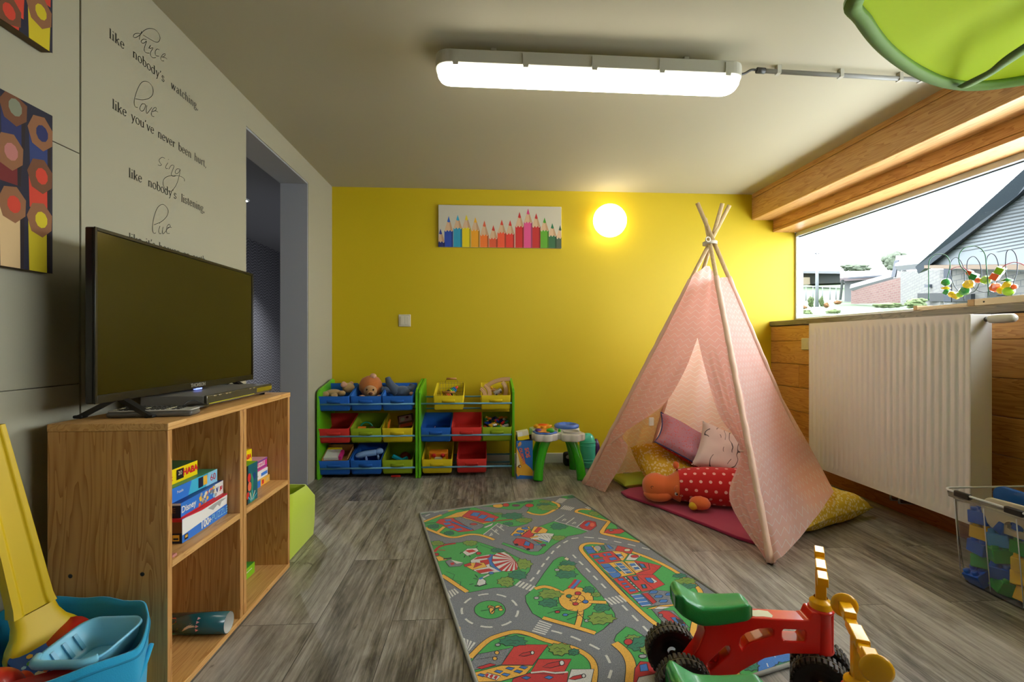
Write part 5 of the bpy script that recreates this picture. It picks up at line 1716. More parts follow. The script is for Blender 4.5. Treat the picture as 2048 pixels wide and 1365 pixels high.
(0,6,5,1,0,[1455,-1349,1427,-1362,1430,-1385,1401,-1388,1379,-1408,1355,-1391,1327,-1392,1326,-1369,1296,-1360,1308,-1340,1295,-1317,1329,-1309,1344,-1290,1372,-1301,1400,-1286,1417,-1303,1452,-1306,1441,-1331]),
(1,5,6,20,0,[1338,-1342,1363,-1327,1375,-1344,1399,-1335,1411,-1352]),
(1,5,6,20,0,[1349,-1370,1372,-1363,1385,-1372]),
(0,14,3,1,0,[1448,-1456,1419,-1476,1414,-1504,1374,-1499,1352,-1520,1327,-1505,1288,-1515,1281,-1487,1254,-1471,1280,-1446,1269,-1421,1300,-1410,1310,-1377,1346,-1386,1379,-1374,1392,-1404,1425,-1408,1419,-1435]),
(1,5,4,20,0,[1307,-1448,1335,-1429,1349,-1450,1376,-1438,1390,-1460]),
(1,5,4,20,0,[1318,-1482,1345,-1474,1360,-1485]),
(0,14,3,1,0,[1526,-1703,1512,-1717,1508,-1738,1487,-1735,1473,-1748,1461,-1736,1440,-1743,1437,-1726,1420,-1716,1436,-1698,1433,-1680,1452,-1674,1459,-1653,1477,-1656,1497,-1645,1503,-1666,1519,-1670,1512,-1689]),
(1,5,4,20,0,[1452,-1699,1469,-1685,1475,-1700,1491,-1691,1497,-1706]),
(1,5,4,20,0,[1457,-1722,1472,-1716,1479,-1723]),
(0,6,5,1,0,[1551,-1775,1540,-1784,1540,-1800,1524,-1800,1512,-1809,1502,-1798,1488,-1801,1485,-1790,1470,-1784,1480,-1771,1478,-1758,1495,-1755,1501,-1742,1514,-1745,1530,-1735,1537,-1748,1550,-1751,1542,-1766]),
(1,5,6,20,0,[1495,-1772,1508,-1763,1513,-1773,1526,-1767,1530,-1777]),
(1,5,6,20,0,[1499,-1788,1511,-1784,1517,-1789]),
(0,14,3,1,0,[1586,-1951,1562,-1964,1556,-1982,1529,-1979,1513,-1995,1495,-1986,1466,-1992,1464,-1971,1447,-1960,1466,-1944,1457,-1926,1479,-1918,1489,-1896,1514,-1903,1538,-1896,1546,-1916,1571,-1917,1567,-1935]),
(1,5,4,20,0,[1484,-1945,1505,-1932,1514,-1947,1534,-1938,1542,-1953]),
(1,5,4,20,0,[1490,-1968,1510,-1963,1520,-1970]),
(0,6,5,1,0,[1585,-2083,1549,-2103,1539,-2130,1499,-2126,1474,-2149,1447,-2136,1405,-2145,1402,-2114,1376,-2097,1404,-2073,1390,-2046,1423,-2033,1438,-1999,1477,-2011,1513,-2000,1524,-2031,1563,-2033,1557,-2060]),
(1,5,6,20,0,[1431,-2074,1463,-2055,1476,-2077,1506,-2064,1519,-2086]),
(1,5,6,20,0,[1441,-2110,1470,-2101,1485,-2112]),
(0,4,4,1,0,[1090,-1794,1087,-1801,1081,-1808,1074,-1811,1065,-1810,1058,-1806,1054,-1799,1053,-1791,1056,-1783,1062,-1777,1069,-1774,1078,-1775,1085,-1779,1089,-1785]),
(0,4,4,1,0,[1391,-2098,1388,-2104,1382,-2109,1375,-2112,1367,-2111,1361,-2108,1357,-2102,1357,-2096,1360,-2089,1366,-2084,1374,-2081,1381,-2082,1387,-2085,1391,-2091]),
(0,4,4,1,0,[1308,-1374,1305,-1384,1298,-1392,1289,-1395,1279,-1395,1272,-1390,1267,-1382,1267,-1371,1270,-1361,1277,-1354,1286,-1350,1296,-1350,1303,-1355,1308,-1364]),
(1,12,5,220,2,[1340,-1670,1386,-1603,1417,-1544]),
(1,9,6,120,2,[1349,-1674,1400,-1604,1431,-1550]),
(1,12,5,80,2,[1364,-1683,1412,-1609,1445,-1558]),
(1,5,5,25,1,[1419,-1826,1408,-1851,1389,-1870,1366,-1880,1343,-1879,1324,-1866,1314,-1846,1313,-1820,1323,-1795,1342,-1775,1365,-1764,1389,-1766,1408,-1779,1419,-1800]),
(1,5,5,40,0,[1302,-1843,1366,-1823]),
(1,5,5,20,0,[1344,-1789,1393,-1864]),
(1,5,5,20,0,[1390,-1771,1337,-1880]),
(0,12,6,1,0,[1407,-1749,1403,-1759,1395,-1767,1385,-1772,1375,-1771,1366,-1766,1362,-1757,1361,-1746,1366,-1736,1374,-1727,1384,-1723,1394,-1724,1403,-1729,1407,-1738]),
(0,12,6,1,0,[1360,-1890,1356,-1899,1349,-1905,1340,-1908,1331,-1908,1323,-1904,1319,-1896,1318,-1887,1322,-1879,1329,-1872,1338,-1869,1347,-1869,1355,-1874,1359,-1881]),
(0,14,6,1,0,[1331,-1784,1327,-1794,1320,-1802,1311,-1806,1303,-1806,1295,-1801,1291,-1792,1291,-1781,1295,-1771,1302,-1763,1311,-1759,1320,-1759,1327,-1765,1331,-1773]),
(0,9,6,1,0,[1436,-1866,1432,-1876,1424,-1884,1415,-1888,1406,-1887,1398,-1882,1394,-1874,1394,-1864,1398,-1854,1406,-1846,1415,-1842,1425,-1843,1432,-1848,1436,-1856]),
(1,5,4,25,0,[1123,-1996,1247,-1937]),
(1,5,4,25,0,[1171,-1939,1234,-1932]),
(1,5,4,25,0,[1187,-1970,1305,-1959]),
(1,5,4,25,0,[1243,-2078,1368,-2016]),
(1,5,4,25,0,[1261,-2016,1369,-1981]),
(1,5,4,25,0,[1332,-1996,1366,-2091]),
(0,12,5,1,0,[1213,-1983,1210,-1989,1205,-1994,1197,-1996,1189,-1996,1183,-1993,1179,-1987,1178,-1981,1181,-1975,1186,-1970,1194,-1968,1201,-1969,1208,-1972,1212,-1977]),
(0,9,5,1,0,[1262,-2021,1259,-2028,1253,-2033,1245,-2035,1236,-2035,1229,-2031,1225,-2026,1224,-2019,1227,-2013,1233,-2008,1241,-2005,1250,-2006,1257,-2009,1261,-2015]),
(1,15,2,80,0,[1466,-1101,1483,-1171]),
(1,15,2,80,0,[1497,-1229,1515,-1299]),
(1,15,2,80,0,[1529,-1357,1546,-1427]),
(1,15,2,80,0,[1560,-1486,1577,-1556]),
(1,15,2,80,0,[1592,-1614,1609,-1684]),
(1,15,2,80,0,[1665,-1921,1682,-1991]),
(1,15,2,80,0,[1697,-2049,1714,-2119]),
(1,15,2,80,0,[1728,-2177,1745,-2247]),
(1,15,2,80,0,[1760,-2305,1781,-2374]),
(1,15,2,80,0,[1123,-2190,1163,-2210,1186,-2225]),
(1,15,2,80,0,[1236,-2258,1253,-2269,1292,-2303]),
(1,15,2,80,0,[1337,-2343,1387,-2395]),
(1,15,2,80,0,[1410,-2450,1414,-2461,1418,-2521]),
(1,15,2,80,0,[1409,-2580,1407,-2587,1378,-2645]),
(0,15,2,0,0,[1557,-1830,1573,-1825,1607,-1910,1592,-1915]),
(0,15,2,0,0,[1585,-1821,1601,-1816,1634,-1901,1618,-1906]),
(0,15,2,0,0,[1614,-1812,1630,-1807,1661,-1893,1645,-1898]),
(0,15,2,0,0,[1642,-1803,1658,-1798,1688,-1884,1673,-1889]),
(0,15,2,0,0,[1671,-1794,1687,-1789,1716,-1876,1700,-1881]),
(0,1,1,1,0,[1618,-889,1695,-847,1794,-878,2010,-1055,2187,-1285,2284,-1515,2324,-1658,2324,-1754,2241,-1894,2038,-2265,1949,-2301,1841,-2201,1774,-2021,1712,-1646,1623,-1281,1567,-1029]),
(1,7,2,180,2,[1796,-899,1691,-865,1603,-888,1555,-978,1571,-1110,1613,-1324,1697,-1740,1771,-2030,1838,-2210]),
(1,7,2,180,2,[1994,-1071,2108,-1195,2210,-1368,2271,-1546,2310,-1718,2290,-1809,2206,-1956,2079,-2162,2001,-2304]),
(0,11,2,1,0,[1679,-948,1770,-909,1854,-900,1913,-946,1858,-1058,1775,-1048,1706,-1034]),
(0,9,3,1,0,[1806,-927,1835,-918,1858,-997,1818,-1010]),
(0,4,3,1,0,[1746,-991,1736,-1017,1721,-1037,1704,-1047,1688,-1046,1676,-1034,1671,-1013,1674,-986,1683,-960,1698,-939,1716,-928,1732,-929,1744,-942,1749,-964]),
(0,14,3,1,0,[1749,-936,1787,-923,1783,-1016,1751,-1037]),
(0,9,2,1,0,[1593,-943,1668,-939,1681,-1070,1604,-1091]),
(1,5,3,30,0,[1603,-1005,1673,-1002]),
(1,7,3,80,0,[1676,-932,1699,-1063]),
(0,10,3,1,0,[1911,-938,2028,-1023,1977,-1119,1857,-1038]),
(0,0,4,1,0,[1999,-1041,1992,-1052,1981,-1061,1968,-1065,1955,-1064,1945,-1059,1939,-1049,1940,-1037,1946,-1026,1957,-1017,1971,-1012,1984,-1013,1994,-1019,1999,-1029]),
(0,10,2,1,0,[1605,-1102,1827,-1049,1859,-1236,1650,-1294]),
(0,9,3,1,0,[1635,-1128,1685,-1121,1694,-1161,1641,-1171]),
(0,9,3,1,0,[1655,-1218,1708,-1207,1717,-1242,1664,-1259]),
(0,9,3,1,0,[1728,-1102,1797,-1088,1808,-1132,1739,-1148]),
(0,9,3,1,0,[1759,-1182,1820,-1169,1830,-1214,1772,-1234]),
(1,14,4,140,0,[1628,-1184,1716,-1175]),
(1,12,4,60,0,[1760,-1104,1759,-1231]),
(0,7,3,1,0,[1827,-1049,1921,-1066,1950,-1129,1877,-1238,1859,-1236]),
(0,15,4,1,0,[1839,-1101,1893,-1097,1895,-1183,1858,-1198]),
(0,9,5,1,0,[1846,-1123,1883,-1118,1890,-1155,1853,-1167]),
(0,15,4,1,0,[1898,-1228,1967,-1116,2054,-1157,1977,-1243]),
(0,12,5,1,0,[2031,-1170,2023,-1182,2010,-1191,1995,-1195,1979,-1194,1967,-1188,1961,-1178,1961,-1166,1968,-1154,1981,-1145,1997,-1140,2012,-1141,2025,-1147,2031,-1158]),
(0,10,3,1,0,[1971,-1240,2069,-1290,2165,-1355,2031,-1500,1901,-1490]),
(1,5,4,30,0,[2070,-1303,2046,-1406,1931,-1461]),
(0,14,4,1,0,[1983,-1291,2029,-1314,2026,-1385,1987,-1383]),
(0,9,5,1,0,[1988,-1305,2019,-1316,2020,-1368,1993,-1364]),
(1,12,4,80,0,[2079,-1330,2118,-1410,2064,-1407]),
(0,7,4,1,0,[1651,-1291,1867,-1251,1910,-1472,1696,-1545]),
(0,7,4,1,0,[1879,-1251,1966,-1257,1988,-1421,1903,-1474]),
(0,9,5,1,0,[1661,-1295,1737,-1290,1749,-1337,1785,-1489,1757,-1525,1703,-1534]),
(1,5,6,30,0,[1669,-1364,1746,-1349]),
(1,5,6,30,0,[1688,-1453,1775,-1439]),
(1,0,6,30,0,[1670,-1383,1696,-1447,1752,-1438]),
(1,14,5,140,0,[1776,-1351,1797,-1428]),
(0,15,5,1,0,[1781,-1289,1847,-1276,1886,-1461,1819,-1475]),
(0,9,6,1,0,[1792,-1293,1838,-1287,1845,-1323,1802,-1329]),
(0,9,6,1,0,[1804,-1344,1849,-1337,1856,-1370,1814,-1377]),
(0,9,6,1,0,[1815,-1393,1860,-1387,1868,-1416,1826,-1423]),
(0,9,6,1,0,[1827,-1441,1870,-1435,1879,-1462,1838,-1468]),
(0,15,5,1,0,[1892,-1289,1964,-1283,1983,-1417,1919,-1426]),
(0,9,6,1,0,[1907,-1307,1950,-1299,1953,-1336,1910,-1346]),
(0,9,6,1,0,[1921,-1370,1961,-1362,1964,-1398,1924,-1408]),
(0,10,3,1,0,[1700,-1551,1796,-1513,1853,-1751,1760,-1784]),
(0,9,4,1,0,[1737,-1545,1781,-1542,1784,-1577,1741,-1582]),
(0,9,4,1,0,[1747,-1620,1784,-1611,1789,-1634,1752,-1643]),
(0,9,4,1,0,[1756,-1665,1793,-1656,1796,-1684,1762,-1688]),
(0,9,4,1,0,[1774,-1714,1821,-1710,1824,-1739,1776,-1748]),
(0,10,3,1,0,[1821,-1509,1907,-1496,1972,-1721,1863,-1753]),
(0,14,4,1,0,[1861,-1520,1903,-1514,1900,-1580,1862,-1583]),
(0,14,4,1,0,[1890,-1647,1924,-1642,1921,-1704,1885,-1708]),
(0,9,5,1,0,[1868,-1527,1893,-1524,1893,-1572,1868,-1574]),
(0,9,5,1,0,[1895,-1657,1917,-1652,1915,-1696,1892,-1698]),
(0,14,5,1,0,[1792,-1515,1813,-1514,1861,-1732,1847,-1766]),
(0,15,6,0,0,[1800,-1528,1811,-1535,1812,-1550,1801,-1547]),
(0,15,6,0,0,[1809,-1568,1820,-1576,1820,-1589,1810,-1586]),
(0,15,6,0,0,[1818,-1607,1829,-1615,1829,-1628,1819,-1625]),
(0,15,6,0,0,[1826,-1646,1837,-1653,1837,-1666,1827,-1664]),
(0,15,6,0,0,[1835,-1684,1845,-1691,1846,-1704,1835,-1701]),
(0,15,6,0,0,[1843,-1721,1854,-1728,1854,-1740,1844,-1738]),
(0,10,4,1,0,[1907,-1498,2044,-1498,2074,-1656,1965,-1723]),
(0,15,5,1,0,[1967,-1547,2013,-1550,2034,-1609,1997,-1635]),
(0,9,6,1,0,[1956,-1546,1999,-1549,2005,-1613,1983,-1634,1957,-1610]),
(0,11,3,1,0,[1853,-1766,1967,-1726,2081,-1764,2041,-1931,1796,-1953]),
(0,9,4,1,0,[1911,-1767,1933,-1742,1981,-1742,1982,-1761,1960,-1782,1916,-1783]),
(0,9,4,1,0,[1927,-1829,1949,-1805,1996,-1805,1997,-1823,1976,-1844,1932,-1844]),
(0,9,4,1,0,[1939,-1892,1961,-1869,2007,-1868,2008,-1886,1987,-1906,1944,-1907]),
(0,9,4,1,0,[2019,-1802,2042,-1778,2089,-1777,2090,-1796,2068,-1817,2024,-1818]),
(0,9,4,1,0,[2036,-1863,2059,-1840,2105,-1840,2106,-1858,2084,-1878,2041,-1878]),
(0,9,4,1,0,[1763,-1789,1848,-1782,1874,-1926,1797,-1953]),
(1,15,5,40,0,[1769,-1797,1843,-1786]),
(1,12,5,40,0,[1760,-1807,1769,-1823]),
(1,15,5,40,0,[1778,-1846,1852,-1836]),
(1,12,5,40,0,[1771,-1853,1779,-1869]),
(1,15,5,40,0,[1788,-1893,1860,-1883]),
(1,12,5,40,0,[1781,-1899,1789,-1914]),
(1,15,5,40,0,[1797,-1940,1868,-1930]),
(1,12,5,40,0,[1790,-1943,1799,-1957]),
(0,12,5,1,0,[1855,-1777,1900,-1774,1923,-1896,1885,-1924]),
(0,7,2,1,0,[1822,-1974,2025,-1911,2033,-1950,1863,-1983]),
(0,15,3,1,0,[1871,-1984,1912,-1954,1995,-1966,1928,-1992]),
(0,11,2,1,0,[1852,-1985,1908,-1989,1997,-2012,2023,-2213,1881,-2205]),
(0,12,4,1,0,[1879,-2032,1922,-2008,1969,-2019,1986,-2065,2017,-2160,1996,-2209,1936,-2188,1900,-2090]),
(0,9,5,1,0,[1944,-2095,1981,-2091,1981,-2158,1960,-2167]),
(0,5,5,1,0,[1974,-2107,2015,-2128,2003,-2169,1976,-2174]),
(0,2,5,1,0,[1903,-2064,1898,-2072,1892,-2079,1884,-2082,1878,-2081,1873,-2077,1871,-2071,1873,-2062,1877,-2054,1884,-2048,1891,-2045,1898,-2045,1903,-2049,1904,-2056]),
(0,9,5,1,0,[1968,-2182,2009,-2168,2001,-2196,1976,-2198]),
(0,14,4,1,0,[2307,-1532,2289,-1542,2286,-1558,2260,-1557,2241,-1566,2228,-1555,2202,-1559,2199,-1546,2178,-1539,2197,-1525,2196,-1512,2220,-1508,2230,-1493,2251,-1496,2276,-1487,2283,-1502,2303,-1506,2291,-1521]),
(1,5,5,20,0,[2219,-1527,2240,-1517,2246,-1528,2266,-1522,2272,-1533]),
(1,5,5,20,0,[2223,-1545,2241,-1540,2250,-1546]),
(0,6,5,1,0,[2345,-1618,2319,-1631,2317,-1653,2280,-1653,2251,-1665,2230,-1649,2196,-1653,2192,-1636,2157,-1627,2180,-1608,2177,-1590,2217,-1586,2232,-1567,2262,-1572,2299,-1558,2313,-1577,2344,-1583,2325,-1604]),
(1,5,6,20,0,[2216,-1611,2247,-1598,2257,-1613,2286,-1605,2297,-1620]),
(1,5,6,20,0,[2223,-1635,2250,-1629,2264,-1637]),
(0,14,3,1,0,[2322,-1693,2294,-1704,2286,-1719,2260,-1718,2240,-1733,2222,-1724,2193,-1728,2196,-1709,2179,-1700,2199,-1686,2191,-1669,2215,-1662,2229,-1643,2254,-1652,2278,-1646,2284,-1662,2313,-1663,2307,-1679]),
(1,5,4,20,0,[2217,-1687,2241,-1676,2248,-1689,2270,-1681,2277,-1694]),
(1,5,4,20,0,[2221,-1708,2242,-1703,2251,-1709]),
(0,1,1,1,0,[607,-2444,722,-2272,887,-2205,1063,-2281,1245,-2386,1313,-2479,1316,-2569,1273,-2694,631,-2680]),
(1,7,2,180,2,[605,-2429,712,-2261,794,-2216,893,-2180,978,-2215,1063,-2281,1184,-2344,1255,-2387,1316,-2464,1324,-2556,1278,-2694]),
(0,11,2,1,0,[653,-2398,858,-2349,792,-2499,631,-2535,615,-2463]),
(1,5,3,20,0,[642,-2446,776,-2422]),
(0,7,4,1,0,[782,-2392,780,-2399,776,-2405,771,-2408,765,-2407,759,-2404,756,-2398,754,-2390,756,-2383,760,-2377,765,-2374,772,-2374,777,-2378,781,-2384]),
(0,7,4,1,0,[768,-2445,766,-2452,762,-2457,757,-2460,751,-2460,746,-2456,742,-2450,741,-2443,742,-2436,746,-2430,752,-2427,758,-2428,763,-2431,767,-2437]),
(0,10,3,1,0,[884,-2318,1085,-2333,971,-2513,791,-2499]),
(0,10,4,1,0,[1008,-2463,1202,-2475,1132,-2599,947,-2583]),
(0,7,3,1,0,[635,-2556,792,-2505,972,-2516,923,-2588,781,-2635,622,-2642]),
(0,9,4,1,0,[746,-2554,764,-2542,799,-2554,779,-2572]),
(0,9,4,1,0,[812,-2532,830,-2520,865,-2532,844,-2550]),
(0,9,4,1,0,[889,-2528,908,-2515,943,-2528,922,-2546]),
(0,9,4,1,0,[786,-2582,804,-2570,838,-2582,818,-2599]),
(0,9,4,1,0,[857,-2561,876,-2548,910,-2561,890,-2578]),
(0,9,4,1,0,[653,-2578,670,-2566,705,-2578,686,-2595]),
(0,12,3,1,0,[649,-2514,726,-2483,762,-2499,678,-2531]),
(0,15,4,1,0,[687,-2589,708,-2561,783,-2594,759,-2626]),
(0,12,5,0,0,[696,-2581,708,-2567,719,-2574,707,-2602]),
(0,12,5,0,0,[720,-2592,732,-2577,744,-2584,731,-2612]),
(0,12,5,0,0,[744,-2604,756,-2587,768,-2594,755,-2622]),
(0,12,4,1,0,[851,-2619,948,-2576,1166,-2580,1132,-2697,830,-2679]),
(0,9,5,1,0,[897,-2615,924,-2602,949,-2616,925,-2632]),
(0,9,5,1,0,[1022,-2620,1049,-2606,1074,-2621,1049,-2637]),
(1,15,5,60,0,[953,-2577,1026,-2571,1088,-2588,1161,-2583]),
(0,15,4,1,0,[1184,-2561,1313,-2568,1265,-2693,1134,-2685]),
(0,12,5,1,0,[896,-2426,922,-2405,981,-2390,983,-2417,929,-2434]),
(0,15,6,1,0,[990,-2406,988,-2413,985,-2418,980,-2421,976,-2421,972,-2417,969,-2411,969,-2404,971,-2397,974,-2392,979,-2389,984,-2389,987,-2393,990,-2399]),
(0,12,5,1,0,[1024,-2534,1061,-2506,1142,-2487,1143,-2522,1068,-2545]),
(0,15,6,1,0,[1154,-2507,1151,-2517,1145,-2524,1139,-2527,1133,-2527,1128,-2523,1125,-2515,1125,-2506,1128,-2497,1133,-2489,1139,-2486,1146,-2486,1151,-2490,1154,-2498]),
(0,12,5,1,0,[1155,-2640,1184,-2620,1246,-2606,1246,-2632,1188,-2648]),
(0,15,6,1,0,[1254,-2621,1251,-2628,1247,-2633,1242,-2635,1238,-2635,1234,-2632,1232,-2626,1232,-2620,1235,-2613,1239,-2608,1244,-2605,1249,-2605,1252,-2609,1254,-2614]),
(0,14,4,1,0,[964,-2292,942,-2306,946,-2330,907,-2328,884,-2341,857,-2325,823,-2331,811,-2312,774,-2301,794,-2282,785,-2262,821,-2257,827,-2234,861,-2239,893,-2225,913,-2248,945,-2254,935,-2276]),
(1,5,5,20,0,[829,-2284,855,-2270,871,-2286,897,-2277,913,-2294]),
(1,5,5,20,0,[845,-2310,870,-2304,887,-2312]),
(0,6,5,1,0,[1224,-2385,1196,-2399,1197,-2422,1171,-2425,1151,-2447,1129,-2432,1102,-2433,1102,-2407,1077,-2397,1088,-2377,1074,-2352,1104,-2343,1118,-2322,1146,-2334,1171,-2320,1185,-2338,1219,-2339,1211,-2366]),
(1,5,6,20,0,[1114,-2378,1137,-2362,1148,-2381,1170,-2370,1181,-2388]),
(1,5,6,20,0,[1123,-2408,1145,-2400,1157,-2410]),
(0,14,3,1,0,[1264,-2413,1250,-2420,1252,-2434,1235,-2435,1223,-2445,1210,-2435,1195,-2436,1194,-2424,1177,-2419,1183,-2408,1177,-2396,1197,-2392,1204,-2382,1220,-2387,1235,-2378,1245,-2387,1263,-2390,1256,-2404]),
(1,5,4,20,0,[1201,-2409,1215,-2401,1221,-2410,1234,-2405,1241,-2415]),
(1,5,4,20,0,[1206,-2424,1219,-2421,1226,-2426]),
(0,4,4,1,0,[791,-2318,790,-2324,785,-2328,779,-2331,772,-2330,765,-2327,761,-2322,760,-2316,761,-2310,766,-2305,772,-2303,779,-2303,786,-2306,790,-2312]),
(0,1,1,1,0,[1497,-2315,1527,-2260,1616,-2174,1651,-2199,1717,-2312,1741,-2468,1772,-2582,1764,-2735,1496,-2719,1539,-2568,1545,-2442]),
(1,7,2,280,2,[1495,-2339,1527,-2403,1541,-2471,1534,-2555,1478,-2706]),
(0,6,3,1,0,[1682,-2310,1662,-2321,1656,-2336,1633,-2334,1618,-2347,1604,-2339,1579,-2344,1579,-2327,1565,-2318,1582,-2304,1575,-2289,1594,-2282,1604,-2264,1625,-2270,1645,-2264,1650,-2281,1672,-2282,1667,-2297]),
(1,5,4,20,0,[1597,-2305,1615,-2294,1622,-2306,1639,-2300,1646,-2312]),
(1,5,4,20,0,[1601,-2325,1617,-2320,1626,-2326]),
(0,14,4,1,0,[1729,-2369,1704,-2389,1698,-2421,1664,-2420,1638,-2438,1621,-2416,1588,-2425,1585,-2401,1556,-2387,1581,-2360,1580,-2333,1615,-2326,1630,-2295,1658,-2301,1693,-2280,1702,-2310,1729,-2318,1710,-2348]),
(1,5,5,20,0,[1612,-2362,1641,-2342,1649,-2364,1676,-2351,1683,-2373]),
(1,5,5,20,0,[1615,-2397,1641,-2388,1652,-2399]),
(0,12,6,1,0,[1609,-2338,1602,-2351,1591,-2360,1579,-2365,1567,-2365,1558,-2358,1554,-2348,1555,-2335,1562,-2322,1572,-2312,1585,-2307,1597,-2307,1606,-2314,1610,-2325]),
(0,6,5,1,0,[1731,-2423,1712,-2434,1710,-2454,1690,-2457,1671,-2472,1659,-2457,1640,-2458,1642,-2441,1623,-2434,1634,-2417,1631,-2398,1656,-2393,1668,-2377,1685,-2384,1707,-2370,1715,-2385,1737,-2388,1724,-2409]),
(1,5,6,20,0,[1655,-2418,1675,-2406,1680,-2420,1697,-2412,1702,-2426]),
(1,5,6,20,0,[1657,-2441,1674,-2435,1682,-2442]),
(0,4,5,1,0,[1650,-2477,1645,-2484,1636,-2490,1626,-2492,1615,-2492,1607,-2488,1602,-2482,1602,-2474,1607,-2467,1616,-2461,1626,-2459,1637,-2459,1646,-2463,1650,-2469]),
(0,12,4,1,0,[1546,-2576,1598,-2517,1677,-2535,1682,-2718,1495,-2707]),
(0,9,5,1,0,[1582,-2551,1628,-2540,1617,-2600,1569,-2604]),
(0,15,5,1,0,[1545,-2648,1644,-2628,1621,-2714,1508,-2707]),
(0,1,1,1,0,[2110,-2565,2353,-2424,2569,-2413,2561,-2560,2374,-2838,2017,-2817]),
(0,9,2,1,0,[2353,-2470,2523,-2460,2493,-2556,2375,-2591,2337,-2728,2303,-2825,2188,-2818,2241,-2703,2268,-2569,2331,-2519]),
(1,7,2,180,0,[2108,-2575,2108,-2636,2067,-2730]),
(0,14,4,1,0,[2268,-2595,2248,-2608,2239,-2629,2215,-2628,2194,-2640,2184,-2626,2159,-2632,2160,-2616,2142,-2607,2164,-2589,2167,-2572,2193,-2567,2207,-2547,2226,-2550,2254,-2538,2256,-2557,2274,-2563,2257,-2582]),
(1,5,5,20,0,[2185,-2590,2209,-2578,2211,-2592,2232,-2584,2235,-2598]),
(1,5,5,20,0,[2183,-2613,2202,-2607,2209,-2615]),
(0,6,4,1,0,[2323,-2518,2306,-2529,2300,-2546,2280,-2547,2262,-2557,2254,-2544,2235,-2548,2236,-2535,2220,-2528,2237,-2513,2240,-2499,2262,-2495,2274,-2480,2289,-2483,2312,-2472,2315,-2487,2330,-2491,2315,-2508]),
(1,5,5,20,0,[2255,-2514,2275,-2504,2277,-2516,2294,-2509,2296,-2521]),
(1,5,5,20,0,[2253,-2533,2270,-2529,2275,-2535]),
(0,14,4,1,0,[2459,-2617,2433,-2628,2422,-2643,2402,-2641,2382,-2656,2370,-2648,2345,-2652,2353,-2634,2342,-2625,2362,-2611,2359,-2595,2381,-2588,2398,-2569,2416,-2578,2437,-2571,2438,-2587,2460,-2587,2451,-2603]),
(1,5,5,20,0,[2376,-2612,2398,-2601,2400,-2613,2420,-2606,2422,-2619]),
(1,5,5,20,0,[2373,-2632,2391,-2627,2397,-2634]),
(0,6,4,1,0,[2530,-2446,2500,-2451,2494,-2460,2467,-2458,2448,-2467,2427,-2461,2396,-2462,2399,-2451,2379,-2445,2397,-2438,2384,-2428,2411,-2425,2425,-2416,2452,-2421,2477,-2418,2487,-2427,2519,-2428,2514,-2438]),
(1,5,5,20,0,[2417,-2439,2441,-2434,2450,-2441,2473,-2438,2482,-2446]),
(1,5,5,20,0,[2423,-2451,2445,-2449,2457,-2453]),
(1,15,3,30,0,[2402,-2507,2403,-2529]),
(1,15,3,30,0,[2321,-2577,2310,-2608]),
(1,15,3,30,0,[2307,-2658,2309,-2678]),
]

# ================================================================ ROAD MAP PLAY RUG
def rugmat(name, c):
    t = NT('rug_' + name)
    n1 = t.noise(t.tc.outputs['Object'], 420, 2, 0.7)
    n2 = t.noise(t.tc.outputs['Object'], 900, 1, 0.6)
    f = t.math('MULTIPLY_ADD', t.math('SUBTRACT', n1, 0.5), 1.1, 0.12)
    t.bump(n2, 0.5, 0.001)
    t.b.inputs['Sheen Weight'].default_value = 0.15
    f = t.math('MAXIMUM', f, 0.0)
    return t.col(t.mix(f, c, '#d8d8d4' if name == 'road' else '#20242a'), 0.95)


RC = dict(grass='#43a852', path='#edb444', road='#5c626e', white='#d6d6d2', red='#cf3a33', rred='#c22c2c', rblue='#3b78c4', tree='#2f7d60', olive='#7d9c3c',
          line='#22252b', gray='#7d8088', lgray='#a6a6aa', cream='#ddd3b0', purple='#7a3a5c', salmon='#e0664a', horse='#d8d6d2')
RM = {k: rugmat(k, v) for k, v in RC.items()}
t = thing('play_rug', 'grey children\'s road map play rug printed with streets, houses and a carousel', 'rug', (-0.344, 2.628, 0))
out = [(0, 0), (0.886, 0.272), (1.307, -1.272), (0.382, -1.554)]
MB().prism(out[::-1], 0.0005, 0.0050).build('pile', RM['road'], t)
ink = Ink(frame((0, 0, 0.0051), (1, 0, 0), (0, 1, 0)), 0.00022)


def chaik(p, n=2):
    for _ in range(n):
        q = [p[0]]
        for a, b in zip(p, p[1:]):
            q += [(a[0] * .75 + b[0] * .25, a[1] * .75 + b[1] * .25), (a[0] * .25 + b[0] * .75, a[1] * .25 + b[1] * .75)]
        q.append(p[-1])
        p = q
    return p


def inside(p):                 # keeps the print within the rug's edge
    x, y = p
    for i in range(4):
        a, b = out[i], out[(i + 1) % 4]
        nx, ny = -(b[1] - a[1]), (b[0] - a[0])
        L = math.hypot(nx, ny)
        d = ((x - a[0]) * nx + (y - a[1]) * ny) / L
        if d > -0.006:
            x -= nx / L * (d + 0.006)
            y -= ny / L * (d + 0.006)
    return (x, y)


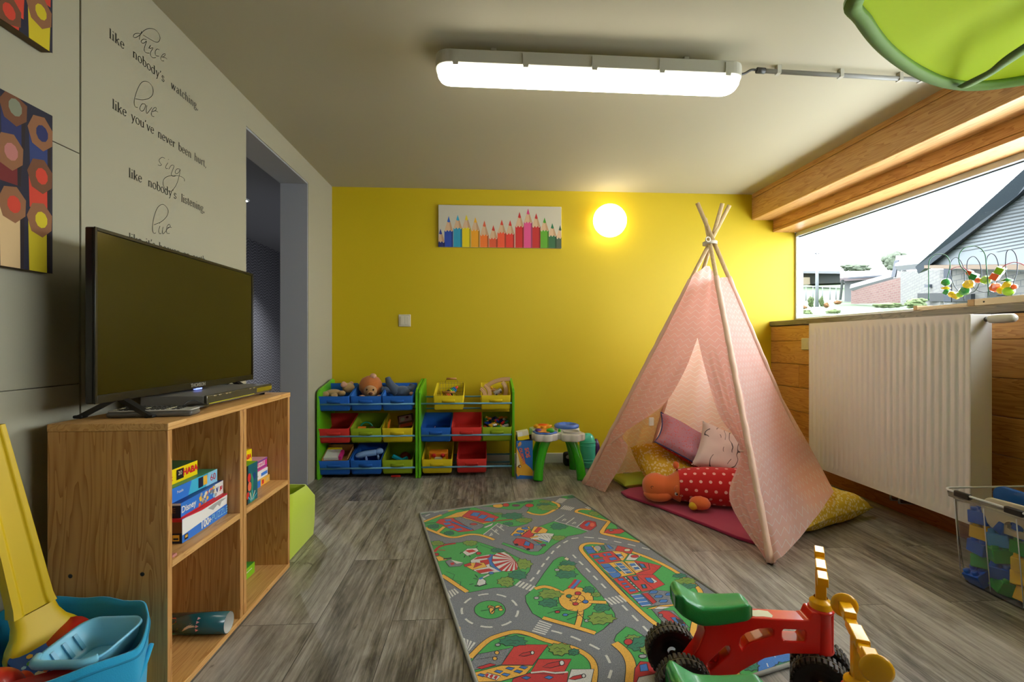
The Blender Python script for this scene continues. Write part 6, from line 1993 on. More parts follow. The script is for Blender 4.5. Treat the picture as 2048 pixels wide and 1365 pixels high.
for q_, (kind, ci, layer, w, fl, pt) in enumerate(RUG_ART):
    layer += (q_ % 50) * 0.008
    pts = [(pt[i] / 2000, pt[i + 1] / 2000) for i in range(0, len(pt), 2)]
    c = RUG_INKS[ci]
    if kind == 0:
        pts = [inside(p) for p in pts]
        ink.poly(pts, c, layer)
        if w:
            ink.line(pts, 0.0026, 'line', layer + 0.5, closed=True)
    else:
        if fl & 2 or (c_is_path := RUG_INKS[ci] == 'path' and len(pts) > 2):
            pts = chaik(pts)
        pts = [inside(p) for p in pts]
        if c == 'path':
            ink.line(pts, w / 10000 + 0.005, 'line', layer - 0.3)
        ink.line(pts, w / 10000, c, layer, closed=bool(fl & 1))
ink.build('printed_pile', t, RM)
MB().tube([(x, y, 0.0056) for x, y in [(a[0] + (b[0] - a[0]) * i / 12, a[1] + (b[1] - a[1]) * i / 12) for a, b in zip(out, out[1:] + out[:1]) for i in range(12)]], 0.0062, 8, closed=True).build('edging', mat('rug_edging', '#96978f', 0.9, bump=0.5, bscale=500), t)
# seam lines of the play tent, metres, top to bottom
TENT = {
 'UPL': [(1.24, 2.771, 1.297), (1.204, 2.792, 1.213), (1.153, 2.818, 1.095), (1.098, 2.848, 0.966)],
 'UPM': [(1.291, 2.719, 1.381), (1.253, 2.681, 1.208), (1.223, 2.655, 1.077), (1.199, 2.627, 0.961)],
 'UPR': [(1.294, 2.651, 1.29), (1.286, 2.594, 1.185), (1.275, 2.538, 1.071), (1.267, 2.478, 0.959)],
 'LFO': [(1.098, 2.848, 0.966), (0.991, 2.897, 0.706), (0.887, 2.945, 0.453), (0.814, 2.989, 0.289), (0.747, 3.046, 0.165), (0.659, 3.121, 0.004)],
 'LFI': [(1.199, 2.627, 0.961), (1.128, 2.643, 0.767), (1.031, 2.714, 0.569), (0.867, 2.93, 0.369), (0.867, 2.87, 0.283), (0.76, 2.93, 0.006)],
 'RFO': [(1.267, 2.478, 0.959), (1.252, 2.386, 0.782), (1.236, 2.295, 0.603), (1.223, 2.201, 0.426), (1.208, 2.092, 0.226), (1.204, 1.943, 0.004)],
 'RFI': [(1.199, 2.627, 0.961), (1.192, 2.51, 0.774), (1.192, 2.367, 0.568), (1.217, 2.208, 0.418), (1.153, 2.19, 0.195), (1.197, 1.959, 0.006)],
 'ACL': [(1.246, 2.552, 1.277), (1.224, 2.436, 1.066), (1.2, 2.288, 0.788), (1.17, 2.107, 0.448), (1.162, 2.012, 0.253), (1.202, 1.94, 0.004)],
 'ACM': [(1.352, 2.674, 1.305), (1.382, 2.602, 1.075), (1.409, 2.502, 0.787), (1.482, 2.417, 0.427), (1.46, 2.27, 0.25), (1.348, 1.985, 0.085)],
 'ACR': [(1.473, 2.803, 1.318), (1.608, 2.838, 1.086), (1.813, 2.898, 0.749), (2.010, 2.875, 0.320), (1.930, 2.650, 0.232), (1.796, 2.362, 0.168)],
}

# ================================================================ PLAY TENT
def cloth(name, base, line, back='#e8cfc6', transl=0.45):
    t = NT(name)
    uv = t.tc.outputs['UV']
    s = t.n('SeparateXYZ')
    t.L.new(uv, s.inputs[0])
    tri = t.math('PINGPONG', s.outputs[0], 0.030)
    zz = t.math('ADD', s.outputs[1], t.math('MULTIPLY', tri, 0.75))
    m = t.math('FRACT', t.math('DIVIDE', zz, 0.036))
    m2 = t.math('LESS_THAN', m, 0.10)
    m3 = t.math('FRACT', t.math('DIVIDE', zz, 0.060))
    gap = t.math('GREATER_THAN', m3, 0.2)
    k = t.math('MULTIPLY', m2, 0.75)
    c = t.mix(k, base, line)
    nz = t.noise(t.tc.outputs['Object'], 900, 2, 0.6)
    t.bump(nz, 0.15, 0.0006)
    t.col(c, 0.85)
    t.b.inputs['Sheen Weight'].default_value = 0.2
    tr = t.n('BsdfTranslucent')
    t.L.new(c, tr.inputs['Color'])
    mx = t.n('MixShader')
    mx.inputs[0].default_value = transl
    out = t.N['Material Output']
    t.L.new(t.b.outputs[0], mx.inputs[1])
    t.L.new(tr.outputs[0], mx.inputs[2])
    t.L.new(mx.outputs[0], out.inputs['Surface'])
    return t.m


M_TENT = cloth('pink_zigzag_cotton', '#f7d0c6', '#fffaf8', transl=0.6)
M_POLE = pine('pale_pine_pole', 2, '#dcc49a', '#c0a06c', knots=0, rough=0.55)
TA_, TB_, TC_, TD_ = Vector((1.204, 1.943, 0.004)), Vector((0.659, 3.121, 0.004)), Vector((2.075, 2.85, 0.004)), Vector((1.18, 3.44, 0.004))
APX = Vector((1.325, 2.74, 1.516))
M_SLEEVE = mat('pink_sleeve_cotton', '#e9c3ae', 0.85, bump=0.4, bscale=120)
tent = thing('play_tent', 'pink teepee play tent with white zigzags on four crossed wooden poles', 'play tent', (1.3, 2.8, 0))
tp = -Vector((1.3, 2.8, 0))


def TM():
    b = MB()
    b.T = Matrix.Translation(tp)
    return b


offs = {'A': Vector((-0.012, -0.026, -0.01)), 'B': Vector((0.004, 0.016, 0.0)), 'C': Vector((0.012, -0.018, 0.01)), 'D': Vector((0.022, 0.038, 0.0))}
pole = {}
for k, f in (('A', TA_), ('B', TB_), ('C', TC_), ('D', TD_)):
    a = APX + offs[k]
    d = (a - f).normalized()
    top = a + d * (0.24 if k != 'A' else 0.19)
    pole[k] = (f, d)
    TM().tube([f + d * 0.005, top], 0.0118, 12).build('pole', M_POLE, tent)
    L = (a - f).length
    # sewn sleeve around the pole
    n = 40
    TM().tube([f + d * (0.004 + (L - 0.235) * i / n) + Vector((0.001 * math.sin(i * 2.1), 0.001 * math.cos(i * 1.7), 0)) for i in range(n + 1)],
              [0.0148 + 0.0010 * math.sin(i * 1.3) + (0.004 if i < 2 else 0) for i in range(n + 1)], 12).build('pole_sleeve', M_SLEEVE, tent)
cb = TM()
for j in range(3):
    cb.tube([APX + Vector((0.036 * math.cos(a), 0.046 * math.sin(a), -0.006 + 0.006 * j)) for a in [i / 20 * 2 * PI for i in range(20)]], 0.0035, 6, closed=True)
cb.tube([APX + Vector((-0.036, -0.05, 0.0)) + Vector((0.013 * math.cos(a), 0, 0.013 * math.sin(a) + .012)) for a in [i / 14 * 2 * PI for i in range(14)]], 0.004, 6, closed=True)
cb.build('cord', mat('cream_cord', '#e6dcc8', 0.8), tent)


def on_pole(k, pts):
    """seam points moved onto the pole they are sewn to"""
    f, d = pole[k]
    return [f + d * (max(p[2] - 0.004, 0) / d.z) for p in pts]


for kk, pk in (('UPR', 'A'), ('RFO', 'A'), ('ACL', 'A'), ('UPL', 'B'), ('LFO', 'B')):
    TENT[kk] = on_pole(pk, TENT[kk])
TENT['ACR'] = on_pole('C', TENT['ACR'][:3]) + TENT['ACR'][3:]


def resample(pts, n):
    q = catmull(pts, 10)
    L = [0]
    for a, b in zip(q, q[1:]):
        L.append(L[-1] + (b - a).length)
    out = []
    j = 0
    for i in range(n + 1):
        s = L[-1] * i / n
        while j < len(L) - 2 and L[j + 1] < s:
            j += 1
        f = (s - L[j]) / max(L[j + 1] - L[j], 1e-9)
        out.append(q[j].lerp(q[j + 1], min(max(f, 0), 1)))
    return out


def panel(curves, n, m, fold, name, uo=0.0):
    """cloth lofted across seam curves, fold(s, t) pushes it off its plane"""
    C_ = [resample(c, n) for c in curves]
    P = []
    U = []
    for i in range(n + 1):
        row = [c[i] for c in C_]
        segs = len(row) - 1
        pr = []
        ur = []
        for j in range(m + 1):
            s = j / m
            k = min(int(s * segs), segs - 1)
            f = s * segs - k
            if segs == 2:          # smooth through the middle seam
                a, b_, c_ = row
                p = a * ((1 - s) * (1 - 2 * s)) + b_ * (4 * s * (1 - s)) + c_ * (s * (2 * s - 1))
            else:
                p = row[k].lerp(row[k + 1], f)
            pr.append(p)
        w = (row[-1] - row[0])
        P.append(pr)
    for i in range(n + 1):
        ur = []
        acc = 0
        for j in range(m + 1):
            if j:
                acc += (P[i][j] - P[i][j - 1]).length
            ur.append(acc)
        mid = acc / 2
        U.append([(x - mid + uo + 5, 3 + sum((P[q + 1][m // 2] - P[q][m // 2]).length for q in range(0, 0)) + P[i][j].z * 1.08) for j, x in enumerate(ur)])
    Q = [[None] * (m + 1) for _ in range(n + 1)]
    for i in range(n + 1):
        for j in range(m + 1):
            a = P[min(i + 1, n)][j] - P[max(i - 1, 0)][j]
            b_ = P[i][min(j + 1, m)] - P[i][max(j - 1, 0)]
            nn = a.cross(b_)
            if nn.length < 1e-8:
                nn = Vector((-.87, -.4, .28))
            nn.normalize()
            q = P[i][j] + nn * fold(j / m, i / n)
            q.z = max(q.z, 0.003)
            Q[i][j] = q
    b = TM()
    b.grid(Q, 0, True, U)
    return b.build(name, M_TENT, tent)


def edge0(s):
    return min(1, 5 * s, 5 * (1 - s))


N_ = noise.noise
panel([TENT['UPL'], TENT['UPM'], TENT['UPR']], 26, 22, lambda s, t: (1 - t ** 4) * edge0(s) * (0.010 * math.sin(s * 9 + 1) + 0.006 * math.sin(s * 17 + t * 2)), 'front_panel')
# front flaps gathered at the ties
gl = 0.66


def lf(s, t):
    g = max(0, 1 - abs(t - gl) * 2.2)
    return min(1, t * 6) * edge0(s) * (0.012 * math.sin(s * 9 + 0.5) * (1 - g) + 0.010 * math.sin(s * 30 + t * 3) * (0.25 + g)) + 0.012 * s * (t > gl) * math.sin(t * 14)


def rf(s, t):
    g = max(0, 1 - abs(t - .60) * 2.0)
    return min(1, t * 6) * edge0(s) * (0.010 * math.sin(s * 8) * (1 - g) + 0.009 * math.sin(s * 32 - t * 4) * (0.35 + g))


panel([TENT['LFO'], TENT['LFI']], 44, 26, lf, 'left_door_flap', 0.2)
panel([TENT['RFI'], TENT['RFO']], 44, 26, rf, 'right_door_flap', 0.3)
panel([TENT['ACL'], TENT['ACM'], TENT['ACR']], 44, 44, lambda s, t: -(edge0(s) * (0.006 * math.sin(s * 11 + 2 * t) * t + 0.012 * math.exp(-((s - .62 - .2 * t) / .10) ** 2) * t + 0.010 * math.sin(s * 24 + 1) * max(0, t - .75) * 3)), 'side_panel', 0.1)


def ring_pt(k, h):
    f, d = pole[k]
    p = f + d * (h / d.z)
    return p


def back(k1, k2, sag, name, uo):
    hs = [1.30, 1.05, 0.75, 0.45, 0.2, 0.003]
    c1 = [ring_pt(k1, h) for h in hs]
    c2 = [ring_pt(k2, h) for h in hs]
    panel([c1, c2], 30, 28, lambda s, t: edge0(s) * (sag * math.sin(s * 13 + 2) * (0.4 + t) + 0.006 * math.sin(s * 29 + t * 5)), name, uo)


back('B', 'D', 0.010, 'back_panel', 0.5)
back('D', 'C', 0.010, 'back_panel', 0.7)
# ties and tab
for p, q in (((0.865, 2.925, 0.372), (0.800, 2.975, 0.300)), ((1.216, 2.205, 0.420), (1.238, 2.190, 0.424))):
    TM().tube(catmull([p, ((p[0] + q[0]) / 2 - .01, (p[1] + q[1]) / 2 - .012, (p[2] + q[2]) / 2), q], 5), 0.006, 8).build('tie', mat('pink_tie', '#e8c2b4', 0.8), tent)
TM().bbox(0.955, 0.985, 2.722, 2.730, 0.452, 0.500, 0.002).build('fabric_tab', mat('pale_tab', '#efe2dc', 0.8), tent)
# pole foot button

# ---------------------------------------------------------------- what lies in and around the tent


def speckle(name, base, dots, scale, thr=0.35, rough=0.9):
    t = NT(name)
    v = t.n('TexVoronoi')
    t.L.new(t.tc.outputs['Object'], v.inputs['Vector'])
    v.inputs['Scale'].default_value = scale
    k = t.math('LESS_THAN', v.outputs['Distance'], thr)
    n = t.noise(t.tc.outputs['Object'], 500, 2)
    t.bump(n, 0.2, 0.0008)
    return t.col(t.mix(t.math('MULTIPLY', k, .75), base, dots), rough)


def dotted(name, base, dot, pitch, r, ax=(1, 1, 1)):
    """rows of round dots, offset every second row, wrapped round a body along x"""
    t = NT(name)
    s = t.n('SeparateXYZ')
    t.L.new(t.tc.outputs['UV'], s.inputs[0])
    v = t.math('DIVIDE', s.outputs[1], pitch)
    row = t.math('FLOOR', v)
    u = t.math('ADD', t.math('DIVIDE', s.outputs[0], pitch), t.math('MULTIPLY', t.math('MODULO', row, 2.0), 0.5))
    fu = t.math('SUBTRACT', t.math('FRACT', u), 0.5)
    fv = t.math('SUBTRACT', t.math('FRACT', v), 0.5)
    d = t.math('SQRT', t.math('ADD', t.math('MULTIPLY', fu, fu), t.math('MULTIPLY', fv, fv)))
    k = t.math('LESS_THAN', d, r)
    n = t.noise(t.tc.outputs['Object'], 400, 3)
    t.bump(n, 0.3, 0.001)
    t.b.inputs['Sheen Weight'].default_value = 0.2
    return t.col(t.mix(k, base, dot), 0.9)


def cushion(name, label, cat, w, d, h, m, loc, rot, par='cover', puff=0.5, seam=None, wrinkle=0.006, m2=None):
    t = thing(name, label, cat, loc, rot=rot)
    n = 26
    b = MB()
    for sg in (1, -1):
        P = []
        for i in range(n + 1):
            row = []
            for j in range(n + 1):
                x = -1 + 2 * i / n
                y = -1 + 2 * j / n
                px = x * w / 2 * (1 - 0.10 * (1 - y * y) * abs(x) ** 3)
                py = y * d / 2 * (1 - 0.10 * (1 - x * x) * abs(y) ** 3)
                f = max(0, (1 - x ** 4) * (1 - y ** 4)) ** puff
                z = sg * h / 2 * f
                wv = wrinkle * N_(Vector((px * 14, py * 14, sg * 3.0 + w)))
                row.append((px, py, z + wv * f + 0.0015 * sg * (f > 0)))
            P.append(row)
        b.grid(P, 0 if sg > 0 else (1 if m2 else 0), True, flip=(sg < 0))
    b.build(par, [m] + ([m2] if m2 else []), t)
    if seam:
        pts = []
        for i in range(48):
            a = i / 48 * 4
            e = int(a)
            f = -1 + 2 * (a - e)
            x, y = ((f, -1), (1, f), (-f, 1), (-1, -f))[e]
            pts.append((x * w / 2 * (1 - 0.10 * (1 - y * y) * abs(x) ** 3), y * d / 2 * (1 - 0.10 * (1 - x * x) * abs(y) ** 3), 0))
        MB().tube(pts, 0.004, 6, closed=True).build('piping', seam, t)
    return t


M_YC = speckle('yellow_speckled_cotton', '#d8b22c', '#efe2ac', 62, 0.42)
M_PC = speckle('purple_speckled_cotton', '#c095aa', '#d8655c', 75, 0.30)
M_RC = speckle('red_dotted_cotton', '#b3161b', '#f0e4d8', 75, 0.17)
cushion('floor_cushion', 'yellow speckled cushion half under the tent wall on the right', 'cushion', 0.60, 0.42, 0.16, M_YC, (1.700, 2.480, 0.078), (math.radians(4), math.radians(0), math.radians(25)), wrinkle=0.012)
cushion('floor_cushion', 'yellow speckled cushion in the tent behind the plush head', 'cushion', 0.40, 0.36, 0.19, M_YC, (1.185, 3.00, 0.140), (math.radians(35), 0, math.radians(8)), wrinkle=0.010)
cushion('floor_cushion', 'long purple speckled cushion with blue piping and red dotted back inside the tent', 'cushion', 0.56, 0.28, 0.11, M_PC, (1.345, 2.955, 0.262), (math.radians(38), math.radians(30), math.radians(-8)), seam=mat('blue_piping', '#2f4f8f', 0.7), m2=M_RC, wrinkle=0.006)
t = NT('white_doodle_cotton')
v = t.n('TexWave')
t.L.new(t.tc.outputs['Object'], v.inputs['Vector'])
v.inputs['Scale'].default_value = 7.0
v.inputs['Distortion'].default_value = 10
v.inputs['Detail'].default_value = 1.0
v.inputs['Detail Scale'].default_value = 1.6
k1 = t.math('LESS_THAN', v.outputs['Fac'], 0.03)
k2 = t.math('GREATER_THAN', t.noise(t.tc.outputs['Object'], 9, 1), 0.47)
M_DC = t.col(t.mix(t.math('MULTIPLY', t.math('MULTIPLY', k1, k2), .9), '#ddd3cc', '#2a2626'), 0.9)
cushion('floor_cushion', 'white cushion with thin black doodles inside the tent', 'cushion', 0.36, 0.30, 0.13, M_DC, (1.455, 2.800, 0.262), (math.radians(58), math.radians(22), math.radians(-14)), wrinkle=0.016)
cushion('floor_cushion', 'lime green flat cushion on the floor beside the plush snout', 'cushion', 0.30, 0.22, 0.06, mat('lime_cotton', '#a9bb3c', 0.9), (1.01, 3.10, 0.034), (0, 0, 0.2))
# magenta mat
t = thing('floor_mat', 'magenta cloth mat spread on the floor inside the tent', 'mat', (0, 0, 0))
outl = [(0.845, 2.915), (1.115, 2.375), (1.235, 2.150), (1.36, 2.20), (1.86, 2.66), (1.62, 3.02), (1.40, 3.22)]
outl = [(p.x, p.y) for p in catmull([(x, y, 0) for x, y in [outl[0], (0.98, 2.645), outl[1], outl[2], outl[3], outl[4], outl[5], outl[6], (1.15, 3.08)]], 3, True)]
M_MAG = mat('magenta_cloth', '#a31a4c', 0.9, bump=0.3, bscale=300, sheen=0.3)
MB().prism(outl, 0.0008, 0.017).build('cloth', M_MAG, t, bevel=0.006, bseg=3)
# dotted hippo plush
hp = thing('hippo_plush', 'orange hippo plush in a red dotted shirt lying in the tent doorway', 'plush toy', (1.12, 2.69, 0.018), math.radians(-15))
M_OR = mat('orange_fleece', '#e8743a', 0.95, bump=0.3, bscale=300, sheen=0.4)
P = []
U = []
n = 24
for i in range(25):
    f = i / 24
    x = -0.01 + 0.50 * f
    r = 0.094 + 0.020 * math.sin(min(f * 2.2, 1.0) * PI / 2) - 0.02 * max(0, f - .8) * 5
    if i == 24:
        r = 0.02
    row = []
    ur = []
    for k in range(n + 1):
        a = 2 * PI * k / n
        rr = r * (1 + 0.03 * N_(Vector((x * 12, math.cos(a) * 2, math.sin(a) * 2))))
        row.append((x, rr * math.cos(a) * 1.05, 0.100 + rr * math.sin(a) * (0.95 if math.sin(a) > 0 else 0.88)))
        ur.append((x, 0.105 * a))
    P.append(row)
    U.append(ur)
MB().grid(P, 0, True, U, flip=True).build('shirt', dotted('red_dotted_shirt', '#c4161a', '#f0b8b0', 0.050, 0.17), hp)
b = MB()
prof = [(-0.205, 0.012), (-0.200, 0.034), (-0.185, 0.056), (-0.160, 0.072), (-0.125, 0.078), (-0.090, 0.070), (-0.066, 0.062), (-0.04, 0.070), (-0.012, 0.088), (0.0, 0.094)]
P = []
for x, r in prof:
    P.append([(x, 1.05 * r * math.cos(2 * PI * k / n), 0.080 + 0.02 * max(0, (x + .1) * 8) + r * 0.95 * math.sin(2 * PI * k / n) + 0.006 * (1 if x < -.1 else 0)) for k in range(n + 1)])
b.grid(P, 0, True, flip=True)
b.build('head', M_OR, hp)
MB().ell((-0.118, -0.02, 0.045), (0.082, 0.066, 0.040), 20, 12).build('jaw', M_OR, hp)
MB().tube([(-0.155 + 0.007 * math.cos(a), -0.0745, 0.098 + 0.007 * math.sin(a)) for a in [i / 12 * 2 * PI for i in range(12)]], 0.0013, 5, closed=True).build('nostril', mat('dark_stitch', '#33261c', 0.8), hp)
MB().ell((-0.024, -0.078, 0.070), (0.011, 0.006, 0.011), 14, 10).build('eye', mat('white_toy_eye', '#e8e4dc', 0.3), hp)
MB().ell((-0.023, -0.0835, 0.070), (0.0045, 0.003, 0.0045), 10, 8).build('pupil', M_EYE, hp)
MB().ell((-0.012, -0.080, 0.098), (0.026, 0.012, 0.024), 14, 10).build('ear', M_OR, hp)
MB().ell((-0.018, 0.0, 0.212), (0.017, 0.014, 0.022), 14, 10).build('ear', M_OR, hp)
MB().ell((0.088, -0.138, 0.046), (0.055, 0.040, 0.036), 20, 12, rot=Matrix.Rotation(-0.2, 3, 'Z'), fn=lambda u: u * (1 + .06 * N_(u * 3))).build('paw', M_OR, hp)
MB().ell((0.052, -0.155, 0.034), (0.024, 0.022, 0.022), 14, 10).build('paw_pad', mat('yellow_fleece', '#d9b12c', 0.95), hp)

# ================================================================ WALL LETTERING, PICTURES, SWITCH
INK = mat('lettering_dark', '#35342c', 0.6)
GLY = {
    'l': (.22, [[(.1, .0), (.1, .7)]], [(0, .2, 0)], [[(.02, .66), (.1, .7)]]),
    'i': (.22, [[(.1, 0), (.1, .45)], [(.1, .60), (.1, .66)]], [(0, .2, 0)], [[(.03, .41), (.1, .45)]]),
    'k': (.48, [[(.1, 0), (.1, .7)], [(.12, .19), (.37, .43)], [(.2, .27), (.40, 0)]], [(0, .2, 0), (.28, .45, .44), (.3, .48, 0)], [[(.02, .66), (.1, .7)]]),
    'e': (.43, [[(.06, .26), (.35, .26)], [(.35, .26), (.32, .40), (.20, .46), (.08, .38), (.045, .22), (.10, .06), (.22, 0), (.36, .10)]], [], []),
    'n': (.50, [[(.1, 0), (.1, .45)], [(.1, .34), (.2, .44), (.32, .42), (.37, .3), (.37, 0)]], [(.02, .19, 0), (.29, .46, 0)], [[(.02, .41), (.1, .45)]]),
    'h': (.50, [[(.1, 0), (.1, .7)], [(.1, .34), (.2, .44), (.32, .42), (.37, .3), (.37, 0)]], [(.02, .19, 0), (.29, .46, 0)], [[(.02, .66), (.1, .7)]]),
    'o': (.46, [[(.22, .46), (.08, .38), (.04, .22), (.08, .06), (.22, -.01), (.36, .06), (.40, .22), (.36, .38), (.22, .46)]], [], []),
    'b': (.47, [[(.09, .02), (.09, .7)], [(.09, .34), (.2, .45), (.34, .40), (.40, .22), (.34, .04), (.2, -.01), (.09, .06)]], [], [[(.01, .66), (.09, .7)]]),
    'd': (.50, [[(.36, .02), (.36, .7)], [(.36, .36), (.26, .45), (.1, .40), (.04, .22), (.1, .04), (.24, -.01), (.36, .08)], ], [], [[(.28, .66), (.36, .7)], [(.36, .03), (.45, .02)]]),
    'y': (.44, [[(.06, .44), (.21, .03)], [(.37, .44), (.21, .02), (.14, -.16), (.05, -.20)]], [(-.01, .14, .44), (.3, .44, .44)], []),
    "'": (.2, [[(.1, .70), (.1, .64), (.05, .54)]], [], []),
    's': (.36, [[(.28, .36), (.22, .45), (.1, .44), (.06, .34), (.12, .25), (.24, .19), (.29, .10), (.22, 0), (.10, 0), (.04, .10)]], [], []),
    'w': (.66, [[(.06, .44), (.19, 0)], [(.19, 0), (.32, .44)], [(.32, .44), (.45, 0)], [(.45, 0), (.59, .44)]], [(-.01, .13, .44), (.26, .38, .44), (.52, .65, .44)], []),
    'v': (.43, [[(.06, .44), (.21, 0)], [(.21, 0), (.36, .44)]], [(-.01, .13, .44), (.29, .43, .44)], []),
    'a': (.42, [[(.07, .36), (.16, .45), (.27, .42), (.3, .32), (.3, .06), (.40, .02)], [(.3, .27), (.12, .20), (.05, .10), (.12, 0), (.24, .03), (.3, .10)]], [], []),
    't': (.30, [[(.12, .58), (.12, .08), (.19, 0), (.28, .05)]], [(.02, .27, .44)], []),
    'c': (.40, [[(.34, .34), (.26, .45), (.12, .42), (.045, .22), (.10, .05), (.22, -.01), (.36, .10)]], [], []),
    'g': (.44, [[(.18, .45), (.07, .40), (.06, .24), (.18, .18), (.30, .24), (.30, .38), (.18, .45)], [(.1, .18), (.07, .08), (.2, .04), (.33, .01), (.36, -.1), (.24, -.2), (.08, -.19), (.03, -.1), (.1, .02)]], [], [[(.28, .41), (.40, .43)]]),
    ',': (.2, [[(.08, .04), (.09, -.03), (.03, -.12)]], [], []),
    '.': (.2, [[(.08, .05), (.08, -.01)]], [], []),
    'u': (.50, [[(.1, .45), (.1, .12), (.17, 0), (.28, .02), (.37, .12)], [(.37, 0), (.37, .45)]], [], [[(.02, .41), (.1, .45)], [(.29, .41), (.37, .45)], [(.37, .02), (.45, .02)]]),
    'r': (.34, [[(.1, 0), (.1, .45)], [(.1, .30), (.18, .44), (.29, .42), (.29, .37)]], [(.02, .2, 0)], [[(.02, .41), (.1, .45)]]),
    ' ': (.26, [], [], []),
}


def pen(ink, pts, thick, thin, c):
    """broad nib line: upright strokes heavy, level ones fine"""
    q = [Vector((p[0], p[1])) for p in pts]
    if len(q) > 2:
        q = [Vector((p.x, p.y)) for p in catmull([(p.x, p.y, 0) for p in q], 4)]
    else:
        q = [q[0].lerp(q[1], i / 2) for i in range(3)]
    L, Rr = [], []
    for i, p in enumerate(q):
        d = (q[min(i + 1, len(q) - 1)] - q[max(i - 1, 0)])
        d.normalize()
        w = thin + (thick - thin) * abs(d.y) ** 1.5
        if d.x * d.y > 0.1:
            w = thin + (w - thin) * 0.35
        n = Vector((-d.y, d.x)) * w / 2
        L.append(p + n)
        Rr.append(p - n)
    m = len(q)
    vs = [ink.M @ Vector((p.x, p.y, ink.step)) for p in L + Rr]
    ink.mb.add(vs, [(m + i, m + i + 1, i + 1, i) for i in range(m - 1)], ink.mi(c))


def serif_line(s, y0, y1, z, em):
    adv = sum(GLY[ch][0] for ch in s) * em
    sp = s.count(' ')
    extra = (y1 - y0) - adv
    gap = extra * 0.55 / max(sp, 1)
    tr_ = extra * 0.45 / (len(s) - 1)
    ink = Ink(frame((XL + 0.0004, 0, 0), (0, 1, 0), (0, 0, 1)), 0.0003)
    x = y0
    for ch in s:
        a, st, ser, fl = GLY[ch]
        for p in st:
            pen(ink, [(x + u * em, z + v * em) for u, v in p], .125 * em, .052 * em, 'k')
        for u0, u1, v in ser:
            ink.line([(x + u0 * em, z + v * em), (x + u1 * em, z + v * em)], .040 * em, 'k')
        for p in fl:
            ink.line([(x + u * em, z + v * em) for u, v in p], .035 * em, 'k')
        x += a * em + tr_ + (gap if ch == ' ' else 0)
    return ink


def script_word(strokes, w=0.0030):
    ink = Ink(frame((XL + 0.0006, 0, 0), (0, 1, 0), (0, 0, 1)), 0.0003)
    for p in strokes:
        pen(ink, p, w, w * 0.55, 'k')
    return ink


t = thing('wall_lettering', 'dark wall sticker lettering with the lines dance, love, sing and live', 'wall sticker', (XL, 1.8, 1.5))
LET = {'k': INK}


def fin(ink, name, label):
    o = ink.build(name, t, LET)
    o.data.transform(Matrix.Translation(-Vector(t.location)))
    o['label'] = label


for s, y0, y1, z in (("like nobody's watching,", 1.545, 2.006, 1.870), ("like you've never been hurt,", 1.557, 2.062, 1.659), ("like nobody's listening,", 1.626, 2.052, 1.470), ("like it's heaven on earth.", 1.626, 2.066, 1.259)):
    fin(serif_line(s, y0, y1, z, 0.043), 'lettering_line', 'serif line reading ' + s)
DANCE = [[(1.6794, 1.9667), (1.6681, 1.9622), (1.6515, 1.9488), (1.6461, 1.9373), (1.6533, 1.9380), (1.6663, 1.9503), (1.6794, 1.9659), (1.6966, 1.9901), (1.7221, 2.0136), (1.7505, 2.0280), (1.7693, 2.0260), (1.7765, 2.0149), (1.7693, 1.9981), (1.7546, 1.9869), (1.7261, 1.9787), (1.6908, 1.9714)], [(1.6851, 1.9799), (1.6764, 1.9594), (1.6737, 1.9443)],
    [(1.7083, 1.9661), (1.6928, 1.9582), (1.6824, 1.9452), (1.6851, 1.9406), (1.6966, 1.9478), (1.7083, 1.9614), (1.7005, 1.9406), (1.6966, 1.9246), (1.7044, 1.9197), (1.7221, 1.9285)], [(1.7181, 1.9427), (1.7281, 1.9600), (1.7221, 1.9443), (1.7403, 1.9583), (1.7281, 1.9355), (1.7281, 1.9244), (1.7382, 1.9226), (1.7546, 1.9323)],
    [(1.7735, 1.9710), (1.7609, 1.9667), (1.7513, 1.9510), (1.7546, 1.9402), (1.7714, 1.9474)], [(1.7863, 1.9529), (1.8015, 1.9669), (1.8037, 1.9760), (1.7906, 1.9647), (1.7799, 1.9453), (1.7863, 1.9405), (1.7980, 1.9465)], [(1.7928, 1.9559), (1.8059, 1.9622), (1.8147, 1.9625)]]
LOVE = [[(1.6552, 1.7376), (1.6870, 1.7500), (1.7201, 1.7723), (1.7390, 1.7965), (1.7382, 1.8184), (1.7201, 1.8260), (1.6978, 1.8188), (1.6794, 1.8007), (1.6637, 1.7708), (1.6533, 1.7414), (1.6497, 1.7210), (1.6552, 1.7110), (1.6663, 1.7145)], [(1.6870, 1.7369), (1.6997, 1.7419), (1.7024, 1.7364), (1.6947, 1.7189), (1.6824, 1.7103), (1.6756, 1.7151), (1.6824, 1.7306), (1.6889, 1.7384)],
    [(1.7102, 1.7430), (1.7063, 1.7273), (1.7091, 1.7149), (1.7221, 1.7309), (1.7342, 1.7479)], [(1.7362, 1.7335), (1.7546, 1.7486), (1.7546, 1.7579), (1.7423, 1.7477), (1.7322, 1.7288), (1.7342, 1.7186), (1.7464, 1.7210)], [(1.7423, 1.7392), (1.7567, 1.7462), (1.7659, 1.7464)]]
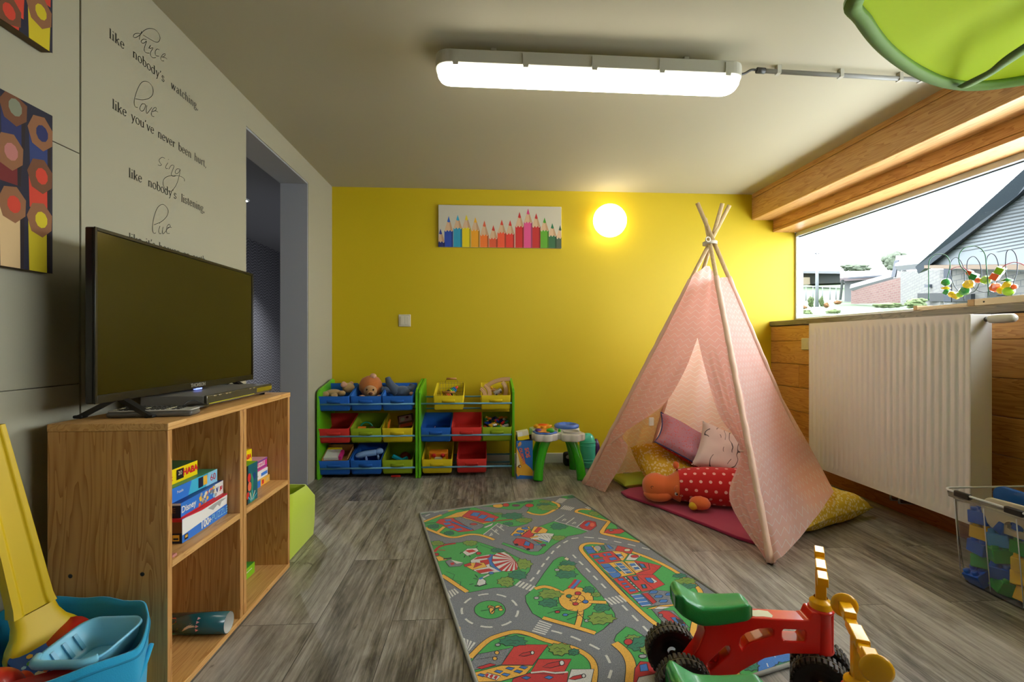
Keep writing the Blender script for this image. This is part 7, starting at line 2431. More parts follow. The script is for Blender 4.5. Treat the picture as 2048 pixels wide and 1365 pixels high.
SING = [[(1.8024, 1.5974), (1.7863, 1.5946), (1.7714, 1.5797), (1.7765, 1.5716), (1.7842, 1.5673), (1.7756, 1.5613), (1.7651, 1.5602)], [(1.8192, 1.5877), (1.8081, 1.5719), (1.8081, 1.5631), (1.8183, 1.5668)], [(1.8228, 1.6023), (1.8219, 1.5996)],
    [(1.8237, 1.5658), (1.8382, 1.5853), (1.8534, 1.5886), (1.8428, 1.5653), (1.8373, 1.5515), (1.8464, 1.5472), (1.8627, 1.5544)], [(1.8899, 1.5898), (1.8721, 1.5849), (1.8604, 1.5707), (1.8641, 1.5639), (1.8802, 1.5736), (1.8899, 1.5883), (1.8817, 1.5564), (1.8651, 1.5206), (1.8373, 1.4901), (1.8103, 1.4851), (1.7928, 1.4997), (1.7980, 1.5217), (1.8237, 1.5408), (1.8604, 1.5557), (1.8937, 1.5637), (1.9134, 1.5618), (1.9159, 1.5528)]]
LIVE = [[(1.7443, 1.3432), (1.7842, 1.3646), (1.8139, 1.3926), (1.8201, 1.4148), (1.8037, 1.4271), (1.7850, 1.4258), (1.7630, 1.4075), (1.7464, 1.3747), (1.7382, 1.3417), (1.7382, 1.3221), (1.7443, 1.3138), (1.7546, 1.3175)], [(1.7765, 1.3469), (1.7693, 1.3294), (1.7735, 1.3190), (1.7833, 1.3227)], [(1.7748, 1.3570), (1.7744, 1.3547)],
    [(1.7928, 1.3480), (1.7885, 1.3311), (1.7928, 1.3228), (1.8103, 1.3391), (1.8201, 1.3531)], [(1.8139, 1.3463), (1.8318, 1.3574), (1.8259, 1.3657), (1.8147, 1.3548), (1.8103, 1.3391), (1.8147, 1.3299), (1.8291, 1.3323)], [(1.8170, 1.3500), (1.8282, 1.3551), (1.8405, 1.3563)]]
for nm, st in (('dance', DANCE), ('love', LOVE), ('sing', SING), ('live', LIVE)):
    fin(script_word(st), 'script_word', 'flowing handwritten word ' + nm)

# canvases with coloured pencils
M_CANVS = mat('canvas_edge', '#5c4a30', 0.8)
CMX = dict(bg='#1d1c30', ring='#8a5b3a', ringd='#6d4228', navy='#232a5c', red='#c83c26', yel='#c9b416', dk='#201216', cream='#cfae7c', orange='#c4702a', pink='#b3716a', dred='#6e1c1c', lgr='#7c7f6a', blue='#28386e')
CMX = {k: mat('canvas_' + k, v, 0.75) for k, v in CMX.items()}


def wall_canvas(label, y0, y1, z0, z1, shapes):
    t = thing('canvas_picture', label, 'picture', (XL, (y0 + y1) / 2, (z0 + z1) / 2))
    w, h = (y1 - y0) / 2, (z1 - z0) / 2
    MB().bbox(0.0006, 0.028, -w, w, -h, h, 0.003).build('canvas', M_CANVS, t)
    ink = Ink(frame((0.0281, 0, 0), (0, 1, 0), (0, 0, 1)), 0.00025)
    ink.poly([(-w, -h), (w, -h), (w, h), (-w, h)], 'bg', 0.5)
    cy, cz = (y0 + y1) / 2, (z0 + z1) / 2
    for c, layer, pts in shapes:
        ink.poly([(min(max(a - cy, -w), w), min(max(b - cz, -h), h)) for a, b in pts], c, layer)
    ink.build('printed_pencils', t, CMX)


def hexo(pts, k=1.0):
    return pts


OV = lambda c, l, y, z, ry, rz, n=8, ph=0.3: (c, l, [(y + ry * math.cos(ph + i / n * 2 * PI), z + rz * math.sin(ph + i / n * 2 * PI)) for i in range(n)])
sh = []
# columns of pencil ends, each: end centre (y, z), wood ring, core, shaft below
for y, z, ring, core, shaft, zb in ((1.285, 1.463, 'ring', 'navy', 'blue', 1.36), (1.284, 1.354, 'ringd', 'red', 'red', 1.268), (1.283, 1.243, 'ring', 'yel', 'yel', 1.10),
                                    (1.215, 1.495, 'ringd', 'lgr', 'navy', 1.40), (1.205, 1.385, 'ring', 'pink', 'dred', 1.31), (1.212, 1.262, 'ring', 'red', 'cream', 1.10),
                                    (1.130, 1.440, 'ring', 'yel', 'yel', 1.34), (1.125, 1.315, 'ringd', 'orange', 'orange', 1.20), (1.130, 1.190, 'ring', 'navy', 'navy', 1.10),
                                    (1.045, 1.480, 'ringd', 'red', 'red', 1.38), (1.045, 1.350, 'ring', 'blue', 'blue', 1.24), (1.045, 1.215, 'ring', 'red', 'red', 1.10), (0.96, 1.42, 'ring', 'yel', 'yel', 1.30), (0.96, 1.28, 'ring', 'orange', 'orange', 1.10)):
    sh.append((shaft, 1, [(y - .032, z), (y + .030, z), (y + .027, zb), (y - .029, zb)]))
    sh.append(('dk', 1.3, [(y + .018, z), (y + .030, z), (y + .027, zb), (y + .019, zb)]))
    sh.append(OV(ring, 2, y, z, .036, .045, 7, .4))
    sh.append(OV(core, 3, y + .003, z, .017, .021, 10))
wall_canvas('lower canvas picture of coloured pencil ends on the left wall', 0.905, 1.318, 1.111, 1.522, sh)
sh = []
for y, z, ring, core, shaft, zb in ((1.282, 1.77, 'ring', 'yel', 'yel', 1.685), (1.212, 1.80, 'ringd', 'red', 'red', 1.72), (1.20, 1.715, 'ringd', 'red', 'red', 1.685), (1.285, 1.90, 'ring', 'red', 'red', 1.80), (1.21, 1.93, 'ring', 'navy', 'dk', 1.84), (1.13, 1.78, 'ring', 'yel', 'yel', 1.685), (1.13, 1.92, 'ring', 'orange', 'orange', 1.83),
                                    (1.285, 2.03, 'ring', 'blue', 'blue', 1.94), (1.21, 2.05, 'ring', 'yel', 'yel', 1.97), (1.05, 1.85, 'ring', 'red', 'red', 1.70), (1.05, 2.0, 'ring', 'navy', 'navy', 1.9)):
    sh.append((shaft, 1, [(y - .032, z), (y + .030, z), (y + .027, zb), (y - .029, zb)]))
    sh.append(OV(ring, 2, y, z, .036, .042, 7, .4))
    sh.append(OV(core, 3, y + .003, z, .016, .019, 10))
wall_canvas('upper canvas picture of coloured pencils, at the ceiling on the left wall', 0.905, 1.318, 1.685, 2.095, sh)

t = thing('canvas_picture', 'wide white canvas with a row of coloured pencils on the yellow wall', 'picture', (0.1295, YB, 1.8295))
w, h = 0.4745, 0.1615
MB().bbox(-w, w, -0.022, -0.0006, -h, h, 0.003).build('canvas', mat('canvas_offwhite', '#cfc8b2', 0.85), t)
ink = Ink(frame((0, -0.0221, 0), (1, 0, 0), (0, 0, 1)), 0.00025)
PCOL = [('#26358c', '#1f2a6a'), ('#3568c4', '#2a49a8'), ('#3aa6c8', '#2f9cba'), ('#e6d22a', '#e8cf12'), ('#efb424', '#eea41c'), ('#e2603a', '#ef7a2c'), ('#d2402c', '#de5a34'), ('#de4a36', '#ee5a34'), ('#d8352c', '#e2402e'), ('#c9302c', '#d0332c'), ('#d8477c', '#e0558a'), ('#c8352e', '#c4302a'), ('#4a9c2c', '#62a82c'), ('#2b7a50', '#3a6a44'), ('#3f5a44', '#52604a')]
tips = [100, 175, 258, 338, 420, 503, 586, 664, 742, 829, 909, 985, 1063, 1136, 1210]
ty = [375, 255, 243, 240, 262, 292, 335, 282, 285, 205, 172, 215, 255, 308, 325]
wy = [500, 395, 370, 365, 385, 430, 460, 405, 415, 345, 305, 345, 380, 430, 450]
sx2 = lambda u: min(max(-w + (u - 80) / 1142 * 2 * w, -w), w)
sz2 = lambda v: h - (v - 150) / 395 * 2 * h
PT = {}
for i in range(15):
    a, b_ = PCOL[i]
    PT['a%d' % i] = mat('pencil_tip_%d' % i, a, 0.7)
    PT['b%d' % i] = mat('pencil_body_%d' % i, b_, 0.7)
    PT['c%d' % i] = mat('pencil_side_%d' % i, '#' + ''.join('%02x' % int(int(b_[k:k + 2], 16) * .72) for k in (1, 3, 5)), 0.7)
PT['w'] = mat('pencil_wood', '#d8b48c', 0.75)
PT['w2'] = mat('pencil_wood_shade', '#c49a72', 0.75)
for i in range(15):
    u, a, b_ = tips[i], ty[i], wy[i]
    k = (b_ - a)
    ink.poly([(sx2(u), sz2(a)), (sx2(u - 38), sz2(b_)), (sx2(u + 40), sz2(b_))], 'w', 1)
    ink.poly([(sx2(u), sz2(a)), (sx2(u + 14), sz2(b_)), (sx2(u + 40), sz2(b_))], 'w2', 1.4)
    ink.poly([(sx2(u), sz2(a)), (sx2(u - 14), sz2(a + k * .38)), (sx2(u + 3), sz2(a + k * .44)), (sx2(u + 15), sz2(a + k * .38))], 'a%d' % i, 2)
    top = [(u - 39, b_ - 4), (u - 26, b_ + 10), (u - 13, b_ - 8), (u, b_ + 8), (u + 13, b_ - 8), (u + 27, b_ + 8), (u + 40, b_ - 4)]
    ink.poly([(sx2(x), sz2(y)) for x, y in top] + [(sx2(u + 40), -h), (sx2(u - 39), -h)], 'b%d' % i, 3)
    ink.poly([(sx2(u + 26), sz2(b_ + 10)), (sx2(u + 40), sz2(b_ - 2)), (sx2(u + 40), -h), (sx2(u + 26), -h)], 'c%d' % i, 3.5)
ink.build('printed_pencils', t, PT)

t = thing('light_switch', 'square beige double light switch on the yellow wall', 'light switch', (-0.602, YB, 1.104))
MB().bbox(-0.046, 0.046, -0.009, -0.0005, -0.047, 0.047, 0.004).build('frame', mat('switch_beige', '#cfc7ac', 0.4), t)
for s in (-1, 1):
    MB().bbox(s * 0.0175 - 0.0165, s * 0.0175 + 0.0165, -0.013, -0.008, -0.033, 0.033, 0.002).build('rocker', mat('switch_ivory', '#d8d1b8', 0.35), t)
t = thing('wall_socket', 'cream wall socket on the pine boards beside the radiator', 'wall socket', (XR, 3.295, 0.925))
MB().bbox(-0.012, -0.0006, -0.04, 0.04, -0.042, 0.042, 0.004).build('frame', mat('switch_beige', '#cfc7ac', 0.4), t)
MB().lathe([(0.022, -0.0125), (0.022, -0.004), (0, -0.004)], (0, 0, 0), (1, 0, 0), 18).build('socket_well', mat('socket_well', '#a8a08a', 0.5), t)

# ================================================================ RADIATOR
t = thing('radiator', 'white ribbed panel radiator under the window', 'radiator', (2.06, 2.42, 0.16))
y0, y1, zz0, zz1 = -0.503, 0.506, 0.0, 0.895
ny, nf = 27 * 8, 27
ys = [y0 + (y1 - y0) * i / ny for i in range(ny + 1)]
zl = [0, 0.010, 0.022, 0.034, 0.046, 0.25, 0.45, 0.65, 0.845, 0.857, 0.869, 0.884, 0.895]
zw = [0, 0, 0.0, 0.5, 1, 1, 1, 1, 1, 0.5, 0.0, 0, 0]
P = []
for z, wz in zip(zl, zw):
    row = []
    for i, y in enumerate(ys):
        f = (i % 8) / 8
        g = max(0, 1 - abs(f - .5) / .28)
        g = g * g * (3 - 2 * g)
        edge = 0 if (i < 5 or i > ny - 5) else 1
        row.append((0.0 + 0.0085 * g * wz * edge, y, z))
    P.append(row)
b = MB().grid(P, 0, True, flip=False)
b.box(0.010, 0.014, y0, y1, 0, 0.895)
b.build('front_panel', M_WHITE, t)
for y in (y0, y1 - 0.006):
    MB().bbox(-0.001, 0.098, y - 0.002, y + 0.008, 0, 0.893, 0.003).build('side_cover', mat('radiator_side', '#d4cfc8', 0.35), t)
MB().box(0.088, 0.096, y0 + .01, y1 - .01, 0.0, 0.89).build('rear_panel', M_WHITE, t)
b = MB()
for i in range(50):
    y = y0 + 0.012 + i * (y1 - y0 - 0.03) / 50
    b.box(0.014, 0.088, y, y + 0.012, 0.884, 0.888)
b.box(0.012, 0.018, y0, y1, 0.880, 0.8935).box(0.084, 0.092, y0, y1, 0.880, 0.8935)
b.build('top_grille', M_WHITE, t)
v = MB().tube([(0.07, y0 - 0.001, 0.872), (0.07, y0 - 0.022, 0.872)], 0.011, 12).build('valve', mat('valve_chrome', '#9c9c9c', 0.25, 0.9), t)
MB().lathe([(0, 0), (0.017, 0), (0.017, 0.006), (0.0195, 0.012), (0.0195, 0.05), (0.0175, 0.088), (0.012, 0.096), (0, 0.098)], (0.07, y0 - 0.020, 0.872), (0, -1, 0), 22).build('thermostat_knob', mat('knob_white', '#d6d2c8', 0.35), t)
b = MB()
for y in (-0.3, 0.3):
    b.box(0.096, 0.238, y - 0.02, y + 0.02, 0.1, 0.14).box(0.096, 0.238, y - 0.02, y + 0.02, 0.75, 0.79)
b.build('bracket', M_WHITE, t)
b = MB()
for y in (-0.10, -0.05):
    b.tube([(0.05, y, 0.002), (0.05, y, -0.04), (0.19, y, -0.05)], 0.008, 8)
b.build('pipe', mat('valve_chrome', '#9c9c9c', 0.25, 0.9), t)

# ================================================================ GREEN LEAF CANOPY
M_LEAFS = None
tt = NT('lime_leaf_cloth')
n1 = tt.noise(tt.tc.outputs['Object'], 500, 2)
tt.bump(n1, 0.1, 0.0005)
tt.col(hx('#c3d81c'), 0.8)
trn = tt.n('BsdfTranslucent')
trn.inputs['Color'].default_value = hx('#cfe01c')
mxx = tt.n('MixShader')
mxx.inputs[0].default_value = 0.45
tt.L.new(tt.b.outputs[0], mxx.inputs[1])
tt.L.new(trn.outputs[0], mxx.inputs[2])
tt.L.new(mxx.outputs[0], tt.N['Material Output'].inputs['Surface'])
leaf = thing('leaf_canopy', 'large lime green leaf shaped cloth canopy hanging from the beam, upper right', 'canopy', (1.5, 1.0, 1.75))
edge = [(0.871, 1.096, 1.75), (0.955, 1.172, 1.75), (1.106, 1.278, 1.75), (1.288, 1.378, 1.75), (1.446, 1.439, 1.75), (1.57, 1.453, 1.75), (1.695, 1.41, 1.75), (1.90, 1.28, 1.75), (2.05, 1.05, 1.76), (2.10, 0.75, 1.77), (1.95, 0.45, 1.77), (1.60, 0.28, 1.76), (1.20, 0.35, 1.75), (0.92, 0.62, 1.75), (0.85, 0.90, 1.75)]
ed = [p - Vector((1.5, 1.0, 1.75)) for p in catmull(edge, 5, True)]
P = []
for k in (1.0, 0.93, 0.8, 0.6, 0.4, 0.2, 0.001):
    row = []
    for p in ed:
        q = Vector((p.x * k, p.y * k, p.z * k + 0.10 * (1 - k ** 2.2) + 0.008 * math.sin(math.atan2(p.y, p.x) * 7) * (1 - k) * k * 3))
        row.append(q)
    row.append(row[0])
    P.append(row)
MB().grid(P, 0, True, flip=False).build('leaf_cloth', tt.m, leaf, solid=0.0012)
M_LRIM = mat('dark_green_binding', '#567a08', 0.7)
b = MB()
A_ = [[p * 1.012 + Vector((0, 0, -0.004)), p * 0.985 + Vector((0, 0, -0.012)), p * 0.945 + Vector((0, 0, -0.006 + .004)), p * 0.945 + Vector((0, 0, 0.012)), p * 1.012 + Vector((0, 0, 0.008)), p * 1.012 + Vector((0, 0, -0.004))] for p in ed + [ed[0]]]
b.grid(A_, 0, True)
b.build('rim_binding', M_LRIM, leaf)
m1 = [Vector(p) - Vector((1.5, 1.0, 1.75)) for p in ((1.508, 1.427, 1.742), (1.514, 1.343, 1.745), (1.491, 1.24, 1.748), (1.55, 1.05, 1.81), (1.62, 0.75, 1.83), (1.66, 0.5, 1.80))]
q = catmull(m1, 8)
P = []
for i, p in enumerate(q):
    d = (q[min(i + 1, len(q) - 1)] - q[max(i - 1, 0)]).normalized()
    n_ = d.cross(Vector((0, 0, 1))).normalized() * (0.021 + 0.003 * math.sin(i * .5))
    P.append([p - n_ + Vector((0, 0, -.004)), p + Vector((0, 0, -.010)), p + n_ + Vector((0, 0, -.004)), p + Vector((0, 0, .004)), p - n_ + Vector((0, 0, -.004))])
MB().grid(P, 0, True).build('midrib_strap', M_LRIM, leaf)
MB().tube(catmull([(0.55, 0.02, 0.02), (0.60, 0.06, 0.10), (0.638, 0.08, 0.20)], 5), 0.009, 8).build('stem', mat('dark_green_stem', '#3f6a18', 0.5), leaf)

# ================================================================ RIDE-ON TRIKES
M_TRED = mat('trike_red_plastic', '#dc1c10', 0.28, coat=0.3)
M_TGRN = mat('trike_green_seat', '#0f8a3c', 0.38, coat=0.15, bump=0.25, bscale=300)
M_TYEL = mat('trike_yellow_plastic', '#f2b00c', 0.3, coat=0.2)
M_TYRE = mat('trike_dark_wheel', '#1c1a17', 0.45)
M_TREAD = mat('trike_tread', '#3d3832', 0.5)


def prism_holes(outer, holes, y0, y1, M=None):
    bm = bmesh.new()
    eds = []
    loops = []
    for poly in [outer] + holes:
        vs = [bm.verts.new((x, 0, z)) for x, z in poly]
        loops.append(vs)
        for i in range(len(vs)):
            eds.append(bm.edges.new((vs[i], vs[(i + 1) % len(vs)])))
    bmesh.ops.triangle_fill(bm, use_beauty=True, use_dissolve=False, edges=eds)
    bm.verts.index_update()
    pts = [(v.co.x, v.co.z) for v in bm.verts]
    fs = [[v.index for v in f.verts] for f in bm.faces]
    lp = [[v.index for v in l] for l in loops]
    bm.free()
    b = MB()
    n = len(pts)
    b.add([(x, y0, z) for x, z in pts] + [(x, y1, z) for x, z in pts], fs + [[i + n for i in f[::-1]] for f in fs] + [(l[i], l[(i + 1) % len(l)], l[(i + 1) % len(l)] + n, l[i] + n) for l in lp for i in range(len(l))])
    return b


def wheel(t, x, y, z, r=0.069, w=0.044, rz=0.0):
    b = MB()
    Mx = Matrix.Translation((x, y, z)) @ Matrix.Rotation(rz, 4, 'Z')
    b.T = Mx
    n = 34
    # tyre body
    b.lathe([(r * .55, -w / 2 + .012), (r * .86, -w / 2), (r * .93, -w / 2 + .002), (r * .94, w / 2 - .002), (r * .86, w / 2), (r * .55, w / 2 - .012), (0.012, w / 2 - .016), (0.012, -w / 2 + .016), (r * .55, -w / 2 + .012)], (0, 0, 0), (0, 1, 0), 34)
    o = b.build('wheel', M_TYRE, t)
    b = MB()
    b.T = Mx
    for i in range(n):
        a = 2 * PI * i / n
        for s in (-1, 1):
            R0, R1 = r * .90, r * 1.0
            da = PI / n * .62
            pts = []
            for rr in (R0, R1):
                for aa in (a - da + (0.04 if s > 0 else 0), a + da + (0.04 if s > 0 else 0)):
                    for yy in (s * 0.0022, s * w / 2 * 1.02):
                        pts.append((rr * math.cos(aa), yy, rr * math.sin(aa)))
            b.add(pts, [(0, 1, 3, 2), (4, 6, 7, 5), (0, 4, 5, 1), (2, 3, 7, 6), (0, 2, 6, 4), (1, 5, 7, 3)])
    b.build('tread', M_TREAD, o, bevel=0.0008, bseg=1)
    b = MB()
    b.T = Mx
    b.lathe([(r * .93, -.0018), (r * .985, -.0018), (r * .985, .0018), (r * .93, .0018)], (0, 0, 0), (0, 1, 0), 40)
    b.build('tyre_seam', mat('tyre_seam', '#6a6048', 0.5), o)


def trike(label, loc, rz, steer, discs, sticker):
    t = thing('ride_on_trike', label, 'ride-on toy', loc, rz, group='red plastic ride-on trikes')
    outer = [(-.028, .052), (.010, .092), (.040, .135), (.058, .180), (.050, .215), (.075, .222), (.175, .222), (.300, .222), (.312, .224), (.320, .243), (.372, .243), (.372, .140), (.325, .138), (.260, .135), (.205, .120), (.150, .085), (.110, .052), (.06, .042), (-.015, .040)]
    h1 = [(.252, .168), (.300, .168), (.304, .174), (.304, .192), (.300, .197), (.252, .197), (.248, .192), (.248, .174)]
    h2 = [(.150, .140), (.168, .158), (.205, .172), (.222, .176), (.226, .182), (.226, .193), (.220, .197), (.190, .194), (.160, .182), (.148, .170), (.144, .150)]
    h3 = [(.062, .086), (.070, .078), (.118, .126), (.122, .136), (.118, .146), (.110, .146), (.064, .098)]
    prism_holes(outer, [h1, h2, h3], -.024, .024).build('frame', M_TRED, t, bevel=0.0035, weld=True)
    b = MB()
    b.lathe([(.028, .136), (.030, .140), (.028, .146), (.027, .235), (.030, .240), (.030, .245), (0, .246)], (.352, 0, 0), (0, 0, 1), 24)
    b.build('head_tube', M_TRED, t)
    MB().tube([(.078, 0, .10), (.078, 0, .225)], .021, 16).build('seat_post', M_TRED, t)
    MB().tube([(-.005, -.056, .069), (-.005, .056, .069)], .010, 10).build('axle', M_TYRE, t)
    # seat
    P = []
    for f in [i / 16 for i in range(17)]:
        x = -.018 + .195 * f
        top = .252 + .036 * max(0, 1 - f * 3.0) ** 1.2 + .012 * max(0, (f - .55)) * 1.2 - .004 * math.sin(f * PI)
        hw = .052 - .020 * f
        th = .056 - .012 * f
        k = 1.0 if 0 < f < 1 else .55
        if f in (0, 1):
            top -= .008
        cz = top - th / 2
        row = []
        for j in range(25):
            a = 2 * PI * j / 24
            cx = math.copysign(abs(math.cos(a)) ** .55, math.cos(a))
            sz = math.copysign(abs(math.sin(a)) ** .6, math.sin(a))
            row.append((x, hw * cx * k, cz + th / 2 * sz * k + (.010 * cx * cx if sz > 0 else 0)))
        P.append(row)
    b = MB().grid(P, 0, True, flip=True)
    b.add(P[0][:-1], [tuple(range(24))], 0, True).add(P[-1][:-1], [tuple(range(23, -1, -1))], 0, True)
    b.build('seat', M_TGRN, t, weld=True, subsurf=1)
    for y in (-.070, .070):
        wheel(t, -.005, y, .0705)
    # fork and handlebar
    cs = Matrix.Translation((.352, 0, 0)) @ Matrix.Rotation(steer, 4, 'Z')
    b = MB()
    b.T = cs
    b.lathe([(.026, .2465), (.026, .262), (.018, .268), (.016, .272)], (0, 0, 0), (0, 0, 1), 20)
    b.bar((0, 0, .262), (0, 0, .352), .024, .026, up=(0, 1, 0))
    b.build('steering_column', M_TYEL, t, bevel=0.002)
    b = MB()
    b.T = cs
    b.bbox(-.012, .012, -.030, .030, .340, .358, .002).bbox(-.010, .010, -.062, -.028, .334, .352, .002).bbox(-.010, .010, .028, .062, .334, .352, .002)
    for s in (-1, 1):
        b.bbox(-.0115, .0115, s * .060 if s > 0 else -.108, s * .108 if s > 0 else -.060, .344, .364, .002)
    b.build('handlebar', M_TYEL, t)
    if discs:
        for s in (-1, 1):
            b = MB()
            b.T = cs
            b.lathe([(0, 0), (.021, 0), (.026, .003), (.026, .006), (.021, .009), (.010, .011), (0, .0115)], (0, s * .106, .354), (0, s, 0), 26).build('grip_disc', M_TYEL, t)
    b = MB()
    b.T = cs
    b.lathe([(.016, .136), (.018, .12), (.014, .10), (.012, .07)], (0, 0, 0), (0, 0, 1), 16)
    b.tube([(0, -.07, .069), (0, .07, .069)], .006, 10)
    b.build('fork', M_TYEL, t)
    cm = cs.to_translation()
    for y in (-.040, .040):
        v = cs @ Vector((0, y, .0705))
        wheel(t, v.x, v.y, v.z, rz=steer)
    if sticker:
        ink = Ink(frame((.205, 0, .2222), (1, 0, 0), (0, 1, 0)), .0003)
        ink.poly([(-.028, -.014), (-.020, -.017), (.0, -.015), (.020, -.018), (.026, -.008), (.022, .012), (.0, .016), (-.012, .013), (-.026, .016)], 'cream', 1)
        ink.build('torn_label', t, MX)
    return t


trike('red trike with green seat standing upright on the rug, its bar seen end on', (.515, 1.235, 0.0075), math.radians(-8.8), math.radians(-25), False, True)
trike('nearer red trike cut by the bottom edge, yellow handlebar with round end discs', (.381, .915, 0.0075), math.radians(-3), math.radians(-23), True, False)

# ================================================================ CLEAR BOX OF BUILDING BRICKS
tt = NT('clear_plastic')
tr = tt.n('BsdfTransparent')
tr.inputs['Color'].default_value = (0.985, 0.99, 0.995, 1)
gl = tt.n('BsdfGlossy')
gl.inputs['Roughness'].default_value = 0.08
df = tt.n('BsdfDiffuse')
df.inputs['Color'].default_value = (0.95, 0.96, 0.98, 1)
lw = tt.n('LayerWeight')
lw.inputs['Blend'].default_value = 0.05
m1_ = tt.n('MixShader')
m2_ = tt.n('MixShader')
m1_.inputs[0].default_value = 0.045
tt.L.new(tr.outputs[0], m1_.inputs[1])
tt.L.new(df.outputs[0], m1_.inputs[2])
tt.L.new(lw.outputs['Fresnel'], m2_.inputs[0])
tt.L.new(m1_.outputs[0], m2_.inputs[1])
tt.L.new(gl.outputs[0], m2_.inputs[2])
tt.L.new(m2_.outputs[0], tt.N['Material Output'].inputs['Surface'])
M_CLR = tt.m
BX0, BX1, BY0, BY1 = 1.872, 2.225, 1.235, 1.775
bc = Vector(((BX0 + BX1) / 2, (BY0 + BY1) / 2, 0))
t = thing('storage_box', 'clear plastic storage box full of building bricks on the floor at the right edge', 'storage box', bc)
rings = []
for z, g in ((0.002, 0), (0.012, 0.002), (0.16, 0.014), (0.325, 0.026), (0.326, 0.036), (0.350, 0.038)):
    rings.append([(x, y, z) for x, y in rrect(BX0 - bc.x - g, BX1 - bc.x + g, BY0 - bc.y - g, BY1 - bc.y + g, 0.03, 5)])
b = MB()
b.add(rings[0], [tuple(range(len(rings[0]) - 1, -1, -1))])
for r in rings:
    r.append(r[0])
b.grid(rings, 0, True, flip=True)
b.build('shell', M_CLR, t, weld=True, solid=0.0022)
rr = [(x, y) for x, y in rrect(BX0 - bc.x - .040, BX1 - bc.x + .040, BY0 - bc.y - .040, BY1 - bc.y + .040, 0.035, 5)]
MB().tube([(x, y, 0.351) for x, y in rr], 0.0042, 8, closed=True).build('rim', mat('frosted_rim', '#d4d8dc', 0.3), t)
for y in (1.735, 1.555):
    MB().bbox(BX0 - bc.x - .046, BX0 - bc.x - .030, y - bc.y - .030, y - bc.y + .030, 0.335, 0.358, 0.004).build('clip', mat('black_clip', '#151515', 0.4), t)
b = MB()
for i in range(5):
    b.tube([(BX0 - bc.x - .031, BY0 - bc.y + .10 + i * .11, 0.32), (BX0 - bc.x - .003, BY0 - bc.y + .10 + i * .11, 0.012)], .0018, 6)
b.build('moulded_rib', mat('frosted_rib', '#cfd3d8', 0.3), t)
t = thing('plastic_grate', 'black slotted plastic grate lying across the bricks in the clear box', 'grate', (2.07, 1.60, 0.330), rot=(0, math.radians(-3), 0))
b = MB().box(-0.15, 0.15, -0.145, -0.135, -.004, .004).box(-0.15, 0.15, 0.135, 0.145, -.004, .004)
for i in range(12):
    b.box(-0.15 + i * .0262, -0.138 + i * .0262, -0.136, 0.136, -.003, .003)
b.build('grate', mat('black_grate', '#121212', 0.5), t)

DC = {'blue': '#1a5fd0', 'yellow': '#f2c20a', 'green': '#25a038', 'light blue': '#3f9be0'}
dproto = {}


def big_brick(cn, p, rot, label):
    if cn not in dproto:
        o = thing('building_brick', label, 'building brick', p, rot=rot, group='large building bricks in the clear box')
        MB().bbox(-0.031, 0.031, -0.031, 0.031, 0, 0.048, 0.003).build('body', mat('duplo_' + cn, DC[cn], 0.3, coat=0.2), o)
        for x in (-.0155, .0155):
            for y in (-.0155, .0155):
                MB().lathe([(.0112, .0475), (.0112, .058), (.0095, .0605), (0, .0605)], (x, y, 0), n=14).build('stud', mat('duplo_' + cn, DC[cn], 0.3), o)
        dproto[cn] = o
        return
    o = copy_thing(dproto[cn], label, p)
    o.rotation_euler = rot


random.seed(4)
rows = [
    ('blue', 'green', 'yellow', 'green', 'blue', 'yellow', 'light blue'),
    ('green', 'blue', 'yellow', 'green', 'light blue', 'blue', 'yellow'),
    ('blue', 'green', 'yellow', 'green', 'light blue', 'green', 'green'),
    ('yellow', 'light blue', 'green', 'green', 'green', 'light blue', 'blue'),
    ('blue', 'blue', 'blue', 'blue', 'light blue', 'blue', 'blue')]
wl = ('bottom', 'second', 'third', 'fourth', 'topmost')
wc = ('at the far end', 'second from the far end', 'third from the far end', 'mid box', 'third from the near end', 'second from the near end', 'at the near end')
for k in range(5):
    for j in range(7):
        for i in range(2):
            if k == 4 and (j > 4 or i == 1) and j != 1:
                continue
            cn = rows[k][(j + i * 3) % 7]
            x = 1.912 + i * 0.082 + random.uniform(-.004, .008)
            y = 1.735 - j * 0.073 + random.uniform(-.004, .004)
            z = 0.0085 + k * 0.0565 + random.uniform(0, .004)
            big_brick(cn, (x, y, z), (random.choice((0, 0, PI / 2)) * (k > 0 and k < 4) * 0 + random.uniform(-.22, .22), random.uniform(-.5, .5) if k < 4 else 0, random.uniform(-.6, .6)),
                      '%s brick, %s layer, %s, %s' % (cn, wl[k], wc[j], 'front row' if i == 0 else 'second row'))
t = thing('plastic_seat_ring', 'blue curved plastic piece sticking out of the clear box', 'plastic piece', (1.925, 1.600, 0.345), rot=(math.radians(-12), 0, math.radians(84)))


def ringplate(w, d, r, hole):
    o = rrect(-w, w, -d, d, r, 8)
    h = [(hole[0] + hole[2] * math.cos(a), hole[1] + hole[3] * math.sin(a)) for a in [i / 20 * 2 * PI for i in range(20)]]
    return o, h


o_, h_ = ringplate(.11, .055, .05, (.045, -.015, .040, .022))
prism_holes(o_, [h_], -.006, .006).build('plate', mat('blue_seat_plastic', '#0f5fb0', 0.3, coat=0.2), t, bevel=0.003, weld=True)
t = thing('plastic_scoop', 'cream rounded plastic piece with an oval hole in front of the blue one', 'plastic piece', (1.880, 1.590, 0.302), rot=(math.radians(-8), math.radians(4), math.radians(84)))
o_, h_ = ringplate(.125, .062, .058, (-.0, -.022, .034, .017))
prism_holes(o_, [h_], -.006, .006).build('plate', mat('cream_plastic', '#cfc8ae', 0.35, coat=0.2), t, bevel=0.004, weld=True)

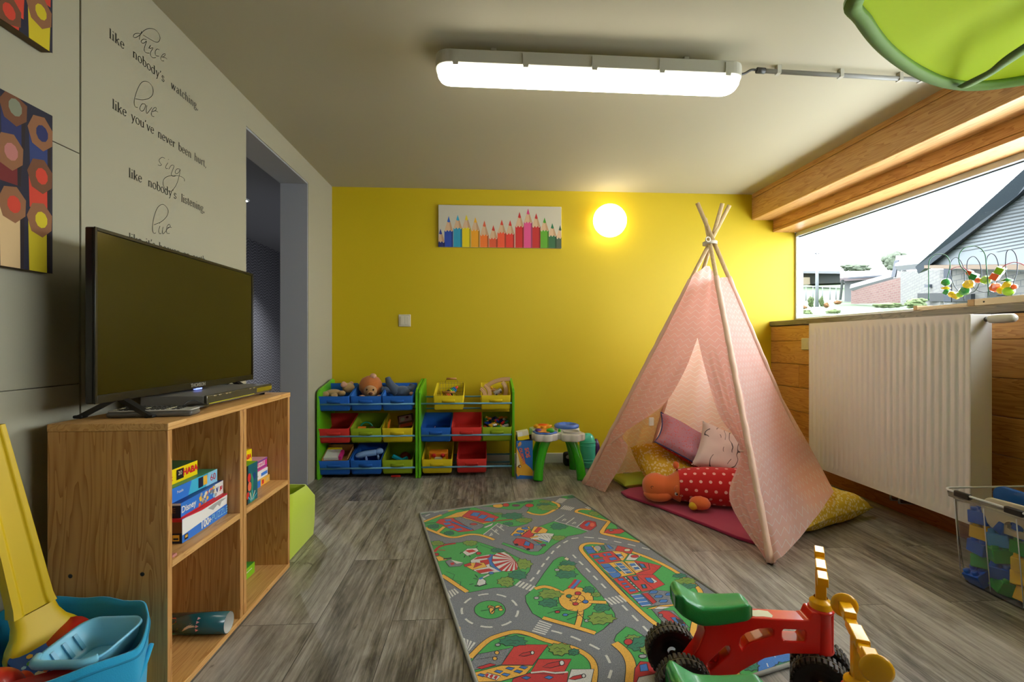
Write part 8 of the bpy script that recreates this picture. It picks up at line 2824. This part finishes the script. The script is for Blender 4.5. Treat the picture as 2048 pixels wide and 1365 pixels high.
# ================================================================ BEAD MAZE ON THE SILL
M_BW = mat('pale_maple', '#dcc7a4', 0.5)
M_BWD = mat('maple_end_grain', '#b8956a', 0.6)
MZ = Vector((2.36, 2.2, 1.1045))
t = thing('bead_maze', 'wooden bead maze with looping wires standing on the window sill', 'bead maze', MZ)


def ZB():
    b = MB()
    b.T = Matrix.Translation(-MZ)
    return b


ZB().bbox(2.295, 2.43, 2.415, 2.437, 1.105, 1.130, 0.002).build('base_block', M_BWD, t)
ZB().bbox(2.295, 2.317, 2.150, 2.414, 1.108, 1.122, 0.002).build('base_rail', M_BW, t)
ZB().bbox(2.405, 2.427, 2.150, 2.414, 1.108, 1.122, 0.002).build('base_rail', M_BW, t)
ZB().bbox(2.295, 2.43, 2.118, 2.149, 1.105, 1.137, 0.002).build('base_block', M_BWD, t)
ZB().bbox(2.297, 2.318, 1.70, 2.117, 1.106, 1.137, 0.002).build('base_board', M_BW, t)
ZB().bbox(2.407, 2.428, 1.70, 2.117, 1.106, 1.137, 0.002).build('base_board', M_BW, t)
ZB().bbox(2.295, 2.43, 1.668, 1.699, 1.105, 1.137, 0.002).build('base_block', M_BWD, t)
ZB().lathe([(0, -.001), (.004, -.001), (.004, 0)], (2.297, 2.075, 1.121), (1, 0, 0), 10).build('screw', mat('screw_zinc', '#4b4a48', 0.4, 0.8), t)
CW = ((1820, 480), 8.53)
g1 = [(2.345, 2.398, 1.156), (2.345, 2.398, 1.26), (2.345, 2.398, 1.343), (2.345, 2.388, 1.375), (2.345, 2.361, 1.39), (2.345, 2.333, 1.39), (2.345, 2.304, 1.377), (2.345, 2.287, 1.352), (2.345, 2.281, 1.324), (2.345, 2.286, 1.295), (2.345, 2.298, 1.259), (2.345, 2.307, 1.224), (2.345, 2.301, 1.191), (2.345, 2.265, 1.162), (2.345, 2.229, 1.171), (2.345, 2.201, 1.191), (2.345, 2.184, 1.22), (2.345, 2.186, 1.246), (2.345, 2.201, 1.277), (2.345, 2.226, 1.307), (2.345, 2.237, 1.34), (2.345, 2.232, 1.374), (2.345, 2.209, 1.395), (2.345, 2.167, 1.397), (2.345, 2.132, 1.377), (2.345, 2.113, 1.346), (2.345, 2.108, 1.304), (2.345, 2.104, 1.26), (2.345, 2.096, 1.15)]
d1 = [(2.4, 2.295, 1.198), (2.4, 2.312, 1.222), (2.4, 2.33, 1.269), (2.4, 2.338, 1.307), (2.4, 2.333, 1.342), (2.4, 2.321, 1.361), (2.4, 2.303, 1.367), (2.4, 2.285, 1.352), (2.4, 2.267, 1.316), (2.4, 2.261, 1.283), (2.4, 2.261, 1.228), (2.4, 2.263, 1.144)]
d2 = [(2.385, 2.261, 1.175), (2.385, 2.241, 1.176), (2.385, 2.204, 1.18), (2.385, 2.182, 1.204), (2.385, 2.167, 1.252), (2.385, 2.171, 1.307), (2.385, 2.19, 1.344), (2.385, 2.207, 1.354), (2.385, 2.227, 1.344), (2.385, 2.234, 1.32), (2.385, 2.232, 1.279), (2.385, 2.215, 1.228), (2.385, 2.193, 1.193), (2.385, 2.16, 1.176), (2.385, 2.13, 1.175), (2.385, 2.11, 1.195), (2.385, 2.094, 1.22), (2.385, 2.087, 1.274), (2.385, 2.099, 1.33), (2.385, 2.12, 1.352), (2.385, 2.138, 1.34), (2.385, 2.142, 1.31), (2.385, 2.141, 1.266), (2.385, 2.125, 1.23), (2.385, 2.11, 1.203)]
d3 = [(2.37, 2.04, 1.213), (2.37, 2.044, 1.251), (2.37, 2.046, 1.294), (2.37, 2.041, 1.344), (2.37, 2.024, 1.352), (2.37, 2.007, 1.332), (2.37, 1.998, 1.294), (2.37, 2, 1.245), (2.37, 2.012, 1.204), (2.37, 2.015, 1.157), (2.37, 2.029, 1.148), (2.37, 2.084, 1.151)]
r1 = [(2.36, 2.294, 1.303), (2.36, 2.267, 1.31), (2.36, 2.238, 1.308), (2.36, 2.209, 1.287), (2.36, 2.186, 1.263), (2.36, 2.159, 1.231), (2.36, 2.121, 1.227), (2.36, 2.087, 1.238), (2.36, 2.06, 1.264), (2.36, 2.045, 1.28), (2.36, 2.025, 1.288), (2.36, 1.997, 1.29), (2.36, 1.963, 1.272), (2.36, 1.928, 1.234)]
r1[0] = (2.36, r1[0][1] , r1[0][2])
for nm, pts, c, k in (('green_wire', g1, '#1c6a4c', .0022), ('blue_wire', d1, '#2c3a50', .0019), ('blue_wire', d2, '#2c3a50', .0019), ('blue_wire', d3, '#2c3a50', .0019), ('red_wire', r1, '#b02a4c', .0019)):
    ZB().tube(catmull(pts, 5), k, 7).build(nm, mat('wire_' + c, c, 0.35), t)
BD = {'g': ('#1d8a3a', 'green'), 'y': ('#e8c81a', 'yellow'), 'l': ('#8cc428', 'lime'), 'o': ('#e8602c', 'orange')}
bead = [('g',(2.345, 2.302, 1.24),0.0213,'s','round green bead, topmost on the left'),('y',(2.345, 2.303, 1.21),0.0202,'d','flat yellow disc bead below the round green one'),('g',(2.345, 2.3, 1.19),0.0142,'c','green cube bead at the left'),('y',(2.345, 2.271, 1.176),0.0169,'s','yellow bead at the bottom of the left dip'),('y',(2.345, 2.25, 1.166),0.0164,'c','yellow cube bead beside the lime one'),('l',(2.345, 2.232, 1.17),0.0153,'s','lime bead at the bottom of the left dip'),('g',(2.345, 2.208, 1.186),0.0224,'h','green faceted bead climbing the right of the dip'),('y',(2.345, 2.189, 1.216),0.0224,'h','yellow faceted bead, topmost right of the dip'),('o',(2.36, 2.198, 1.274),0.0136,'c','long orange bead on the red wire'),('g',(2.36, 2.177, 1.252),0.018,'c','green cube bead on the red wire'),('o',(2.36, 2.157, 1.231),0.0136,'s','small orange bead on the red wire'),('l',(2.36, 2.122, 1.228),0.0207,'h','lime faceted bead on the red wire'),('o',(2.36, 2.081, 1.239),0.0196,'c','orange cube bead on the red wire'),('l',(2.36, 2.06, 1.263),0.0196,'c','lime cube bead, topmost on the red wire'),('o',(2.385, 2.103, 1.191),0.0224,'h','orange faceted bead low on the blue wire'),('y',(2.385, 2.076, 1.174),0.018,'s','yellow bead beside the orange faceted one'),('g',(2.37, 2.039, 1.216),0.0229,'k','flat green cone bead at the right'),('y',(2.37, 2.038, 1.193),0.0185,'c','yellow cube bead under the green cone'),('l',(2.37, 2.033, 1.165),0.0224,'s','lime round bead, lowest at the right'),('o',(2.37, 2.01, 1.183),0.0125,'s','small orange bead at the far right')]
for c, p, r, shp, lab in bead:
    b = ZB()
    if shp == 's':
        b.ell(p, (r, r, r * .92), 18, 12)
    elif shp == 'd':
        b.lathe([(0, -r * .38), (r * .6, -r * .28), (r, -.0), (r * .6, r * .28), (0, r * .38)], p, (0.2, 0.1, 1), 20)
    elif shp == 'k':
        b.lathe([(0, -r * .2), (r, -r * .16), (r, -r * .05), (0, r * .5)], p, (0, 0, 1), 20)
    elif shp == 'h':
        b.lathe([(0, -r * .8), (r * .6, -r * .8), (r, -r * .35), (r, r * .35), (r * .6, r * .8), (0, r * .8)], p, (0, 0.5, 1), 8, smooth=False)
    else:
        b.T = Matrix.Translation(-MZ) @ Matrix.Translation(p) @ Matrix.Rotation(.6, 4, 'X') @ Matrix.Rotation(.4, 4, 'Z')
        b.bbox(-r * .75, r * .75, -r * .75, r * .75, -r * .75, r * .75, .001)
    o = b.build('bead', mat('bead_' + c, BD[c][0], 0.3, coat=0.3), t)
    o['label'] = lab

# ================================================================ OUTSIDE THE WINDOW
tt = NT('pale_grass')
n1 = tt.noise(tt.tc.outputs['Object'], 1.2, 6, 0.7)
n2 = tt.noise(tt.tc.outputs['Object'], 0.25, 3, 0.5)
c_ = tt.ramp(n1, [(0.35, '#1c3212'), (0.55, '#28421a'), (0.7, '#343a22')])
M_GRS = tt.col(tt.mix(tt.math('MULTIPLY', tt.math('GREATER_THAN', n2, 0.58), 0.5), c_, '#3f3e3a'), 0.95)
dirv = Vector((math.sin(math.atan(57 / 960)), math.cos(math.atan(57 / 960)), 0))
P = []
ds = [3.2, 4, 5, 6.5, 8, 10, 13, 17, 22, 28, 35, 42, 50, 60, 75, 92, 120]
for d in ds:
    row = []
    for k in range(48):
        a = 0.30 + k * 0.09
        x, y = dirv.x * d + dirv.y * d * a, dirv.y * d - dirv.x * d * a
        x = max(x, 2.75)
        sl = 0.052 + 0.00075 * d
        row.append((x, y, 0.93 + d * sl + 0.05 * N_(Vector((x * .3, y * .3, 0)))))
    P.append(row)
struct(MB().grid(P, 0, True, flip=True).build('ground', M_GRS), 'pale grass and gravel slope outside the window')


def ob(name, label, cat, p, group=None):
    return thing(name, label, cat, p, group=group)


def wallq(a, b, z0, z1, th=0.15):
    """upright wall between two ground points"""
    a, b = Vector(a), Vector(b)
    d = (b - a)
    d.z = 0
    d.normalize()
    n = Vector((-d.y, d.x, 0)) * th
    vs = [(a.x, a.y, z0), (b.x, b.y, z0), (b.x + n.x, b.y + n.y, z0), (a.x + n.x, a.y + n.y, z0)]
    return vs + [(x, y, z1) for x, y, _ in vs]


BOXF = [(0, 3, 2, 1), (4, 5, 6, 7), (0, 1, 5, 4), (1, 2, 6, 5), (2, 3, 7, 6), (3, 0, 4, 7)]


def slab_poly(pts, th):
    """outline in space with real thickness away from the camera side"""
    v = [Vector(p) for p in pts]
    n = (v[1] - v[0]).cross(v[2] - v[0]).normalized()
    if n.y < 0:
        n = -n
    w = [p + n * th for p in v]
    k = len(v)
    return v + w, [tuple(range(k)), tuple(range(2 * k - 1, k - 1, -1))] + [(i, (i + 1) % k, (i + 1) % k + k, i + k) for i in range(k)]


def brickwall(name, c1, c2, mo, s):
    q = NT(name)
    br = q.n('TexBrick')
    sp_ = q.n('SeparateXYZ')
    q.L.new(q.tc.outputs['Object'], sp_.inputs[0])
    cm_ = q.n('CombineXYZ')
    q.put(cm_.inputs[0], q.math('SUBTRACT', sp_.outputs[0], sp_.outputs[1]))
    q.L.new(sp_.outputs[2], cm_.inputs[1])
    q.L.new(cm_.outputs[0], br.inputs['Vector'])
    br.inputs['Scale'].default_value = s
    br.inputs['Color1'].default_value = hx(c1)
    br.inputs['Color2'].default_value = hx(c2)
    br.inputs['Mortar'].default_value = hx(mo)
    br.inputs['Mortar Size'].default_value = 0.02
    return q.col(br.outputs['Color'], 0.9)


M_BRK = brickwall('pale_red_brick', '#4f3330', '#573e3a', '#5a524a', 1.6)
M_WBR = brickwall('whitewashed_brick', '#575753', '#504f4e', '#414244', 1.8)
M_SLT = mat('blue_grey_fascia', '#1b232f', 0.6)
M_ROOFW = mat('pale_roof', '#56595d', 0.7)
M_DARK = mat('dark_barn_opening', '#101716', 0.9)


def building(name, label, cat, base, parts):
    t = thing(name, label, cat, base)
    for nm, m, pts, th in parts:
        v, f = slab_poly(pts, th)
        b = MB()
        b.T = Matrix.Translation(-Vector(base))
        b.add(v, f).build(nm, m, t)
    return t


building('brick_shed', 'low red brick shed with a small white window outside', 'shed', (29.359, 36.324, 4.097), [
    ('wall', M_BRK, [(29.398, 36.321, 4.057), (26.422, 28.484, 3.461), (26.422, 28.484, 5.086), (29.398, 36.321, 5.126)], .3),
    ('roof', M_ROOFW, [(28.968, 36.147, 5.064), (26.308, 28.29, 5.09), (27.127, 29.244, 5.486), (29.969, 37.289, 5.521)], .25),
    ('window', mat('white_shutter', '#636769', 0.5), [(27.238, 30.94, 4.282), (26.872, 29.86, 4.201), (26.872, 29.86, 4.528), (27.238, 30.94, 4.62)], .1)])
building('grey_farm_building', 'grey farm building with corrugated roof behind the brick shed', 'building', (34.344, 44.042, 5.099), [
    ('wall', mat('pale_grey_render', '#484b4c', 0.9), [(34.535, 44.03, 4.907), (35.943, 39.94, 4.561), (35.943, 39.94, 6.792), (34.535, 44.03, 7.015)], .4),
    ('roof', mat('corrugated_roof', '#4b4245', 0.8), [(33.734, 43.577, 7.091), (35.515, 39.464, 6.896), (41.078, 45.646, 8.23), (38.553, 49.802, 8.73)], .3),
    ('fascia', M_SLT, [(33.868, 43.369, 7.112), (35.344, 39.274, 6.867), (35.344, 39.274, 6.738), (33.868, 43.369, 6.97)], .3),
    ('quoin', M_DARK, [(33.887, 43.268, 6.91), (33.793, 43.273, 6.203), (33.652, 43.281, 5.026), (33.558, 43.287, 5.026), (33.699, 43.279, 6.203), (33.746, 43.276, 6.91)], .2)])
building('open_barn', 'long dark open barn far behind the grass at the left of the window', 'barn', (56.302, 81.807, 11.112), [
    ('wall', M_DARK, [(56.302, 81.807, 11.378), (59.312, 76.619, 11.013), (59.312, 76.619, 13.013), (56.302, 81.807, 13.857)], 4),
    ('roof', M_ROOFW, [(54.591, 80.907, 13.617), (58.899, 75.642, 12.78), (61.136, 78.514, 13.486), (56.541, 83.796, 14.343)], .4),
    ('stack', mat('pale_bales', '#5d5545', 0.9), [(55.063, 79.877, 11.046), (56.358, 79.8, 11.132), (56.358, 79.8, 12.343), (55.063, 79.877, 12.343)], 1.0),
    ('side_wall', M_SLT, [(54.614, 80.404, 11.107), (55.221, 80.368, 11.107), (55.221, 80.368, 13.455), (54.614, 80.404, 13.455)], 1.0)])
building('white_brick_house', 'whitewashed brick house with a pale roof and dark gable edge', 'house', (22.926, 24.685, 3.286), [
    ('wall', M_WBR, [(22.926, 24.685, 2.961), (18.433, 17.939, 2.414), (18.433, 17.939, 3.879), (22.926, 24.685, 4.83)], .3),
    ('roof', mat('mottled_pale_roof', '#505356', 0.8), [(23.247, 25.667, 5.008), (19.937, 19.853, 4.233), (22.66, 22.697, 5.18), (25.892, 28.516, 6.149)], .3),
    ('gable', mat('white_render', '#636363', 0.8), [(24.108, 26.618, 4.751), (22.926, 24.685, 4.559), (22.872, 24.688, 4.911), (24.253, 26.609, 5.742)], .2),
    ('gable_edge', M_SLT, [(23.534, 26.151, 4.74), (23.62, 26.146, 4.74), (23.82, 26.134, 5.571), (23.734, 26.139, 5.714)], .3),
    ('window', M_SLT, [(19.036, 19.406, 3.322), (18.925, 19.112, 3.287), (18.925, 19.112, 3.413), (19.036, 19.406, 3.45)], .2),
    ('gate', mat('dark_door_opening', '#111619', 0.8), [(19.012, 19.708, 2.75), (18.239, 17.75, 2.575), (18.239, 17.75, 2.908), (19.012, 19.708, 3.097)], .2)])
# timber house with slatted gable
t = building('timber_house', 'house with a big slatted gable and blue grey roof edge outside at the right', 'house', (11.555, 11.335, 2.018), [
    ('gable_wall', mat('pale_slat_boarding', '#4c5357', 0.7), [(13, 13.253, 3.132), (11.071, 8.359, 2.261), (11.071, 8.359, 5.027), (11.614, 9.528, 4.404)], .2),
    ('roof_edge', M_SLT, [(12.757, 13.067, 3.273), (12.843, 13.062, 3.072), (11.469, 9.337, 4.149), (10.669, 7.982, 4.486), (10.669, 7.982, 4.773), (11.386, 9.342, 4.461)], .35),
    ('tie_beam', mat('timber_beam_brown', '#4b3a28', 0.7), [(12.582, 12.677, 3.038), (10.825, 8.173, 2.278), (10.825, 8.173, 2.388), (12.582, 12.677, 3.121)], .25),
    ('post', M_SLT, [(11.48, 11.34, 1.968), (11.57, 11.234, 1.959), (11.57, 11.234, 2.777), (11.48, 11.34, 2.792)], .3),
    ('lower_wall', M_WBR, [(12.68, 12.27, 1.946), (11.413, 8.539, 1.649), (11.413, 8.539, 2.339), (12.68, 12.27, 2.948)], .2),
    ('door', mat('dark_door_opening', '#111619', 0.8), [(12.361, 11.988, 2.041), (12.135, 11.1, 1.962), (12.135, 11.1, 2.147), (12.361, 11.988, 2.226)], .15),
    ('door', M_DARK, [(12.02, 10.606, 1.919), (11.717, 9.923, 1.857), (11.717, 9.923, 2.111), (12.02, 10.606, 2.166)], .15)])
tb = Vector(t.location)
for i in range(26):
    v0 = 528 - i * 9.5
    u0 = 1872 + max(0, i * 12.2)
    pa, pb = (u0, v0), (2150, v0 - (2150 - u0) * 0.19)
    fa = (pa[0] - 1860) / 290
    da = 1 / (1 / 14 + (1 / 9 - 1 / 14) * min(max(fa, 0), 1)) - .30
    dbb = 9 - .22

    def pt(u, v, d):
        a_ = (u - 1024) / 960
        return Vector((dirv.x * d + dirv.y * d * a_, dirv.y * d - dirv.x * d * a_, 0.93 + d * (687 - v) / 960))
    if u0 > 2110 or i % 2 and False:
        continue
    b = MB()
    b.T = Matrix.Translation(-tb)
    b.bar(pt(pa[0], pa[1], da), pt(pb[0], pb[1], dbb), 0.03, 0.022)
    b.build('slat_gap', mat('slat_shadow_line', '#10171c', 0.8), t)
t = thing('street_pole', 'thin pale concrete pole standing outside beyond the window', 'pole', (17.339, 24.015, 2.831))
pz = Vector(t.location)
MB().tube([(0, 0, 0), (0, 0, 3.05)], [0.085, 0.06], 12).build('pole', mat('pale_concrete', '#575c5f', 0.8), t)
MB().box(-.12, .12, -.03, .03, 2.75, 2.80).build('bracket', M_SLT, t)
random.seed(9)


def bush(name, label, cat, p, r, m, n=60, group=None, stem=False):
    t = thing(name, label, cat, p, group=group)
    b = MB()
    rx, ry, rz_ = r
    for i in range(n):
        u = Vector((random.gauss(0, 1), random.gauss(0, 1), random.gauss(0, 1))).normalized() * random.uniform(.55, 1)
        c = (u.x * rx * .85, u.y * ry * .85, rz_ + u.z * rz_ * .85)
        s_ = random.uniform(.14, .26)
        b.ell(c, (rx * s_, ry * s_, rz_ * s_), 7, 5, fn=lambda q: q * random.uniform(.8, 1.15))
    b.ell((0, 0, rz_), (rx * .7, ry * .7, rz_ * .8), 12, 8)
    b.build('foliage', m, t)
    if stem:
        MB().tube([(0, 0, -rz_ * .4), (0, 0, rz_)], rx * .06, 8).build('trunk', mat('bark', '#28231e', 0.9), t)


M_F1 = mat('conifer_green', '#293710', 0.9)
M_F2 = mat('pale_spring_green', '#4a5735', 0.9)
M_F3 = mat('grey_green_foliage', '#444c3f', 0.9)
M_F4 = mat('orange_shrub', '#5d3f20', 0.9)
bush('conifer_shrub', 'small round conifer left of the pale pole', 'shrub', (14.984, 21.149, 2.557), (.15, .15, .28), M_F1)
bush('conifer_shrub', 'small round conifer right of the pale pole', 'shrub', (15.464, 21.121, 2.557), (.11, .11, .28), M_F1)
bush('garden_shrub', 'low orange shrub beside the right conifer', 'shrub', (15.67, 21.108, 2.534), (.14, .14, .14), M_F4)
bush('garden_shrub', 'low orange shrub below the left conifer', 'shrub', (13.954, 20.208, 2.417), (.22, .15, .09), M_F4)
bush('garden_shrub', 'low rusty shrub at the corner of the grey farm building', 'shrub', (25.066, 32.572, 3.657), (.30, .2, .16), M_F4)
bush('green_bush', 'green bush in front of the whitewashed house', 'bush', (16.19, 17.07, 2.224), (.45, .3, .22), M_F2)
bush('green_bush', 'low green bush in front of the brick shed', 'bush', (16.804, 19.038, 2.388), (.75, .3, .13), M_F2)
bush('green_bush', 'small green bush near the window bottom at the left', 'bush', (8.71, 11.504, 1.643), (.22, .15, .08), M_F2)
bush('green_bush', 'small green bush at the lower left corner of the window', 'bush', (7.378, 10.581, 1.537), (.16, .15, .09), M_F2)
bush('distant_tree', 'wide pale tree behind the roof of the grey farm building', 'tree', (77.468, 95.576, 15.722), (3.4, 1.5, 1.0), M_F3, 70, stem=True)
bush('distant_tree', 'taller pale tree above the whitewashed house', 'tree', (68.296, 76.086, 12.763), (2.2, 1.6, 1.9), M_F3, 80, stem=True)
t = thing('wire_fence', 'thin garden fence in front of the barn grass', 'fence', (26.329, 38.507, 4.555))
for k in range(6):
    q_ = [(23.621, 34.661, 4.08), (24.145, 34.63, 4.117), (24.669, 34.599, 4.155), (25.38, 34.556, 4.192), (25.942, 34.523, 4.192), (26.391, 34.496, 4.192)][k]
    b = MB()
    b.T = Matrix.Translation(-Vector(t.location))
    b.tube([q_, (q_[0], q_[1], q_[2] + 1.0)], .03, 6).build('post', mat('pale_concrete', '#575c5f', 0.8), t)

# ================================================================ LAMPS
M_TUBE = mat('lit_diffuser', '#ffffff', 0.4, emit=(1.0, 0.95, 0.82, 1), es=TUBE_POWER)
M_GLOBE = mat('lit_opal_globe', '#ffffff', 0.4, emit=(1.0, 0.86, 0.55, 1), es=GLOBE_POWER)
M_TRAY = mat('lamp_grey_plastic', '#b9b6a6', 0.5)
t = thing('ceiling_light', 'long lit fluorescent batten light on the ceiling', 'ceiling light', (0.44, 1.955, ZC), 0.012)
L_, W_ = 0.625, 0.062
b = MB().prism(rrect(-L_ - .006, L_ + .006, -W_ - .007, W_ + .007, 0.056, 6), -0.092, -0.040)
for x in (-0.40, 0.40):
    b.box(x - 0.012, x + 0.012, -0.02, 0.02, -0.041, 0)
b.build('housing', M_TRAY, t, bevel=0.004)
b = MB()
prof = [(1.0, -0.0925), (1.0, -0.098), (0.96, -0.112), (0.82, -0.126), (0.5, -0.132)]
P = []
for k, z in prof:
    w = W_ * k
    l = L_ - (W_ - w)
    P.append([(x, y, z) for x, y in rrect(-l, l, -w, w, min(0.050, w * 0.85), 6)])
for r in P:
    r.append(r[0])
b.grid(P, 0, True, flip=True)
b.add([p for p in P[-1][:-1]], [tuple(range(len(P[-1]) - 2, -1, -1))][:1], 0, True)
b.add([p for p in P[0][:-1]], [tuple(range(len(P[0]) - 1))], 0)
b.build('diffuser', M_TUBE, t)
for i in range(5):
    for sgn in (-1, 1):
        x = -0.55 + i * 0.275
        MB().box(x - 0.011, x + 0.011, sgn * (W_ + 0.0075), sgn * (W_ + 0.011), -0.104, -0.05).build('clip', M_TRAY, t)
t = thing('electrical_conduit', 'thin grey plastic conduit pipe clipped along the ceiling to the beam', 'conduit', (0, 0, 0))
zc = ZC - 0.024
b = MB().tube([(1.18, 1.985, zc), (2.12, 2.02, zc)], 0.0095, 10)
b.build('pipe', mat('conduit_grey', '#8f8e88', 0.5), t)
MB().tube([(1.165, 1.984, zc), (1.20, 1.986, zc)], 0.0125, 10).build('gland', mat('dark_grey_plastic', '#3b3a36', 0.5), t)
MB().tube(catmull([(1.066, 1.962, ZC - 0.058), (1.10, 1.966, ZC - 0.05), (1.14, 1.982, zc), (1.17, 1.984, zc)], 5), 0.005, 8).build('cable', mat('dark_cable', '#2d2c28', 0.5), t)
for x in (1.262, 1.55, 1.83, 1.93):
    MB().box(x - 0.008, x + 0.008, 1.974 + (x - 1.18) * .037, 1.997 + (x - 1.18) * .037, zc - 0.011, ZC).build('clip', M_TRAY, t)
t = thing('wall_light', 'round lit opal globe wall lamp on the yellow wall', 'wall light', (0.968, YB, 1.872))
MB().lathe([(0, 0), (0.075, 0), (0.075, -0.02), (0, -0.02)], (0, 0, 0), (0, 1, 0), 24).build('base', M_WHITE, t)
MB().ell((0, -0.088, 0), (0.130, 0.085, 0.128), 28, 16).build('lamp_shade', M_GLOBE, t)
t = thing('spotlight', 'small lit recessed spotlight in the dark hall ceiling', 'spotlight', (-1.985, 4.10, ZC))
MB().lathe([(0.045, -0.0005), (0.045, -0.008), (0.032, -0.010), (0.032, -0.003)], (0, 0, 0), n=20).build('ring', M_WHITE, t)
MB().lathe([(0.0, -0.006), (0.031, -0.006)], (0, 0, 0), n=20).build('bulb', mat('lit_bulb', '#ffffff', emit='#f4f8ff', es=60), t)
sp = bpy.data.lights.new('spot_beam', 'SPOT')
sp.energy = 70
sp.spot_size = 2.1
sp.spot_blend = 0.9
sp.color = (0.95, 0.97, 1)
sp.shadow_soft_size = 0.03
so = bpy.data.objects.new('spot_beam', sp)
COL.objects.link(so)
so.parent = t
so.location = (0, 0, -0.02)
so.rotation_euler = (0, math.radians(-12), 0)
sp2 = bpy.data.lights.new('hall_fill_spot', 'SPOT')  # added spot with no fixture, out of view, brightens the dark hall
sp2.energy = 90
sp2.spot_size = 2.0
sp2.spot_blend = 0.8
sp2.color = (0.95, 0.97, 1)
sp2.shadow_soft_size = 0.03
so = bpy.data.objects.new('hall_fill_spot', sp2)
COL.objects.link(so)
so.location = (-2.25, 5.55, ZC - 0.02)
so.rotation_euler = (0, math.radians(-20), 0)
